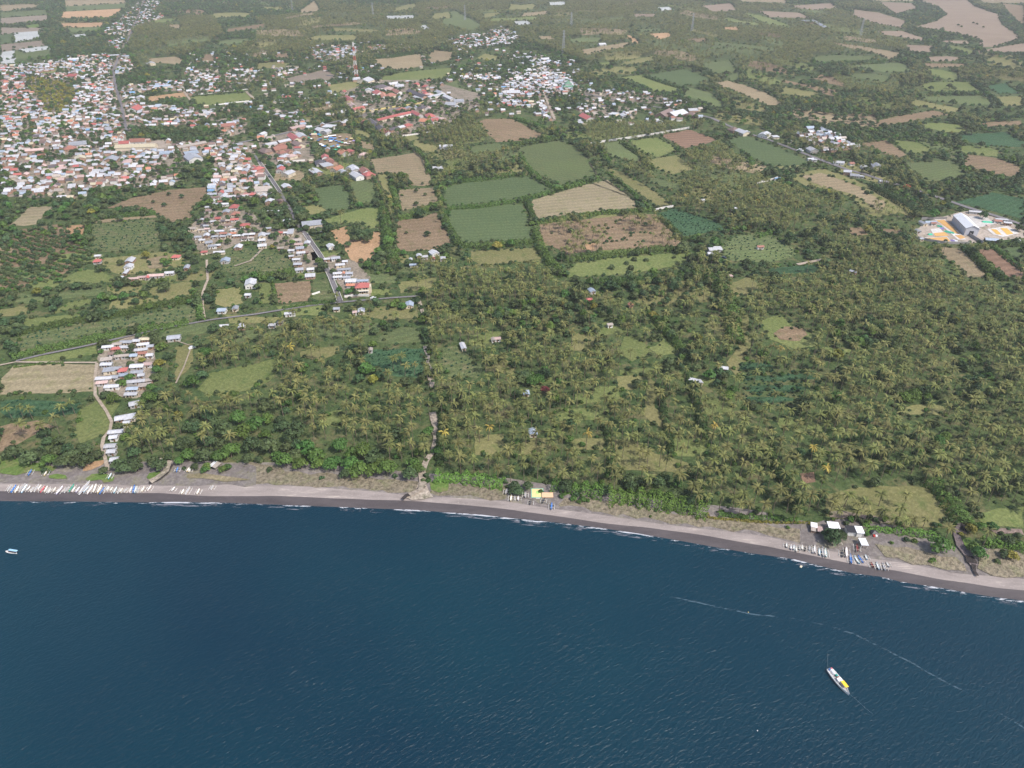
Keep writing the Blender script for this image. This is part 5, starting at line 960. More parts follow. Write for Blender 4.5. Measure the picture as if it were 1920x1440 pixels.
mk(o, 'roof', lambda m: (m.face([(-2.6, -2.4, 1.7), (0, -2.4, 2.3), (0, 2.4, 2.3), (-2.6, 2.4, 1.7)], WR), m.face([(0, -2.4, 2.3), (2.4, -2.4, 1.7), (2.4, 2.4, 1.7), (0, 2.4, 2.3)], rm('tan'))))
for sx in (-1, 1):
    for sy in (-1, 1): mk(o, 'post', lambda m: m.box(sx * 2.2 - .07, sx * 2.2 + .07, sy * 2.2 - .07, sy * 2.2 + .07, 0, 1.72, DOORM))

# market stalls
MC = {'blue': plain('tarp_blue', (.06, .22, .52)), 'green': plain('tarp_leaf', (.05, .38, .24)), 'teal': plain('tarp_sea', (.08, .38, .40)), 'white': WR, 'dark blue': plain('tarp_navy', (.04, .10, .26)), 'tan': rm('tan'), 'yellow': TY, 'violet': plain('tarp_violet', (.28, .22, .48)), 'orange': rm('orange'), 'pink': rm('pink')}
st_ = [(930, 170, 60, 'blue'), (870, 142, 48, 'green'), (962, 186, 40, 'green'), (790, 218, 46, 'green'), (828, 238, 34, 'white'), (965, 238, 54, 'dark blue'), (1040, 250, 40, 'green'), (1050, 212, 60, 'white'), (1110, 195, 60, 'white'), (1170, 188, 60, 'white'), (1120, 222, 56, 'blue'), (1180, 228, 56, 'blue'), (1105, 250, 46, 'blue'), (1150, 252, 40, 'blue'), (1120, 272, 50, 'white'), (1205, 265, 40, 'blue'), (1250, 283, 48, 'blue'), (1290, 292, 32, 'green'), (1130, 352, 30, 'teal'), (1162, 346, 26, 'blue'), (1222, 328, 32, 'blue'), (1235, 352, 44, 'white'), (1255, 368, 50, 'green'), (1305, 375, 60, 'teal'), (1205, 398, 56, 'green'), (1340, 300, 50, 'white'), (1385, 310, 56, 'tan'), (1410, 280, 40, 'pink'), (1430, 232, 44, 'yellow'), (1470, 268, 42, 'violet'), (1025, 348, 52, 'blue'), (970, 318, 44, 'white'), (1000, 336, 40, 'white'), (1365, 215, 26, 'orange'), (1360, 240, 26, 'blue'), (820, 172, 26, 'violet'), (1300, 250, 36, 'tan'), (935, 262, 40, 'dark blue'), (1260, 205, 40, 'pink')]
items = []
for x, y, w_, c in st_:
    px, py = 480 + x / 8, 230 + y / 8; X, Y = P(px, py, LAND + 2.3); s = w_ / 8 / S(py); o = T('market_stall', (X, Y, LAND), None, 'market stall', 'market stalls under coloured tarpaulins', 12 + 8 * math.sin(x))
    hw, hd = s / 2, max(2.2, s * .32)
    mk(o, 'canopy', lambda m: (m.face([(-hw, -hd, 2.2), (hw, -hd, 2.2), (hw, 0, 2.8), (-hw, 0, 2.8)], MC[c]), m.face([(-hw, 0, 2.8), (hw, 0, 2.8), (hw, hd, 2.2), (-hw, hd, 2.2)], MC[c])))
    mk(o, 'counter', lambda m: m.box(-hw * .8, hw * .8, -hd * .5, hd * .5, 0, .9, DOORM))
    for sx in (-1, 1):
        for sy in (-1, 1): mk(o, 'post', lambda m: m.box(sx * hw * .95 - .05, sx * hw * .95 + .05, sy * hd * .9 - .05, sy * hd * .9 + .05, 0, 2.25, DOORM))
    items.append([o, px, py, c + ' tarpaulin'])
label_by_rank(items, [('the left gate of the market', 580, 252), ('the big white awning of the market', 620, 254), ('the middle of the market', 628, 263), ('the lower right of the market', 638, 277), ('the right end of the market', 660, 262), ('the trees below the market', 605, 273)], 'stall')
# tarpaulins and green bulk sacks in the drying yard
for px, py, w_, d_, c, yw_, lb in [(1762, 424, 5, 2.2, 'green', -45, 'small green covered heap beside the left drying strip'), (1780, 435, 9, 3, 'green', -45, 'long green covered grain heap beside the warehouse'), (1744, 439, 4, 3, 'green', 0, 'green covered heap in the left yard corner'), (1851, 416, 10, 4, 'green', -10, 'bright green net spread in the upper yard'), (1766, 428, 4, 2, 'violet', -40, 'violet tarpaulin between two green heaps'), (1852, 422, 4, 4, 'pink', 20, 'pink tarpaulin in the right yard'), (1786, 451, 4, 2, 'violet', -45, 'violet and white truck load by the front drying floor'), (1791, 451, 4, 2, 'white', -45, 'white sheet by the front drying floor')]:
    X, Y = P(px, py, LAND + .7); o = T('covered_heap', (X, Y, LAND), lb, 'tarpaulin', 'covered heaps in the drying yard', yw_)
    mk(o, 'cover', lambda m: [m.face(q, MC[c]) for q in ([(-w_ / 2, -d_ / 2, .2), (w_ / 2, -d_ / 2, .2), (w_ / 2 * .8, 0, 1.5), (-w_ / 2 * .8, 0, 1.5)], [(w_ / 2, d_ / 2, .2), (-w_ / 2, d_ / 2, .2), (-w_ / 2 * .8, 0, 1.5), (w_ / 2 * .8, 0, 1.5)], [(w_ / 2, -d_ / 2, .2), (w_ / 2, d_ / 2, .2), (w_ / 2 * .8, 0, 1.5)], [(-w_ / 2, d_ / 2, .2), (-w_ / 2, -d_ / 2, .2), (-w_ / 2 * .8, 0, 1.5)])])

# pylons and the mast
STEEL = plain('galvanised', (.36, .37, .40), .5); MR = plain('mast_red', (.48, .12, .09)); MW = plain('mast_white', (.7, .68, .66))
def lattice(o, H, b0, b1, t, bands, arms=True, matf=None):
    mb = MB(); n_ = 8
    for i in range(n_):
        z0, z1 = H * i / n_, H * (i + 1) / n_; r0, r1 = b0 + (b1 - b0) * i / n_, b0 + (b1 - b0) * (i + 1) / n_; m_ = matf(i) if matf else STEEL
        c0 = [(r0, r0), (-r0, r0), (-r0, -r0), (r0, -r0)]; c1 = [(r1, r1), (-r1, r1), (-r1, -r1), (r1, -r1)]
        for k in range(4):
            a, b = c0[k], c0[(k + 1) % 4]; p, q = c1[k], c1[(k + 1) % 4]
            mb.bar((*a, z0), (*p, z1), t, m_, 4); mb.bar((*a, z0), (*q, z1), t * .6, m_, 3); mb.bar((*b, z0), (*p, z1), t * .6, m_, 3); mb.bar((*p, z1), (*q, z1), t * .6, m_, 3)
    ob('lattice_frame', mb.mesh('lattice_frame'), o)
    if arms:
        for z in (.72, .84, .95):
            mk(o, 'crossarm', lambda m: (m.bar((-4.5, 0, H * z), (4.5, 0, H * z), t, STEEL, 4), m.bar((-4.5, 0, H * z), (0, 0, H * z + 1.6), t * .6, STEEL, 3), m.bar((4.5, 0, H * z), (0, 0, H * z + 1.6), t * .6, STEEL, 3)))
for px, y0, y1, lb in [(545, -2, 22, 'lattice pylon at the upper left beyond the palm groves'), (697, 8, 29, 'lattice pylon beside the white plastic covered beds'), (871, 13, 38, 'lattice pylon among the green terraces'), (1072, 26, 50, 'lattice pylon deep in the central palm belt'), (1057, 61, 100, 'tall lattice pylon behind the white roofed village'), (1300, 29, 62, 'lattice pylon above the orange bare patches'), (1619, 38, 68, 'lattice pylon beside the distant palm stand at right')]:
    X, Y = P(px - (px - 960) * .01, y1); H = (y1 - y0) / S(y1) / math.sqrt(1 - sindep(y1) ** 2); o = T('power_pylon', (X, Y, LAND), lb, 'pylon', 'power line pylons', 20); lattice(o, H, 3.0, .6, .19, 0)
X, Y = P(669, 148); H = 62 / S(148) / math.sqrt(1 - sindep(148) ** 2); o = T('telecom_mast', (X, Y, LAND), 'tall red and white banded lattice telecom mast behind the huge white hall', 'mast'); lattice(o, H, 3.0, .9, .26, 0, False, lambda i: MR if i % 2 == 0 else MW)
mk(o, 'antenna_panels', lambda m: [m.box(1.2 * math.cos(a) - .3, 1.2 * math.cos(a) + .3, 1.2 * math.sin(a) - .3, 1.2 * math.sin(a) + .3, H - 4, H - 1, MW) for a in (0, 2.1, 4.2)])

# ------------------------------------------------------------------ hedges: each one a thing
def hedge(pts, w, h, mat, label, name='hedge'):
    W = np.array(wiggle([P(x, y, LAND + h * .5) for x, y in pts], 5, .5, False, int(pts[0][0])))
    y0 = pts[0][1]; far = 620 / max(300, y0 + 250); rs = np.random.default_rng(int(pts[0][0]) + 7)
    seg = np.linalg.norm(np.diff(W, axis=0), axis=1); L_ = seg.sum(); n_ = int(L_ * (w + 2 * h) * (4.2 if y0 > 560 else 2.4 if y0 > 330 else 1.1)); cum = np.concatenate([[0], np.cumsum(seg)])
    t = rs.uniform(0, L_, n_); i = np.clip(np.searchsorted(cum, t) - 1, 0, len(seg) - 1); f = ((t - cum[i]) / seg[i])[:, None]; c = W[i] * (1 - f) + W[i + 1] * f
    d = (W[i + 1] - W[i]) / seg[i][:, None]; nn = np.column_stack([-d[:, 1], d[:, 0]])
    a = rs.uniform(-.25, 3.39, n_); lump = 1 + .22 * np.sin(t / 1.9 + 2 * np.sin(t / 3.1)) + .16 * np.sin(t / .8)
    ca, sa = np.cos(a), np.maximum(np.sin(a), -.1); r = rs.uniform(.85, 1.08, n_) * lump
    V0 = np.column_stack([c + nn * (ca * w / 2 * r)[:, None], np.maximum(.15, sa * h * r)]); N0 = np.column_stack([nn * ca[:, None], sa]) + rs.normal(size=(n_, 3)) * .45
    v, fc = leaf_quads(V0, N0, (.36 if y0 > 560 else .5 if y0 > 330 else .75), rs); m = v.mean(0); m[2] = 0
    o = ob(name, mesh_np(name, v - m, fc, mat), loc=(m[0], m[1], LAND)); return tag(o, label, 'hedge', 'field hedges' if mat is HEDGE else 'coastal hedges')
HB = leafmat('leaf_coast', (.105, .195, .034), (.150, .250, .050)); HD = leafmat('leaf_dense', (.055, .095, .030), (.085, .135, .040))
HL = [
 ([(20, 669), (60, 656), (120, 646), (190, 631), (240, 620), (320, 610), (352, 602)], 7, 3.4, HEDGE, 'thick hedge between the long maize field and the coast road'),
 ([(30, 624), (120, 603), (200, 591), (250, 582), (280, 573), (330, 565), (362, 560)], 7, 3.6, HEDGE, 'hedge along the upper edge of the long maize field'),
 ([(363, 545), (373, 570), (376, 600)], 5, 3, HEDGE, 'short hedge at the right end of the long maize field'), ([(815, 892), (860, 893), (900, 897), (945, 905)], 8, 4, HB, 'clipped coastal hedge right of the stream mouth'),
 ([(1040, 903), (1060, 911), (1090, 915), (1132, 921)], 9, 5, HB, 'tall bright coastal hedge right of the yellow court'), ([(1140, 926), (1200, 930), (1270, 940), (1330, 954)], 12, 5, HB, 'longest dense coastal hedge above the sand'),
 ([(1326, 962), (1328, 970), (1380, 974), (1430, 978), (1500, 979), (1528, 981)], 1.3, 1, LEAFY, 'low yellow green clipped hedge in an angle'), ([(1345, 962), (1400, 968), (1450, 972), (1500, 975)], 3.5, 2, HB, 'shrubby hedge inside the low angled one'),
 ([(1618, 989), (1660, 992), (1700, 996), (1735, 1000), (1762, 1006)], 4.2, 2.6, HB, 'clipped hedge from the pavilions to the round tree by the creek'), ([(1752, 903), (1766, 922), (1785, 945), (1800, 965), (1812, 985)], 8.5, 5, HEDGE, 'tall hedge on the right side of the palm dotted clearing'),
 ([(1843, 1014), (1880, 1018), (1925, 1028), (1960, 1036)], 5, 3, HB, 'clipped hedge right of the creek'), ([(1210, 580), (1230, 598), (1255, 625), (1280, 655), (1294, 668)], 6.5, 4, HEDGE, 'diagonal hedge beside the curved green clearing'),
 ([(1312, 506), (1332, 520), (1350, 537), (1370, 565), (1376, 620), (1384, 642)], 11, 5.5, HEDGE, 'broad leafy belt curving down beside the tan strip'), ([(812, 344), (840, 341), (880, 337), (925, 332), (960, 326), (985, 326)], 7, 4, HEDGE, 'hedge along the top of the upper dark green field'),
 ([(838, 389), (900, 386), (960, 377), (1020, 363), (1042, 354)], 6, 3.6, HEDGE, 'hedge between the two dark green fields'), ([(976, 290), (985, 308), (1010, 335), (1045, 354), (1080, 345), (1122, 331)], 7, 4, HEDGE, 'hedge along the lower edge of the light green field'),
 ([(830, 395), (836, 415), (850, 440), (862, 459), (900, 460), (960, 455), (1000, 452)], 6.5, 4, HEDGE, 'hedge round the lower dark green field'), ([(984, 372), (996, 395), (1003, 420)], 6, 3.6, HEDGE, 'hedge between the straw field and the lower dark green field'),
 ([(1003, 418), (1060, 408), (1120, 399), (1190, 395), (1222, 393)], 5.5, 3.6, HEDGE, 'hedge along the lower edge of the straw field'), ([(1003, 430), (1013, 460), (1030, 490), (1058, 516)], 8, 5, HEDGE, 'wooded hedge left of the brown palm plot'),
 ([(1060, 486), (1120, 479), (1180, 472), (1240, 466), (1288, 466)], 7, 4.5, HEDGE, 'hedge between the brown palm plot and the long green field'), ([(1112, 526), (1175, 528), (1245, 518), (1310, 514)], 9, 5, HEDGE, 'broad hedge below the long green field'),
 ([(1235, 405), (1262, 428), (1278, 447), (1310, 444)], 5.5, 3.4, HEDGE, 'bright hedge beside the dark teal field'), ([(1137, 322), (1175, 350), (1210, 382), (1228, 396)], 3.5, 2.4, HEDGE, 'narrow hedge beside the diagonal ditch'),
 ([(818, 352), (824, 365), (830, 380)], 5.5, 3.2, HEDGE, 'short hedge left of the upper dark green field'), ([(745, 408), (780, 400), (805, 388), (828, 382)], 7, 4.4, HEDGE, 'hedge between the two brown tree dotted fields'),
 ([(717, 385), (724, 420), (728, 460), (740, 492)], 9, 5.5, HEDGE, 'tree belt right of the orange bare field'), ([(697, 325), (712, 352), (722, 376)], 3, 2.4, HEDGE, 'thin hedge on the left bank of the irrigation ditch'),
 ([(733, 342), (740, 365), (746, 392)], 6, 4, HEDGE, 'hedge between the small olive and tan fields'), ([(1815, 461), (1830, 480), (1855, 505), (1888, 523)], 8, 5, HEDGE, 'tree hedge between the tan field and the tilled soil'),
 ([(1864, 463), (1892, 485), (1925, 508)], 5, 3, HEDGE, 'hedge right of the tilled soil'), ([(1800, 460), (1840, 462), (1925, 455)], 4.5, 3, HEDGE, 'hedge below the drying yard'), ([(1635, 348), (1662, 362), (1690, 378), (1722, 402)], 8, 6, HD, 'dark wooded belt above the big olive field'),
 ([(485, 516), (520, 513), (552, 508)], 8, 5, HEDGE, 'dense hedge above the small brown field'), ([(510, 529), (514, 548), (517, 568)], 2.6, 2, HEDGE, 'thin hedge left of the small brown field'), ([(530, 578), (580, 569), (628, 565)], 4.5, 2, HEDGE, 'low hedge between the small brown field and the coast road'),
 ([(166, 418), (162, 440), (157, 462)], 5.5, 3.4, HEDGE, 'hedge left of the mottled square field'), ([(176, 408), (240, 402), (292, 398)], 6, 4, HEDGE, 'hedge above the mottled square field'), ([(1285, 120), (1310, 126), (1345, 146)], 9, 6, HD, 'hedge above the far teal field'),
 ([(1207, 142), (1255, 158), (1290, 168)], 6, 4, HD, 'hedge between the far teal and light green fields'), ([(1515, 122), (1585, 117), (1657, 116)], 9, 6, HD, 'far hedge between two green fields at right'), ([(1740, 176), (1790, 174), (1842, 174)], 7, 5, HD, 'far hedge across the middle of the paired green fields'),
 ([(1822, 154), (1850, 173), (1877, 196)], 7, 5, HD, 'far hedge on the right of the paired green fields'), ([(802, 122), (830, 118), (858, 115)], 8, 5, HD, 'far hedge right of the big brown field'), ([(685, 108), (730, 106), (792, 96)], 9, 6, HD, 'wooded hedge above the big brown field'),
 ([(750, 256), (775, 275), (800, 298), (803, 325)], 5, 3.4, HEDGE, 'hedge curving down beside the long narrow ditch'), ([(687, 243), (705, 250), (722, 260)], 8, 5, HEDGE, 'bushy hedge below the school roofs'), ([(552, 157), (605, 150)], 7, 5, HD, 'hedge below the bare earth pitch'),
 ([(960, 270), (1010, 263), (1055, 257)], 8, 5, HEDGE, 'hedge between the far brown field and the light green field'), ([(960, 219), (1010, 235), (1048, 253)], 7, 4.6, HEDGE, 'hedge above the far brown field'), ([(1165, 266), (1197, 287), (1225, 316)], 6, 4, HEDGE, 'hedge left of the two small olive fields'),
 ([(1540, 238), (1580, 250)], 5, 4, HD, 'hedge behind the isolated kampung'), ([(25, 688), (70, 682), (120, 680)], 1.6, 1.2, HEDGE, 'low hedge above the straw field'), ([(1420, 442), (1460, 430)], 5, 4, HEDGE, 'hedge at the corner of the teal field by the white compound'),
 ([(1238, 728), (1246, 780), (1260, 850)], 4, 3, HD, 'dark shrub line right of the long glade in the middle grove'), ([(1300, 880), (1304, 905), (1308, 932)], 5, 4, HD, 'dark shrub line at the end of the longest coastal hedge'), ([(832, 742), (828, 800), (823, 872)], 5, 3.4, HD, 'dark shrub line on the right bank of the dry stream'),
 ([(1138, 800), (1144, 840), (1149, 884)], 4.5, 3.4, HD, 'dark shrub line left of the palm dotted glade'), ([(1440, 838), (1462, 880), (1490, 930), (1500, 962)], 6, 4, HD, 'dark hedge winding down through the grove left of the soil patch'), ([(1290, 700), (1310, 760), (1322, 820)], 5, 4, HD, 'dark shrub line through the grove right of the grove hut'),
]
for a in HL: hedge(*a)

# ------------------------------------------------------------------ single trees of the photo, placed one by one
def tree(x, y, r, kind, label, cat='tree', group=None, name='broadleaf_tree', hs=1.0):
    o = bpy.data.objects.new(name, None); link(o); o.location = (x, y, LAND); o.rotation_euler = (0, 0, rng.uniform(0, 6.28)); o.scale = (r, r, r * hs)
    ob('crown', CR[kind][int(rng.integers(len(CR[kind])))], o); ob('trunk', TR[int(rng.integers(2))], o); return tag(o, label, cat, group)
def bush(x, y, r, kind, label, group, name='shrub'):
    o = ob(name, BU[kind][int(rng.integers(len(BU[kind])))], None, (x, y, LAND), rng.uniform(0, 6.28), (r, r, r)); return tag(o, label, 'shrub', group)
LMT = [('the big brown tree dotted field', 790, 440), ('the small tan field with two bushes', 790, 368), ('the orange bare field', 670, 460), ('the brown field below the town', 310, 380), ('the white orchard hall', 250, 490), ('the red hipped orchard house', 330, 483), ('the long green field', 1190, 490), ('the olive palm clearing', 1215, 550), ('the big olive field', 1610, 365), ('the vast pink field', 1800, 48), ('the paired green fields', 1790, 175), ('the far right brown land', 1830, 250),
       ('the beach pavilions', 1590, 1000), ('the round headed creek mouth tree', 1767, 1019), ('the right hand creek bank', 1840, 1020), ('the beached boats path', 200, 880), ('the left beach grass', 80, 865), ('the beach shelter', 404, 876), ('the gully', 310, 875), ('the left end of the coastal wood', 510, 845), ('the middle of the coastal wood', 600, 850), ('the right end of the coastal wood', 700, 865), ('the stream mouth', 790, 890), ('the bend of the dry stream bed', 805, 805), ('the beach village', 240, 690), ('the yellow court', 1007, 925), ('the coconut grove clearing', 1000, 735), ('the drying yard', 1740, 410), ('the villa', 672, 530), ('the round green field', 575, 360), ('the two barns by the footpath', 420, 590), ('the coast road bend', 350, 630)]
TS = []
for px, py, r, k in [(801, 436, 4, 'green'), (762, 435, 2.2, 'green'), (780, 356, 3, 'green'), (797, 363, 2.6, 'green'), (780, 380, 3.6, 'green'), (745, 381, 4, 'green'), (792, 343, 2.2, 'green'), (677, 438, 7, 'green'), (668, 428, 6, 'green'), (688, 446, 5, 'green'), (664, 444, 5, 'green'), (652, 456, 4, 'green'), (677, 487, 3, 'green'), (307, 382, 3.2, 'green'), (287, 377, 2.6, 'green'), (340, 366, 3.6, 'green'), (316, 362, 3, 'green'), (255, 387, 4, 'green'), (270, 396, 5, 'green'), (273, 475, 5, 'yellow'), (305, 487, 4, 'bright'), (313, 492, 4, 'bright'), (186, 500, 5, 'green'), (307, 535, 6, 'green'), (225, 490, 4, 'green'),
                     (1767, 54, 8, 'green'), (1825, 42, 4.5, 'green'), (1832, 44, 4.5, 'green'), (1844, 50, 4.5, 'green'), (1767, 66, 8, 'green'), (1797, 46, 5, 'green'), (1803, 49, 5, 'green'), (1781, 160, 6.5, 'green'), (1746, 164, 6, 'green'), (1789, 165, 5.5, 'green'), (1787, 190, 7, 'green'), (1841, 269, 6, 'green'), (1797, 255, 6, 'green'), (1804, 270, 6, 'green'), (1812, 232, 8, 'green'), (1825, 241, 9, 'green'), (1890, 127, 9, 'green'),
                     (1563, 1003, 5.2, 'green'), (1572, 1000, 4.6, 'green'), (1556, 1000, 4.4, 'green'), (1768, 1020, 5.8, 'bright'), (1836, 1032, 4.4, 'bright'), (1827, 1024, 4, 'bright'), (1822, 988, 3.6, 'yellow'), (1842, 985, 3, 'bright'), (1862, 984, 3, 'bright'), (1802, 1000, 1.6, 'yellow'), (1898, 1038, 3.6, 'yellow'), (1885, 1036, 3, 'green'),
                     (193, 880, 3, 'green'), (231, 873, 5, 'green'), (222, 868, 5, 'green'), (246, 868, 5, 'green'), (256, 872, 4, 'green'), (297, 868, 5, 'green'), (285, 862, 4, 'green'), (364, 873, 2.8, 'green'), (387, 872, 3, 'bright'), (384, 879, 2.6, 'bright'), (418, 877, 2.8, 'bright'), (427, 874, 2.8, 'bright'), (463, 856, 4, 'green'), (335, 862, 3.4, 'bright'),
                     (88, 860, 5, 'bright'), (116, 862, 5, 'green'), (142, 860, 5, 'green'), (158, 861, 5, 'green'), (52, 856, 6, 'green'), (22, 845, 6, 'green'), (181, 850, 4, 'green'), (70, 848, 5, 'green'), (130, 850, 5, 'green'),
                     (500, 781, 5, 'bright'), (503, 832, 6.4, 'green'), (533, 860, 5.6, 'bright'), (520, 852, 4, 'bright'), (563, 866, 4.8, 'bright'), (575, 835, 6.2, 'bright'), (591, 850, 6.2, 'bright'), (597, 867, 4.4, 'bright'), (636, 832, 5.6, 'bright'), (660, 845, 5, 'bright'), (680, 842, 6.4, 'bright'), (700, 856, 6.2, 'green'), (658, 868, 6.6, 'bright'), (630, 862, 4.6, 'bright'), (674, 877, 6.2, 'bright'), (697, 877, 5, 'bright'), (724, 874, 6.2, 'bright'), (648, 884, 4.2, 'green'), (712, 866, 5, 'bright'), (618, 866, 5, 'bright'), (553, 850, 5, 'green'), (530, 795, 5, 'green'), (558, 800, 6, 'green'), (767, 885, 4.8, 'green'), (775, 866, 4.8, 'bright'), (784, 874, 4, 'bright'), (804, 805, 3.6, 'bright'), (545, 815, 6, 'green'), (480, 790, 6, 'bright'), (455, 805, 6, 'bright'), (420, 800, 6, 'green'), (445, 780, 6, 'bright'), (470, 830, 6, 'green'), (380, 850, 6, 'green'), (430, 842, 6, 'bright'), (408, 852, 5, 'bright'), (350, 850, 5, 'bright'),
                     (965, 908, 3.6, 'green'), (972, 918, 3.8, 'green'), (962, 917, 3.2, 'green'), (990, 908, 3.4, 'green'), (998, 712, 5.5, 'bright'), (1012, 708, 5, 'bright'), (1022, 728, 3.4, 'red'), (1195, 716, 4.6, 'green'), (985, 700, 5, 'green'),
                     (265, 674, 3, 'yellow'), (476 // 2, 668, 2, 'green'), (222, 661, 3.6, 'green'), (242, 660, 3.4, 'green'), (243, 680, 3, 'green'), (224, 715, 3.2, 'green'), (243, 705, 3.6, 'bright'), (230, 716, 3.4, 'bright'), (210, 742, 5, 'bright'), (196, 738, 4, 'green'), (297, 678, 4.4, 'yellow'), (292, 690, 4, 'bright'), (290, 705, 4, 'green'),
                     (577, 368, 6, 'bright'), (566, 358, 5, 'green'), (653, 545, 4, 'bright'), (661, 541, 3.6, 'bright'), (668, 548, 3.4, 'green'), (636, 540, 3, 'bright'), (1716, 398, 6, 'green'), (1752, 398, 7, 'bright'), (1737, 386, 6, 'green'), (1765, 392, 7, 'green'), (1780, 385, 6, 'green'), (1768, 380, 5, 'yellow'), (1845, 401, 5.5, 'green'), (1913, 425, 5, 'green'), (400, 612, 5, 'green'), (370, 640, 5, 'green'), (382, 660, 6, 'bright'), (360, 712, 6, 'bright'), (395, 500, 5, 'green'), (403, 495, 5, 'green'), (1845, 458, 3, 'green'), (1875, 452, 3.4, 'green'), (940, 668, 4, 'green'), (1570, 740, 5, 'bright'), (1715, 738, 6, 'bright'), (1700, 742, 5, 'bright'), (1762, 823, 4.6, 'bright'), (1775, 815, 4, 'bright')]:
    X, Y = P(px, py, LAND + r * .95); kk = {'green': 'dark green', 'bright': 'bright green', 'yellow': 'yellow green', 'red': 'dark red leaved'}[k]
    o = tree(X, Y, r * .93, k, 'x', hs=.92 if r > 5 else .85); TS.append([o, px, py, ('large ' if r > 5.3 else 'small ' if r < 3.1 else '') + kk]); OCC = np.vstack([OCC, (X, Y, r * .75)])
label_by_rank(TS, LMT, 'tree')
for o, *_ in TS: o['group'] = 'single broadleaf trees'
BS = []
for px, py, r, k in [(1175, 493, 2.6, 'green'), (1189, 486, 3, 'green'), (1212, 487, 2.6, 'green'), (1147, 501, 3.4, 'green'), (1183, 502, 3.4, 'green'), (1271, 493, 2.2, 'green'), (1264, 482, 2.2, 'green'), (1210, 557, 3.4, 'green'), (1229, 547, 3.2, 'green'), (1315, 551, 2.6, 'green'), (1040, 407, 3, 'green'), (1625, 361, 3.6, 'green'), (1601, 369, 3, 'green'), (1625.5, 1002, 1.6, 'bright'), (1477, 989, 1.3, 'bright'), (1672, 1018, 1.2, 'bright'), (1750, 1050, 1.6, 'bright'), (1745, 1053, 1.2, 'bright'), (1700, 1012, 1.8, 'green'), (1715, 1014, 1.6, 'bright'), (1052, 930, 1.8, 'bright'), (1058, 926, 1.4, 'bright'), (1075, 934, 2, 'bright'), (1092, 936, 2.2, 'bright'), (1086, 941, 1.6, 'bright'), (1102, 938, 1.4, 'bright'), (1230, 958, 1, 'bright'), (1220, 968, .9, 'bright'), (950, 912, 1.2, 'bright'), (505, 880, 2, 'green'), (603, 896, 1.6, 'green'), (740, 892, 1.8, 'green'), (345, 878, 1.5, 'green'), (1870, 1052, 1.8, 'green')]:
    X, Y = P(px, py, LAND + r * .5); o = bush(X, Y, r, k, 'x', 'single shrubs'); BS.append([o, px, py, ('small ' if r < 2 else '') + {'green': 'olive green', 'bright': 'bright green'}[k]])
label_by_rank(BS, LMT, 'shrub')
# isolated palms
PALMS_X = [(1702, 930, 9), (1655, 928, 8), (1658, 980 - 20, 9), (1693, 953, 8.5), (1681, 973, 7.5), (1699, 975, 7), (1737, 973, 6), (1782, 990, 6.5), (1606, 946, 8), (1622, 942, 8), (1609, 960, 8), (1632, 958, 8.5), (1562, 944, 8), (1571, 958, 7), (1573, 930, 9), (1590, 928, 9), (1715, 975, 6),
            (1700, 392, 9), (1688, 388, 9), (1675, 390, 9), (1664, 386, 9), (1662, 378, 9), (1648, 396, 9), (1645, 385, 9), (1705, 397, 9), (1685, 400, 9), (1668, 398, 9), (1650, 372, 9), (1628, 395, 9), (1612, 388, 9), (1640, 378, 9), (1520, 345, 9), (1530, 350, 9), (1545, 352, 9), (1560, 358, 9), (1572, 362, 9),
            (735, 672, 9), (730, 698, 9), (758, 686, 8), (776, 684, 8), (750, 667, 8), (725, 745 - 47, 9), (14, 765, 9), (35, 764, 9), (53, 768, 8), (113, 762, 8), (132, 754, 9), (1157, 645, 8), (1183, 657, 8), (1218, 704, 9)]

# ------------------------------------------------------------------ groves and woods
CLEARP = CLEAR
def openland(px, py, x, y, base=True):
    r = anypoly(px, py, CLEAR)
    if base:
        bx, by = proj(x, y, LAND); r |= anypoly(bx, by, CLEAR)
    return r
BEACHZ = [[(430, 866), (505, 872), (560, 884), (640, 892), (740, 898), (792, 903), (815, 905), (940, 908), (1040, 932), (1150, 940), (1330, 968), (1500, 985), (1560, 1000), (1680, 990), (1800, 1008), (1860, 1030), (1925, 1034), (1990, 1150), (0, 960), (-50, 900), (0, 888), (110, 886), (200, 872), (300, 868), (345, 866)], [(1790, 985), (1815, 985), (1835, 1060), (1815, 1075)]]
# palms
x, y, rs = cand(6.3, 9, .8, seed=31, sp2=9.0); hs = np.clip(rs.normal(.93, .14, x.shape), .5, 1.2); px, py = proj(x, y, LAND + 10.5 * hs)
zone = anypoly(px, py, PALMZ); gap = vnoise(x, y, 34, 5); inb = anypoly(px, py, BROAD)
brownplot = inpoly(px, py, PALMZ[5]); sparse = anypoly(px, py, [PALMZ[10], PALMZ[11], PALMZ[12]])
ds = np.where(zone, .97, .0); farm = (~zone) & (py < 700); ds = np.where(farm, np.clip(vnoise(x, y, 90, 6) * 1.1, 0, .55) * np.where(px > 420, 1, .25), ds)
ds = np.where(zone & (gap < -.9), .4, ds); ds = np.where(inb, .28, ds); ds = np.where(zone & (y > 1300), np.clip(.62 + .5 * vnoise(x, y, 70, 15), .08, .93), ds); ds = np.where(brownplot, .62, ds); ds = np.where(sparse, .30, ds)
semi = [q for q in ([(1154, 824), (1200, 830), (1227, 850), (1290, 868), (1298, 886), (1170, 882), (1152, 860)], [(1388, 682), (1460, 677), (1545, 706), (1540, 744), (1480, 768), (1402, 765)], [(1183, 536), (1245, 527), (1285, 523), (1328, 536), (1335, 564), (1312, 568), (1300, 552), (1247, 575), (1192, 568)])]
ds = np.where(anypoly(px, py, semi), .38, ds)
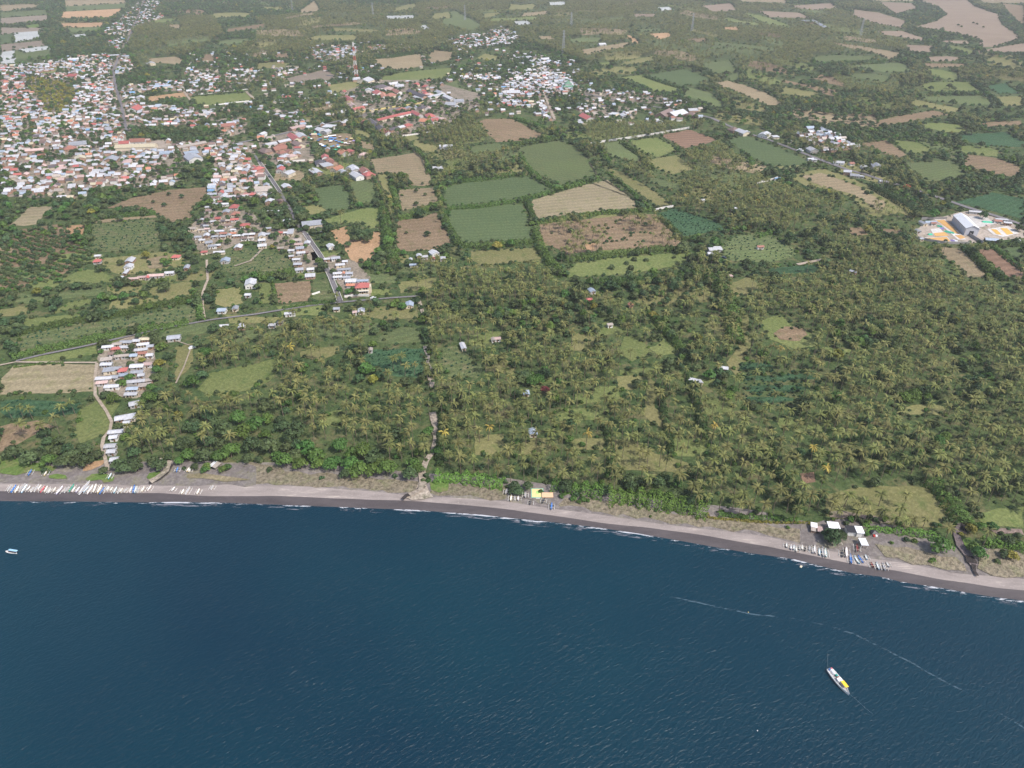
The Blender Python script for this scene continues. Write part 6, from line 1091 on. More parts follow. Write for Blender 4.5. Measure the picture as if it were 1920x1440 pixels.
ds = np.where(anypoly(px, py, SEMI), ds * .34, ds); bx, by = proj(x, y, LAND); k = (rs.random(x.shape) < ds) & (by > -40) & ~openland(px, py, x, y) & ~anypoly(bx, by, TOWNP) & ~anypoly(bx, by, BEACHZ) & ~nearroad(x, y, 3); k[k] &= ~occupied(x[k], y[k], 3.5)
x, y, hs, px, py = x[k], y[k], hs[k], px[k], py[k]
X2 = np.array([P(a, b, LAND + 11 * h / 11) for a, b, h in PALMS_X]); H2 = np.array([h / 11 for *_, h in PALMS_X])
x = np.r_[x, X2[:, 0]]; y = np.r_[y, X2[:, 1]]; hs = np.r_[hs, H2]; px = np.r_[px, [p[0] for p in PALMS_X]]; py = np.r_[py, [p[1] for p in PALMS_X]]
# isolated ones stand where their crowns are seen
for i in range(len(X2)):
    a = len(x) - len(X2) + i; x[a], y[a] = P(px[a], py[a], LAND + 10.5 * hs[a])
cr = rng.uniform(.74, 1.12, x.shape); vis = (px > 6) & (px < 1914)
ordr = np.argsort(-(py + 2000 * vis)); NI = 298; ni, fi = ordr[:NI], ordr[NI:]
LMP = [('among the palms beside the beach clearing', 1650, 945), ('in the grove between the clearing and the angled hedge', 1450, 950), ('in the near grove above the longest coastal hedge', 1320, 930), ('in the grove behind the yellow court', 1060, 890), ('in the palm rows right of the stream mouth', 880, 870), ('in the near palms left of the stream mouth', 740, 850), ('in the right hand near grove beyond the tall hedge', 1850, 950), ('in the left grove behind the dark shrubs', 380, 820), ('among the palms over the left brown plot', 60, 800), ('in the sparse olive glade of the middle grove', 1220, 860), ('in the near rows right of the pale soil patch', 1560, 900), ('at the frame side of the right grove', 1900, 880), ('above the top edge of the beach clearing', 1680, 905), ('right of the soil patch', 1580, 925), ('beside the end of the longest coastal hedge', 1390, 900), ('left of the tall diagonal hedge', 1740, 890), ('behind the right hand creek hedge', 1880, 985), ('behind the stream mouth hedge', 930, 880), ('beside the middle dark thicket', 1280, 850), ('on the right of the pale glade', 1320, 820), ('between the glade and the soil patch', 1460, 870), ('in the second rows above the clearing', 1680, 870), ('above the right coastal hedge at the frame edge', 1910, 930), ('left of the dark thicket behind the coastal hedge', 1110, 870), ('along the dry stream bed', 840, 840)]
for c_, i in enumerate(ni):
    o = bpy.data.objects.new('coconut_palm', None); link(o); o.location = (x[i], y[i], LAND); o.rotation_euler = (0, 0, rng.uniform(0, 6.28)); s = cr[i]; o.scale = (s, s, hs[i])
    yel = rng.random() < .012; ob('crown', PCY if yel else PC[int(rng.integers(5))], o); ob('trunk', PT, o)
    lm = min(LMP, key=lambda l: (l[1] - px[i]) ** 2 + ((l[2] - py[i]) * 1.5) ** 2)
    hw = 'tall' if hs[i] > .98 else 'low' if hs[i] < .82 else 'middling'; tag(o, '%s coconut palm%s %s' % (hw, ' with yellow fronds' if yel else '', lm[0]), 'palm tree', 'coconut palms ' + lm[0])
protoP = [palm_mesh('palm_kind', PALM, s, nf=nf, L=l, trunk=True) for s, nf, l in ((1, 21, 4.7), (2, 19, 4.3), (3, 23, 4.9), (4, 20, 4.5))] + [palm_mesh('palm_kind', PALMY, 6, nf=16, trunk=True)]
pi = rng.integers(0, 4, len(fi)); pi[rng.random(len(fi)) < .004] = 4
scatter('palm_groves', protoP, np.column_stack([x, y])[fi], rng.uniform(0, 6.28, len(fi)), np.column_stack([cr, cr, hs])[fi], pi, LAND, 'coconut palm groves stretching inland to the top of the view')
npalm = len(x)

# broadleaf trees
x, y, rs = cand(7.4, 30, 2.0, seed=41); far = np.clip((y - 500) / 2200, 0, 1); r_ = rs.uniform(2.3, 4.4, x.shape) * (1 + .35 * far) * np.where(rs.random(x.shape) < .08, 1.4, 1); px, py = proj(x, y, LAND + r_)
zone = anypoly(px, py, PALMZ); inb = anypoly(px, py, BROAD); town = anypoly(px, py, TOWNP); cov = vnoise(x, y, 45, 8) + .5 * vnoise(x, y, 14, 9)
DENSE = [[(80, 400), (160, 375), (330, 345), (395, 350), (390, 470), (310, 470), (300, 440), (290, 405), (180, 410)], [(0, 540), (120, 530), (240, 520), (360, 520), (370, 560), (200, 590), (40, 620), (0, 620)], [(60, 135), (150, 160), (130, 200), (60, 210)], [(240, 236), (400, 246), (400, 262), (245, 260)], [(560, 355), (600, 340), (700, 350), (720, 400), (600, 400), (560, 390)],
         [(1440, 180), (1720, 170), (1720, 240), (1600, 262), (1540, 235), (1440, 240)], [(1600, 290), (1720, 300), (1920, 290), (1920, 360), (1790, 370), (1700, 340)], [(1340, 190), (1480, 200), (1490, 240), (1340, 225)], [(700, 480), (790, 480), (800, 560), (700, 550)], [(500, 390), (560, 380), (720, 390), (610, 410), (560, 420)], [(0, 375), (60, 380), (120, 380), (30, 440), (0, 460)], [(0, 680), (30, 720), (0, 720)]]
dens_ = anypoly(px, py, DENSE)
ds = np.where(zone, .055, np.clip(.42 + .42 * cov, .06, .92)); ds = np.where(zone & (gap_ := vnoise(x, y, 34, 5) < -1.0), .45, ds); ds = np.where(inb, .80, ds); ds = np.where(dens_, .92, ds)
ds = np.where(town, np.clip(.55 - .35 * vnoise(x, y, 26, 77), .3, .95), ds); ds = np.where(anypoly(px, py, HOLES[:5]), .95, ds)
orch = inpoly(px, py, [(0, 470), (40, 430), (110, 420), (175, 470), (165, 490), (110, 520), (40, 545), (0, 545)]); ds = np.where(orch, 0, ds)
ds = np.where(anypoly(px, py, SEMI), ds * .30, ds); bx, by = proj(x, y, LAND); k = (rs.random(x.shape) < ds) & (by > -40) & ~openland(px, py, x, y) & ~anypoly(bx, by, BEACHZ) & ~nearroad(x, y, 1.4); k[k] &= ~occupied(x[k], y[k], 2.4)
k &= ~(town & (anypoly(bx, by, TOWN[0][1:]) & False))
x, y, r_, px, py, town = x[k], y[k], r_[k], px[k], py[k], town[k]
# keep town trees out of the houses
tt = np.column_stack([tx, ty]); cell = {}
for i, (a, b) in enumerate(tt): cell.setdefault((int(a // 8), int(b // 8)), []).append((a, b))
keep = np.ones(len(x), bool)
for i in np.where(town)[0]:
    ca, cb = int(x[i] // 8), int(y[i] // 8)
    for da in (-1, 0, 1):
        for db in (-1, 0, 1):
            for a, b in cell.get((ca + da, cb + db), ()):
                if (a - x[i]) ** 2 + (b - y[i]) ** 2 < (3.7) ** 2: keep[i] = False
r_ = np.where(town, r_ * .80, r_)
x, y, r_, px, py = x[keep], y[keep], r_[keep], px[keep], py[keep]
kindv = rng.choice(3, len(x), p=[.80, .185, .015]); kk_ = inpoly(px, py, HOLES[0]) & (rng.random(len(x)) < .6); kindv[kk_] = 2
vis = (px > 6) & (px < 1914); ordr = np.argsort(-(py + 2000 * vis)); NB = 296 - len(TS); ni, fi = ordr[:NB], ordr[NB:]
LMB = [('in the grove behind the yellow court', 1060, 880), ('between the palms right of the stream mouth', 880, 850), ('in the wood behind the left beach', 350, 830), ('in the wood left of the beach clearing', 1450, 930), ('deep in the right palm grove', 1700, 800), ('in the belt behind the longest coastal hedge', 1230, 905), ('in the coastal wood above the scrub sand', 600, 830), ('in the scrub left of the beach track', 80, 800), ('beside the beach village', 300, 700), ('at the right frame edge near the creek', 1890, 960), ('among the middle palms by the stream bed', 760, 720)]
KN = ['green', 'bright', 'yellow']
for i in ni:
    lm = min(LMB, key=lambda l: (l[1] - px[i]) ** 2 + ((l[2] - py[i]) * 1.5) ** 2); sz = 'large' if r_[i] > 3.9 else 'small' if r_[i] < 3 else 'middling'
    k2 = KN[kindv[i]]; tree(x[i], y[i], r_[i], k2, '%s %s broadleaf tree %s' % (sz, {'green': 'dark green', 'bright': 'bright green', 'yellow': 'yellowish'}[k2], lm[0]), 'tree', 'broadleaf trees ' + lm[0], hs=.9)
protoB = [crown_mesh('tree_kind', LEAF, s, 260, size=.17) for s in (1, 2, 3, 4)] + [crown_mesh('tree_kind', LEAFB, s, 260, size=.17) for s in (5, 6)] + [crown_mesh('tree_kind', LEAFY, 8, 240, size=.17)]
bi = np.where(kindv[fi] == 0, rng.integers(0, 4, len(fi)), np.where(kindv[fi] == 1, 4 + rng.integers(0, 2, len(fi)), 6))
sc = r_[fi]; scatter('broadleaf_woods', protoB, np.column_stack([x, y])[fi], rng.uniform(0, 6.28, len(fi)), np.column_stack([sc, sc, sc * rng.uniform(.75, 1.05, len(fi))]), bi, LAND, 'mixed broadleaf trees between the fields, groves and houses')
nbroad = len(x)

# undergrowth and orchard rows
x, y, rs = cand(5.2, 20, 1.6, 215, 1500, 51); r_ = rs.uniform(.8, 2.0, x.shape); px, py = proj(x, y, LAND); cov = vnoise(x, y, 24, 18)
pz = anypoly(px, py, PALMZ); ds = np.where(pz, np.clip(.38 + .5 * cov, .08, .9), np.clip(.45 + .3 * cov, .1, .85)); ds = np.where(inpoly(px, py, PALMZ[5]), .02, ds)
k = (rs.random(x.shape) < ds) & ~anypoly(px, py, CLEAR) & ~anypoly(px, py, TOWNP) & ~anypoly(px, py, BEACHZ) & ~nearroad(x, y, .8) & (py > 250); k[k] &= ~occupied(x[k], y[k], 1.5); k &= ~orch[:0].any() if False else k
orp = [(0, 470), (40, 430), (110, 420), (175, 470), (165, 490), (110, 520), (40, 545), (0, 545)]; k &= ~inpoly(px, py, orp)
ux, uy, ur = x[k], y[k], r_[k]
x, y, rs = cand(6.6, 62, .8, 450, 800, 52, 4.4); px, py = proj(x, y, LAND + 1.5); k = inpoly(px, py, orp) & (vnoise(x, y, 20, 3) > -.9) & (rs.random(x.shape) < .9); ox, oy, orr = x[k], y[k], rs.uniform(2.0, 3.1, k.sum())
# field plants: low crop tufts break up the open fields near the coast
x, y, rs = cand(3.4, 12, 1.0, 300, 900, 53); px, py = proj(x, y, LAND); TU = [(f, d) for f, d in (([(28, 634), (60, 618), (200, 601), (300, 583), (358, 571), (370, 574), (372, 597), (330, 604), (240, 614), (140, 634), (30, 662)], .5), ([(680, 665), (702, 655), (797, 653), (799, 692), (785, 709), (730, 703), (691, 682)], .75), ([(0, 750), (60, 750), (150, 753), (152, 775), (20, 786), (0, 772)], .7), ([(827, 652), (855, 647), (905, 689), (897, 709), (841, 706), (830, 683)], .5), ([(1388, 682), (1460, 677), (1545, 706), (1540, 744), (1480, 768), (1402, 765)], .6), ([(1233, 401), (1262, 390), (1348, 418), (1360, 431), (1280, 443)], .5), ([(410, 465), (440, 460), (480, 470), (535, 479), (546, 490), (543, 504), (500, 511), (440, 514), (415, 509), (409, 490)], .35), ([(1342, 468), (1380, 442), (1438, 437), (1498, 470), (1488, 481), (1440, 493), (1372, 489)], .4), ([(173, 420), (295, 411), (299, 440), (305, 458), (262, 467), (207, 472), (170, 469)], .4))]
k = np.zeros(x.shape, bool)
for f, d in TU: k |= inpoly(px, py, f) & (rs.random(x.shape) < d)
fx, fy, fr = x[k], y[k], rs.uniform(.5, 1.05, k.sum())
# small scrub on the upper beach
x, y, rs = cand(2.6, 0, 1.0, 200, 460, 54); px, py = proj(x, y, LAND); k = anypoly(px, py, BEACHZ[:1]) & (rs.random(x.shape) < np.clip(.10 + .22 * vnoise(x, y, 7, 4), 0, .5)) & (y > np.interp(x, xs, yd) + 4) & (px > 430) & ~anypoly(px, py, [[(1500, 982), (1600, 974), (1680, 986), (1760, 1005), (1800, 1040), (1815, 1074), (1760, 1066), (1690, 1052), (1600, 1040), (1500, 1020)], BEACHZ[1]]); bx_, by_, br_ = x[k], y[k], rs.uniform(.18, .5, k.sum())
LEAFT = leafmat('leaf_teal', (.025, .085, .045), (.045, .115, .06)); LEAFS = leafmat('leaf_scrub', (.16, .15, .075), (.22, .20, .11)); tuft = crown_mesh('tuft', LEAFT, 31, 60, H=.9, low=.1, flat=.5, size=.3, lobes=3); stuft = crown_mesh('tuft', LEAFS, 32, 50, H=.6, low=.1, flat=.4, size=.3, lobes=3)
# ragged field margins
mx, my, mr = [], [], []
for q in [q for q in CLEAR if q[0] not in ((992, 908), (1545, 975))]:
    W = [P(a, b) for a, b in q]; yy_ = q[0][1]; stp = 4.6 if yy_ > 330 else 7 if yy_ > 110 else 12
    for a, b in zip(W, W[1:] + W[:1]):
        l_ = math.dist(a, b); c_ = int(l_ / stp); on = prs.random() < .75
        for j in range(c_):
            if prs.random() < (.62 if on else .16): t = (j + prs.random()) / c_; mx.append(a[0] + (b[0] - a[0]) * t + prs.gauss(0, 1.5)); my.append(a[1] + (b[1] - a[1]) * t + prs.gauss(0, 1.5)); mr.append(prs.uniform(1.0, 2.3) * (1 if yy_ > 330 else 1.35 if yy_ > 110 else 2.0))
mx, my, mr = map(np.array, (mx, my, mr)); px, py = proj(mx, my, LAND); k = ~nearroad(mx, my, 1) & ~anypoly(px, py, BEACHZ) & ~anypoly(px, py, TOWNP); k[k] &= ~occupied(mx[k], my[k], 1.2); ux, uy, ur = np.r_[ux, mx[k]], np.r_[uy, my[k]], np.r_[ur, mr[k]]
# the first three hundred shrubs are things, the rest one cover
sx, sy, sr = np.r_[ox, ux], np.r_[oy, uy], np.r_[orr, ur]; qx, qy = proj(sx, sy, LAND + sr * .6); size_ = sr * np.array([S(v) for v in qy]); vis = (qx > 5) & (qx < 1915); ordr = np.argsort(-(size_ + 1000 * vis)); n3 = 296 - len(BS); ni, fi = ordr[:n3], ordr[n3:]
for i in ni:
    lm = min(LMB + [('in the middle of the brown orchard', 95, 475), ('in the upper rows of the brown orchard', 120, 435), ('in the lower rows of the brown orchard', 70, 525), ('at the left edge of the brown orchard', 12, 500), ('at the right edge of the brown orchard', 160, 465), ('in the upper left of the brown orchard', 50, 445), ('in the lower left of the brown orchard', 25, 530)], key=lambda l: (l[1] - qx[i]) ** 2 + ((l[2] - qy[i]) * 1.5) ** 2); bush(sx[i], sy[i], sr[i], 'green' if rng.random() < .75 else 'bright', '%s rounded shrub %s' % ('broad' if sr[i] > 1.6 else 'small', lm[0]), 'shrubs ' + lm[0])
protoS = BU['green'] + BU['bright']
scatter('undergrowth', protoS, np.column_stack([sx, sy])[fi], rng.uniform(0, 6.28, len(fi)), np.column_stack([sr, sr, sr * .9])[fi], rng.choice(4, len(fi), p=[.28, .28, .24, .2]), LAND, 'low green undergrowth and shrubs beneath the palms')
scatter('crop_plants', [tuft], np.column_stack([fx, fy]), rng.uniform(0, 6.28, len(fx)), np.column_stack([fr, fr, fr]), np.zeros(len(fx), int), LAND + .1, 'leafy low crop plants standing in the teal and maize fields')
scatter('beach_tufts', [stuft], np.column_stack([bx_, by_]), rng.uniform(0, 6.28, len(bx_)), np.column_stack([br_, br_, br_]), np.zeros(len(bx_), int), LAND + .1, 'dry olive tufts scattered over the upper beach')

# ------------------------------------------------------------------ outrigger boats drawn up on the sand
PAINT = {k: plain('boat_' + k.replace(' ', '_'), c, .5, var=.08) for k, c in {'white': (.74, .73, .71), 'cream': (.62, .55, .42), 'blue': (.08, .20, .48), 'light blue': (.30, .50, .66), 'cyan': (.12, .42, .56), 'green': (.07, .34, .25), 'red': (.58, .12, .15), 'violet': (.46, .42, .58), 'grey': (.36, .35, .36), 'pink': (.66, .54, .52), 'yellow': (.70, .52, .18), 'dark': (.06, .06, .07), 'dark red': (.22, .05, .05), 'teal': (.05, .40, .40)}.items()}
def hull_mesh(name, L_, w, h, mat, inner, sheer=.45, n_=12):
    mb = MB(); rows = []
    for i in range(n_ + 1):
        t = i / n_ * 2 - 1; ww = w / 2 * (1 - abs(t) ** 2.6) ** .75 + .02; z = h * (1 + sheer * abs(t) ** 3); k = t * L_ / 2
        rows.append([(k, -ww, z), (k * .96, -ww * .55, .12), (k * .96, ww * .55, .12), (k, ww, z), (k, ww * .8, z), (k * .95, ww * .5, h * .45 + .1), (k * .95, -ww * .5, h * .45 + .1), (k, -ww * .8, z)])
    for a, b in zip(rows[:-1], rows[1:]):
        for j in range(8): mb.face([a[j], b[j], b[(j + 1) % 8], a[(j + 1) % 8]], inner if j in (4, 5, 6) else mat)
    return mb.mesh(name)
HM = {}
def jukung(x, y, z, L_, yaw, colour, label, group):
    o = T('outrigger_boat', (x, y, z), label, 'boat', group, yaw); key = colour
    if key not in HM: HM[key] = hull_mesh('hull', 6, .95, .6, PAINT[colour], PAINT['grey'] if colour == 'white' else PAINT[colour] if colour in ('red', 'green', 'blue', 'dark', 'dark red') else PAINT['white'])
    h_ = ob('hull', HM[key], o); k = L_ / 6; h_.scale = (k, max(.9, k ** .6), 1)
    if 'fl' not in HM:
        mb = MB(); mb.bar((-2.3, 0, 0), (1.9, 0, 0), .075, PAINT['white'], 6); mb.bar((1.9, 0, 0), (2.6, 0, .25), .075, PAINT['white'], 6, .04); HM['fl'] = mb.mesh('outrigger_float')
        mb = MB(); mb.bar((0, -1.5, .12), (0, -1.1, .62), .05, PAINT['cream'], 5); mb.bar((0, -1.1, .62), (0, 1.1, .62), .05, PAINT['cream'], 5); mb.bar((0, 1.1, .62), (0, 1.5, .12), .05, PAINT['cream'], 5); HM['bm'] = mb.mesh('outrigger_beam')
    for s in (-1, 1): q = ob('outrigger_float', HM['fl'], o, (0, 1.5 * s, .12)); q.scale = (k, 1, 1)
    for s in (-.22, .24): ob('outrigger_beam', HM['bm'], o, (s * L_, 0, 0))
    return o
BT = []
def boats(ox, oy, k, lst, group):
    for x0, y0, x1, y1, c in lst: BT.append((ox + x0 / k, oy + y0 / k, ox + x1 / k, oy + y1 / k, c, group))
boats(0, 890, 12.8, [(180, 410, 300, 250, 'white'), (265, 450, 400, 260, 'blue'), (360, 455, 465, 285, 'cream'), (470, 410, 620, 225, 'white'), (515, 455, 660, 245, 'light blue'), (640, 400, 740, 290, 'grey'), (735, 435, 830, 320, 'white'), (820, 435, 945, 245, 'white'), (910, 385, 1000, 260, 'pink'), (970, 450, 1090, 290, 'red'), (1065, 440, 1150, 290, 'cream'), (1110, 450, 1200, 330, 'white'), (1150, 470, 1240, 340, 'grey'), (1280, 430, 1350, 320, 'cream'), (1350, 490, 1520, 285, 'violet'), (1540, 450, 1670, 300, 'white'), (1660, 430, 1790, 240, 'green'), (1730, 435, 1810, 310, 'pink')], 'outrigger boats lined up on the left beach')
boats(140, 890, 12.8, [(30, 440, 130, 310, 'violet'), (105, 500, 380, 150, 'white'), (215, 440, 350, 290, 'light blue'), (300, 490, 450, 260, 'pink'), (450, 450, 530, 230, 'cream'), (550, 460, 660, 260, 'yellow'), (600, 485, 720, 320, 'blue'), (700, 415, 800, 270, 'white'), (760, 400, 840, 300, 'grey'), (860, 400, 910, 330, 'cream'), (940, 460, 1020, 310, 'cyan'), (1030, 470, 1110, 340, 'white'), (1085, 440, 1160, 340, 'cream'), (1195, 430, 1270, 345, 'white'), (1320, 450, 1380, 310, 'pink'), (1400, 460, 1450, 260, 'blue'), (1440, 460, 1495, 290, 'cyan'), (1500, 450, 1545, 330, 'white'), (1610, 430, 1680, 300, 'cream'), (1750, 410, 1850, 270, 'pink')], 'outrigger boats lined up on the left beach')
boats(280, 850, 10.667, [(450, 765, 515, 690, 'grey'), (640, 830, 700, 730, 'cream'), (725, 835, 820, 680, 'white'), (950, 835, 1010, 720, 'cream'), (1230, 740, 1290, 650, 'white'), (550, 405, 590, 310, 'blue'), (755, 400, 820, 310, 'yellow'), (795, 405, 835, 330, 'cream')], 'boats scattered beside the gully')
boats(0, 860, 4, [(325, 62, 352, 32, 'light blue'), (335, 140, 365, 94, 'yellow'), (216, 138, 245, 92, 'blue'), (815, 165, 842, 120, 'cyan'), (758, 122, 800, 92, 'blue')], 'boats pulled up on the grass')
boats(940, 900, 12, [(95, 350, 128, 240, 'white'), (210, 500, 232, 350, 'yellow'), (300, 470, 306, 380, 'white'), (380, 475, 382, 400, 'violet'), (540, 430, 545, 310, 'white'), (652, 575, 668, 470, 'dark'), (935, 550, 965, 450, 'dark'), (1125, 690, 1138, 530, 'blue')], 'boats around the yellow court')
boats(1460, 1000, 8.727, [(130, 235, 128, 180, 'grey'), (202, 280, 205, 200, 'violet'), (250, 280, 250, 205, 'light blue'), (290, 310, 287, 240, 'cream'), (350, 290, 335, 210, 'white'), (388, 280, 383, 210, 'cream'), (430, 300, 425, 230, 'dark'), (508, 290, 503, 225, 'white'), (560, 340, 556, 240, 'white'), (597, 345, 588, 200, 'pink'), (672, 375, 662, 260, 'cyan'), (738, 400, 712, 225, 'white'), (778, 405, 758, 255, 'teal'), (1045, 400, 1036, 285, 'dark'), (1112, 410, 1104, 240, 'pink'), (1285, 330, 1272, 205, 'dark red'), (1192, 512, 1165, 345, 'blue'), (1322, 512, 1232, 372, 'cyan'), (1385, 500, 1292, 370, 'blue'), (1450, 445, 1412, 362, 'light blue'), (1548, 560, 1505, 490, 'dark red'), (1645, 612, 1595, 480, 'light blue'), (1745, 622, 1698, 490, 'white'), (1805, 562, 1762, 482, 'grey'), (985, 205, 960, 140, 'grey')], 'outrigger boats beside the pavilions')
items = []
for x0, y0, x1, y1, c, g in BT:
    a = Vector(P(x0, y0, LAND)); b = Vector(P(x1, y1, LAND)); m_ = (a + b) / 2; d = b - a; L_ = min(13, max(3.2, d.length)); yd_ = float(np.interp(m_.x, xs, yd)); ye_ = float(np.interp(m_.x, xs, ye))
    z = LAND + .06 if m_.y > yd_ else 1.0 + .5 * max(0, (m_.y - ye_) / (yd_ - ye_)) + .05
    m_ = Vector(P((x0 + x1) / 2, (y0 + y1) / 2, z)); o = jukung(m_.x, m_.y, z, L_, math.degrees(math.atan2(d.y, d.x)), c, 'x', g)
    if m_.y > yd_ and g != 'outrigger boats lined up on the left beach': o.location.z = LAND + (.75 if m_.y > yd_ + 3 else .3)
    items.append([o, (x0 + x1) / 2, (y0 + y1) / 2, ('long ' if L_ > 9 else 'short ' if L_ < 4.2 else '') + c + ' hulled'])
label_by_rank(items, [('the left end of the boat line', 20, 915), ('the long red boat on the left beach', 80, 918), ('the violet boat of the left line', 112, 920), ('the green boat of the left line', 135, 917), ('the longest white boat', 160, 915), ('the yellow boat of the left line', 187, 918), ('the paired blue boats of the left line', 252, 918), ('the open sand right of the boat line', 350, 920), ('the gully', 335, 890), ('the left beach grass', 85, 880), ('the grass tongue by the track', 200, 895), ('the yellow court', 1007, 935), ('the big tree left of the pavilions', 1562, 1015), ('the left row on the right beach', 1495, 1030), ('the teal boat', 1545, 1035), ('the bright blue boats', 1600, 1050), ('the free standing pavilion', 1610, 1030), ('the last boats on the right', 1655, 1062)], 'boat')

# the moored boat
bow, stern = Vector(P(1593, 1301, 1.2)), Vector(P(1555, 1253, 1.2)); d = bow - stern; Lb = d.length; c_ = (bow + stern) / 2
o = T('motor_boat', (c_.x, c_.y, -.25), 'long white moored boat with a yellow awning and cluttered deck', 'boat', yaw=math.degrees(math.atan2(d.y, d.x)))
WB = PAINT['white']; mb = MB(); rows = []
for i in range(15):
    t = i / 14; ww = 1.5 * (min(1, .78 + t * .9) * (1 - max(0, (t - .42) / .58) ** 2.0)) + .03; z = 1.35 + .5 * max(0, t - .5) ** 1.5 + .1 * (1 - t); k = (t - .5) * Lb
    rows.append([(k, -ww, z), (k * .97, -ww * .72, 0), (k * .97, ww * .72, 0), (k, ww, z), (k, ww * .86, z), (k, ww * .86, z - .42), (k, -ww * .86, z - .42), (k, -ww * .86, z)])
DECK = plain('deck', (.46, .43, .42), .7, sc=3, var=.3)
for a, b in zip(rows[:-1], rows[1:]):
    for j in range(8): mb.face([a[j], b[j], b[(j + 1) % 8], a[(j + 1) % 8]], DECK if j == 5 else WB)
mb.face([rows[0][i] for i in (0, 1, 2, 3)], WB); ob('hull', mb.mesh('hull'), o)
YT = plain('awning_yellow', (.80, .52, .04), .7, var=.06)
def aw(m):
    for i in range(8):
        x0 = .05 * Lb + i * .26 * Lb / 8; x1 = x0 + .26 * Lb / 8; z = 2.35 + (.05 if i % 2 else 0)
        m.face([(x0, -.25, z), (x1, -.25, 2.4 - (z - 2.35)), (x1, 1.35, 2.2), (x0, 1.35, 2.2)], YT)
mk(o, 'awning', aw)
for q in ((.06, -.2), (.30, -.2), (.06, 1.2), (.30, 1.1)): mk(o, 'awning_post', lambda m: m.bar((q[0] * Lb, q[1], .9), (q[0] * Lb, q[1], 2.3), .04, PAINT['grey'], 4))
mk(o, 'deckhouse', lambda m: (m.box(-.06 * Lb, .05 * Lb, -.7, .9, .9, 2.2, WB), m.box(-.075 * Lb, .06 * Lb, -.85, 1.05, 2.2, 2.3, WB)))
def dome(m):
    for i in range(6):
        a0, a1 = math.pi * i / 6, math.pi * (i + 1) / 6
        m.face([(-.44 * Lb, .35 + .75 * math.cos(a0), 1.0 + .9 * math.sin(a0)), (-.24 * Lb, .35 + .7 * math.cos(a0), 1.0 + .9 * math.sin(a0)), (-.24 * Lb, .35 + .7 * math.cos(a1), 1.0 + .9 * math.sin(a1)), (-.44 * Lb, .35 + .75 * math.cos(a1), 1.0 + .9 * math.sin(a1))], WB)
mk(o, 'canopy', dome)
for nm, x0, y0, r_, c in (('drum', -.21, .45, .34, 'green'), ('drum', -.46, -.35, .3, 'blue'), ('drum', -.17, .55, .25, 'teal')): mk(o, nm, lambda m: m.bar((x0 * Lb, y0, .95), (x0 * Lb, y0, 1.9), r_, PAINT[c], 10))
mk(o, 'crate', lambda m: (m.box(-.16 * Lb, -.09 * Lb, .2, .95, .95, 1.6, rm('orange')), m.box(.12 * Lb, .15 * Lb, -.9, -.4, .95, 1.3, PAINT['dark']))); mk(o, 'stern_bundle', lambda m: m.box(-.49 * Lb, -.44 * Lb, .55, 1.05, 1.0, 1.7, PAINT['red']))
for k in range(5): mk(o, 'thwart', lambda m: m.box((-.34 + k * .07) * Lb, (-.33 + k * .07) * Lb, -1.2, -.1, 1.15, 1.22, PAINT['grey'] if k % 2 else PAINT['dark']))
mk(o, 'hatch', lambda m: (m.box(.06 * Lb, .26 * Lb, -.75, -.45, .95, 1.15, PAINT['dark']), m.box(.34 * Lb, .37 * Lb, -.3, .3, 1.15, 1.35, PAINT['grey'])))
ROPE = plain('rope', (.32, .36, .38))
for pts, lb in ((((1593, 1301, 1.3), (1606, 1312, .7), (1622, 1327, .25), (1642, 1343, -.1)), 'thin mooring rope slanting from the bow into the sea'), (((1552, 1251, 1.1), (1552, 1238, .5), (1552, 1222, -.1)), 'faint stern line running toward the shore')):
    mb = MB(); W = [Vector((*P(a, b, max(z, 0)), z)) for a, b, z in pts]
    for a, b in zip(W[:-1], W[1:]): mb.bar(a, b, .022, ROPE, 4)
    tag(ob('mooring_rope', mb.mesh('mooring_rope')), lb, 'rope')
# covered boat at the left frame edge
a, b = Vector(P(10, 1033.5, .5)), Vector(P(32, 1037, .5)); d = b - a; c_ = (a + b) / 2; Lc = d.length
o = T('covered_boat', (c_.x, c_.y, -.15), 'small white boat with a dark cabin opening floating at the left edge', 'boat', yaw=math.degrees(math.atan2(d.y, d.x)))
ob('hull', hull_mesh('hull', Lc, 1.5, .75, WB, DECK, .1), o); mk(o, 'cabin', lambda m: m.box(-.22 * Lc, .42 * Lc, -.1, .75, .55, 1.25, PAINT['dark'])); mk(o, 'cabin_roof', lambda m: m.box(-.26 * Lc, .45 * Lc, .2, 1.2, 1.25, 1.36, PAINT['light blue']))
X, Y = P(1502, 1062.5, .2); o = T('float_raft', (X, Y, 0), 'tiny cream raft drifting just off the dark sand', 'raft', yaw=50)
mk(o, 'deck', lambda m: m.box(-.75, .75, -.45, .45, .22, .34, PAINT['cream']))
for s in (-.3, .3): mk(o, 'pontoon', lambda m: m.bar((-.7, s, .1), (.7, s, .1), .15, PAINT['white'], 6))
for px, py, c in ((1403, 1148, 'yellow'), (1420, 1370, 'white')):
    X, Y = P(px, py, 0); o = T('buoy', (X, Y, 0), 'tiny %s buoy alone on the open water' % c, 'buoy'); mk(o, 'float', lambda m: (m.bar((0, 0, -.1), (0, 0, .2), .22, PAINT[c], 8, .2), m.bar((0, 0, .2), (0, 0, .35), .2, PAINT[c], 8, .05)))

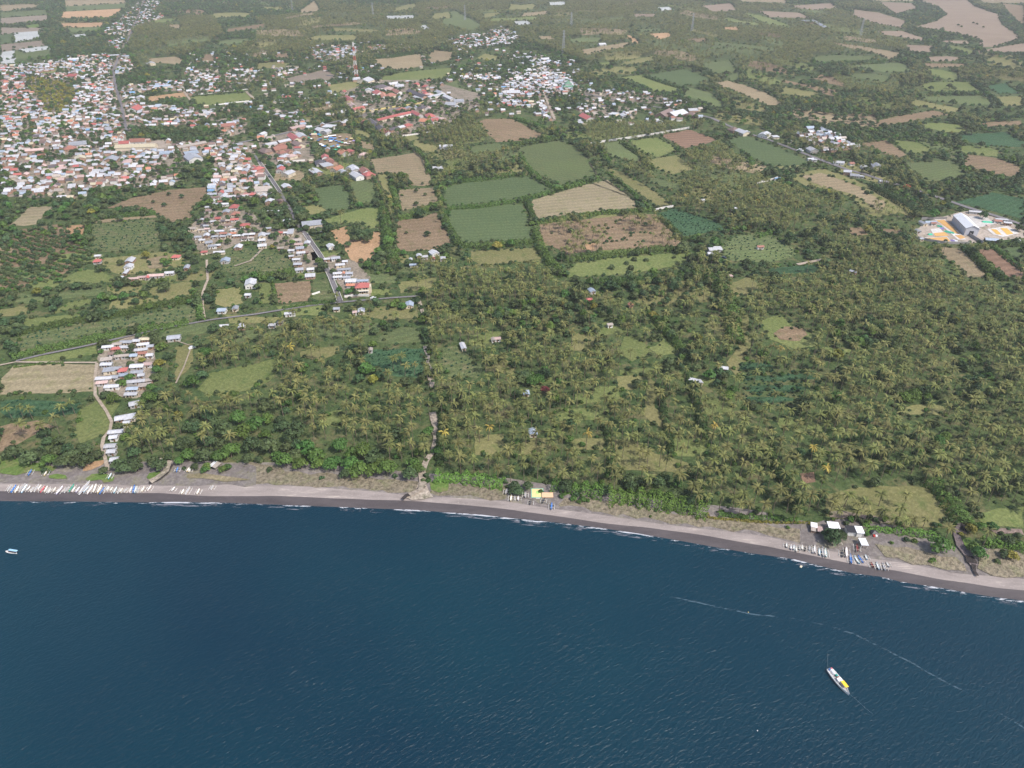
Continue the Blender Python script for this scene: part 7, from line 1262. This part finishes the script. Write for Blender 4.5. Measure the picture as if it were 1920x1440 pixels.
# ------------------------------------------------------------------ air
hm = bpy.data.materials.new('haze_air'); hm.use_nodes = True; nt = hm.node_tree; nt.nodes.clear()
out = nt.nodes.new("ShaderNodeOutputMaterial"); pv = nt.nodes.new("ShaderNodeVolumePrincipled"); pv.inputs["Color"].default_value = (.97, .97, 1.0, 1); pv.inputs["Density"].default_value = 0.8e-4; pv.inputs["Anisotropy"].default_value = .15
nt.links.new(pv.outputs[0], out.inputs["Volume"])
mb = MB(); mb.box(-15000, 15000, -15000, 15000, -5, 265, hm); o = ob('haze', mb.mesh('haze')); o['kind'] = 'stuff'; o['label'] = 'thin pale haze over the whole coast'

# ------------------------------------------------------------------ a few vehicles
def car(px, py, L_, h, c, yaw, label):
    X, Y = P(px, py, LAND + .7); o = T('parked_car' if L_ < 5.5 else 'truck', (X, Y, LAND + .62 if py < 400 or py == 560 else LAND + .1), label, 'car' if L_ < 5.5 else 'truck', None, yaw); w_ = L_ * .2 + .1
    mk(o, 'body', lambda m: (m.box(-L_ / 2, L_ / 2, -w_, w_, .35, h * .58, c),)); mk(o, 'cabin', lambda m: (m.box(-L_ * .28, L_ * .2, -w_ * .9, w_ * .9, h * .58 + .003, h, c), m.box(L_ * .2 + .003, L_ * .22, -w_ * .8, w_ * .8, h * .6, h * .92, WIN)))
    for sx in (-.32, .32):
        for sy in (-1, 1): mk(o, 'wheel', lambda m: m.bar((sx * L_, sy * w_ * .85, .34), (sx * L_, sy * (w_ + .04), .34), .34, WIN, 10))
PC_ = [plain('car_white', (.7, .7, .7), .3, var=.02), plain('car_dark', (.05, .06, .08), .3, var=.02), plain('car_red', (.4, .04, .04), .3, var=.02)]
car(360, 652, 4.6, 1.8, PC_[0], 40, 'white car parked at the head of the narrow grass clearing'); car(1357, 483, 4.8, 1.7, PC_[1], -30, 'dark car parked below the white roofed compound'); car(1500, 283.5, 8, 3, PC_[0], -32, 'white lorry on the highway left of the roadside sheds'); car(1700, 351, 7.5, 2.8, PC_[2], -22, 'red lorry on the highway beyond the wooded belt'); car(700, 560, 4.5, 1.6, PC_[0], 5, 'white car on the coast road right of the junction'); car(505, 332, 5, 1.8, PC_[1], -62, 'dark car on the upper stretch of the sealed road'); car(1400, 249, 8, 3, PC_[0], -25, 'white lorry on the highway near the brown roofed row')
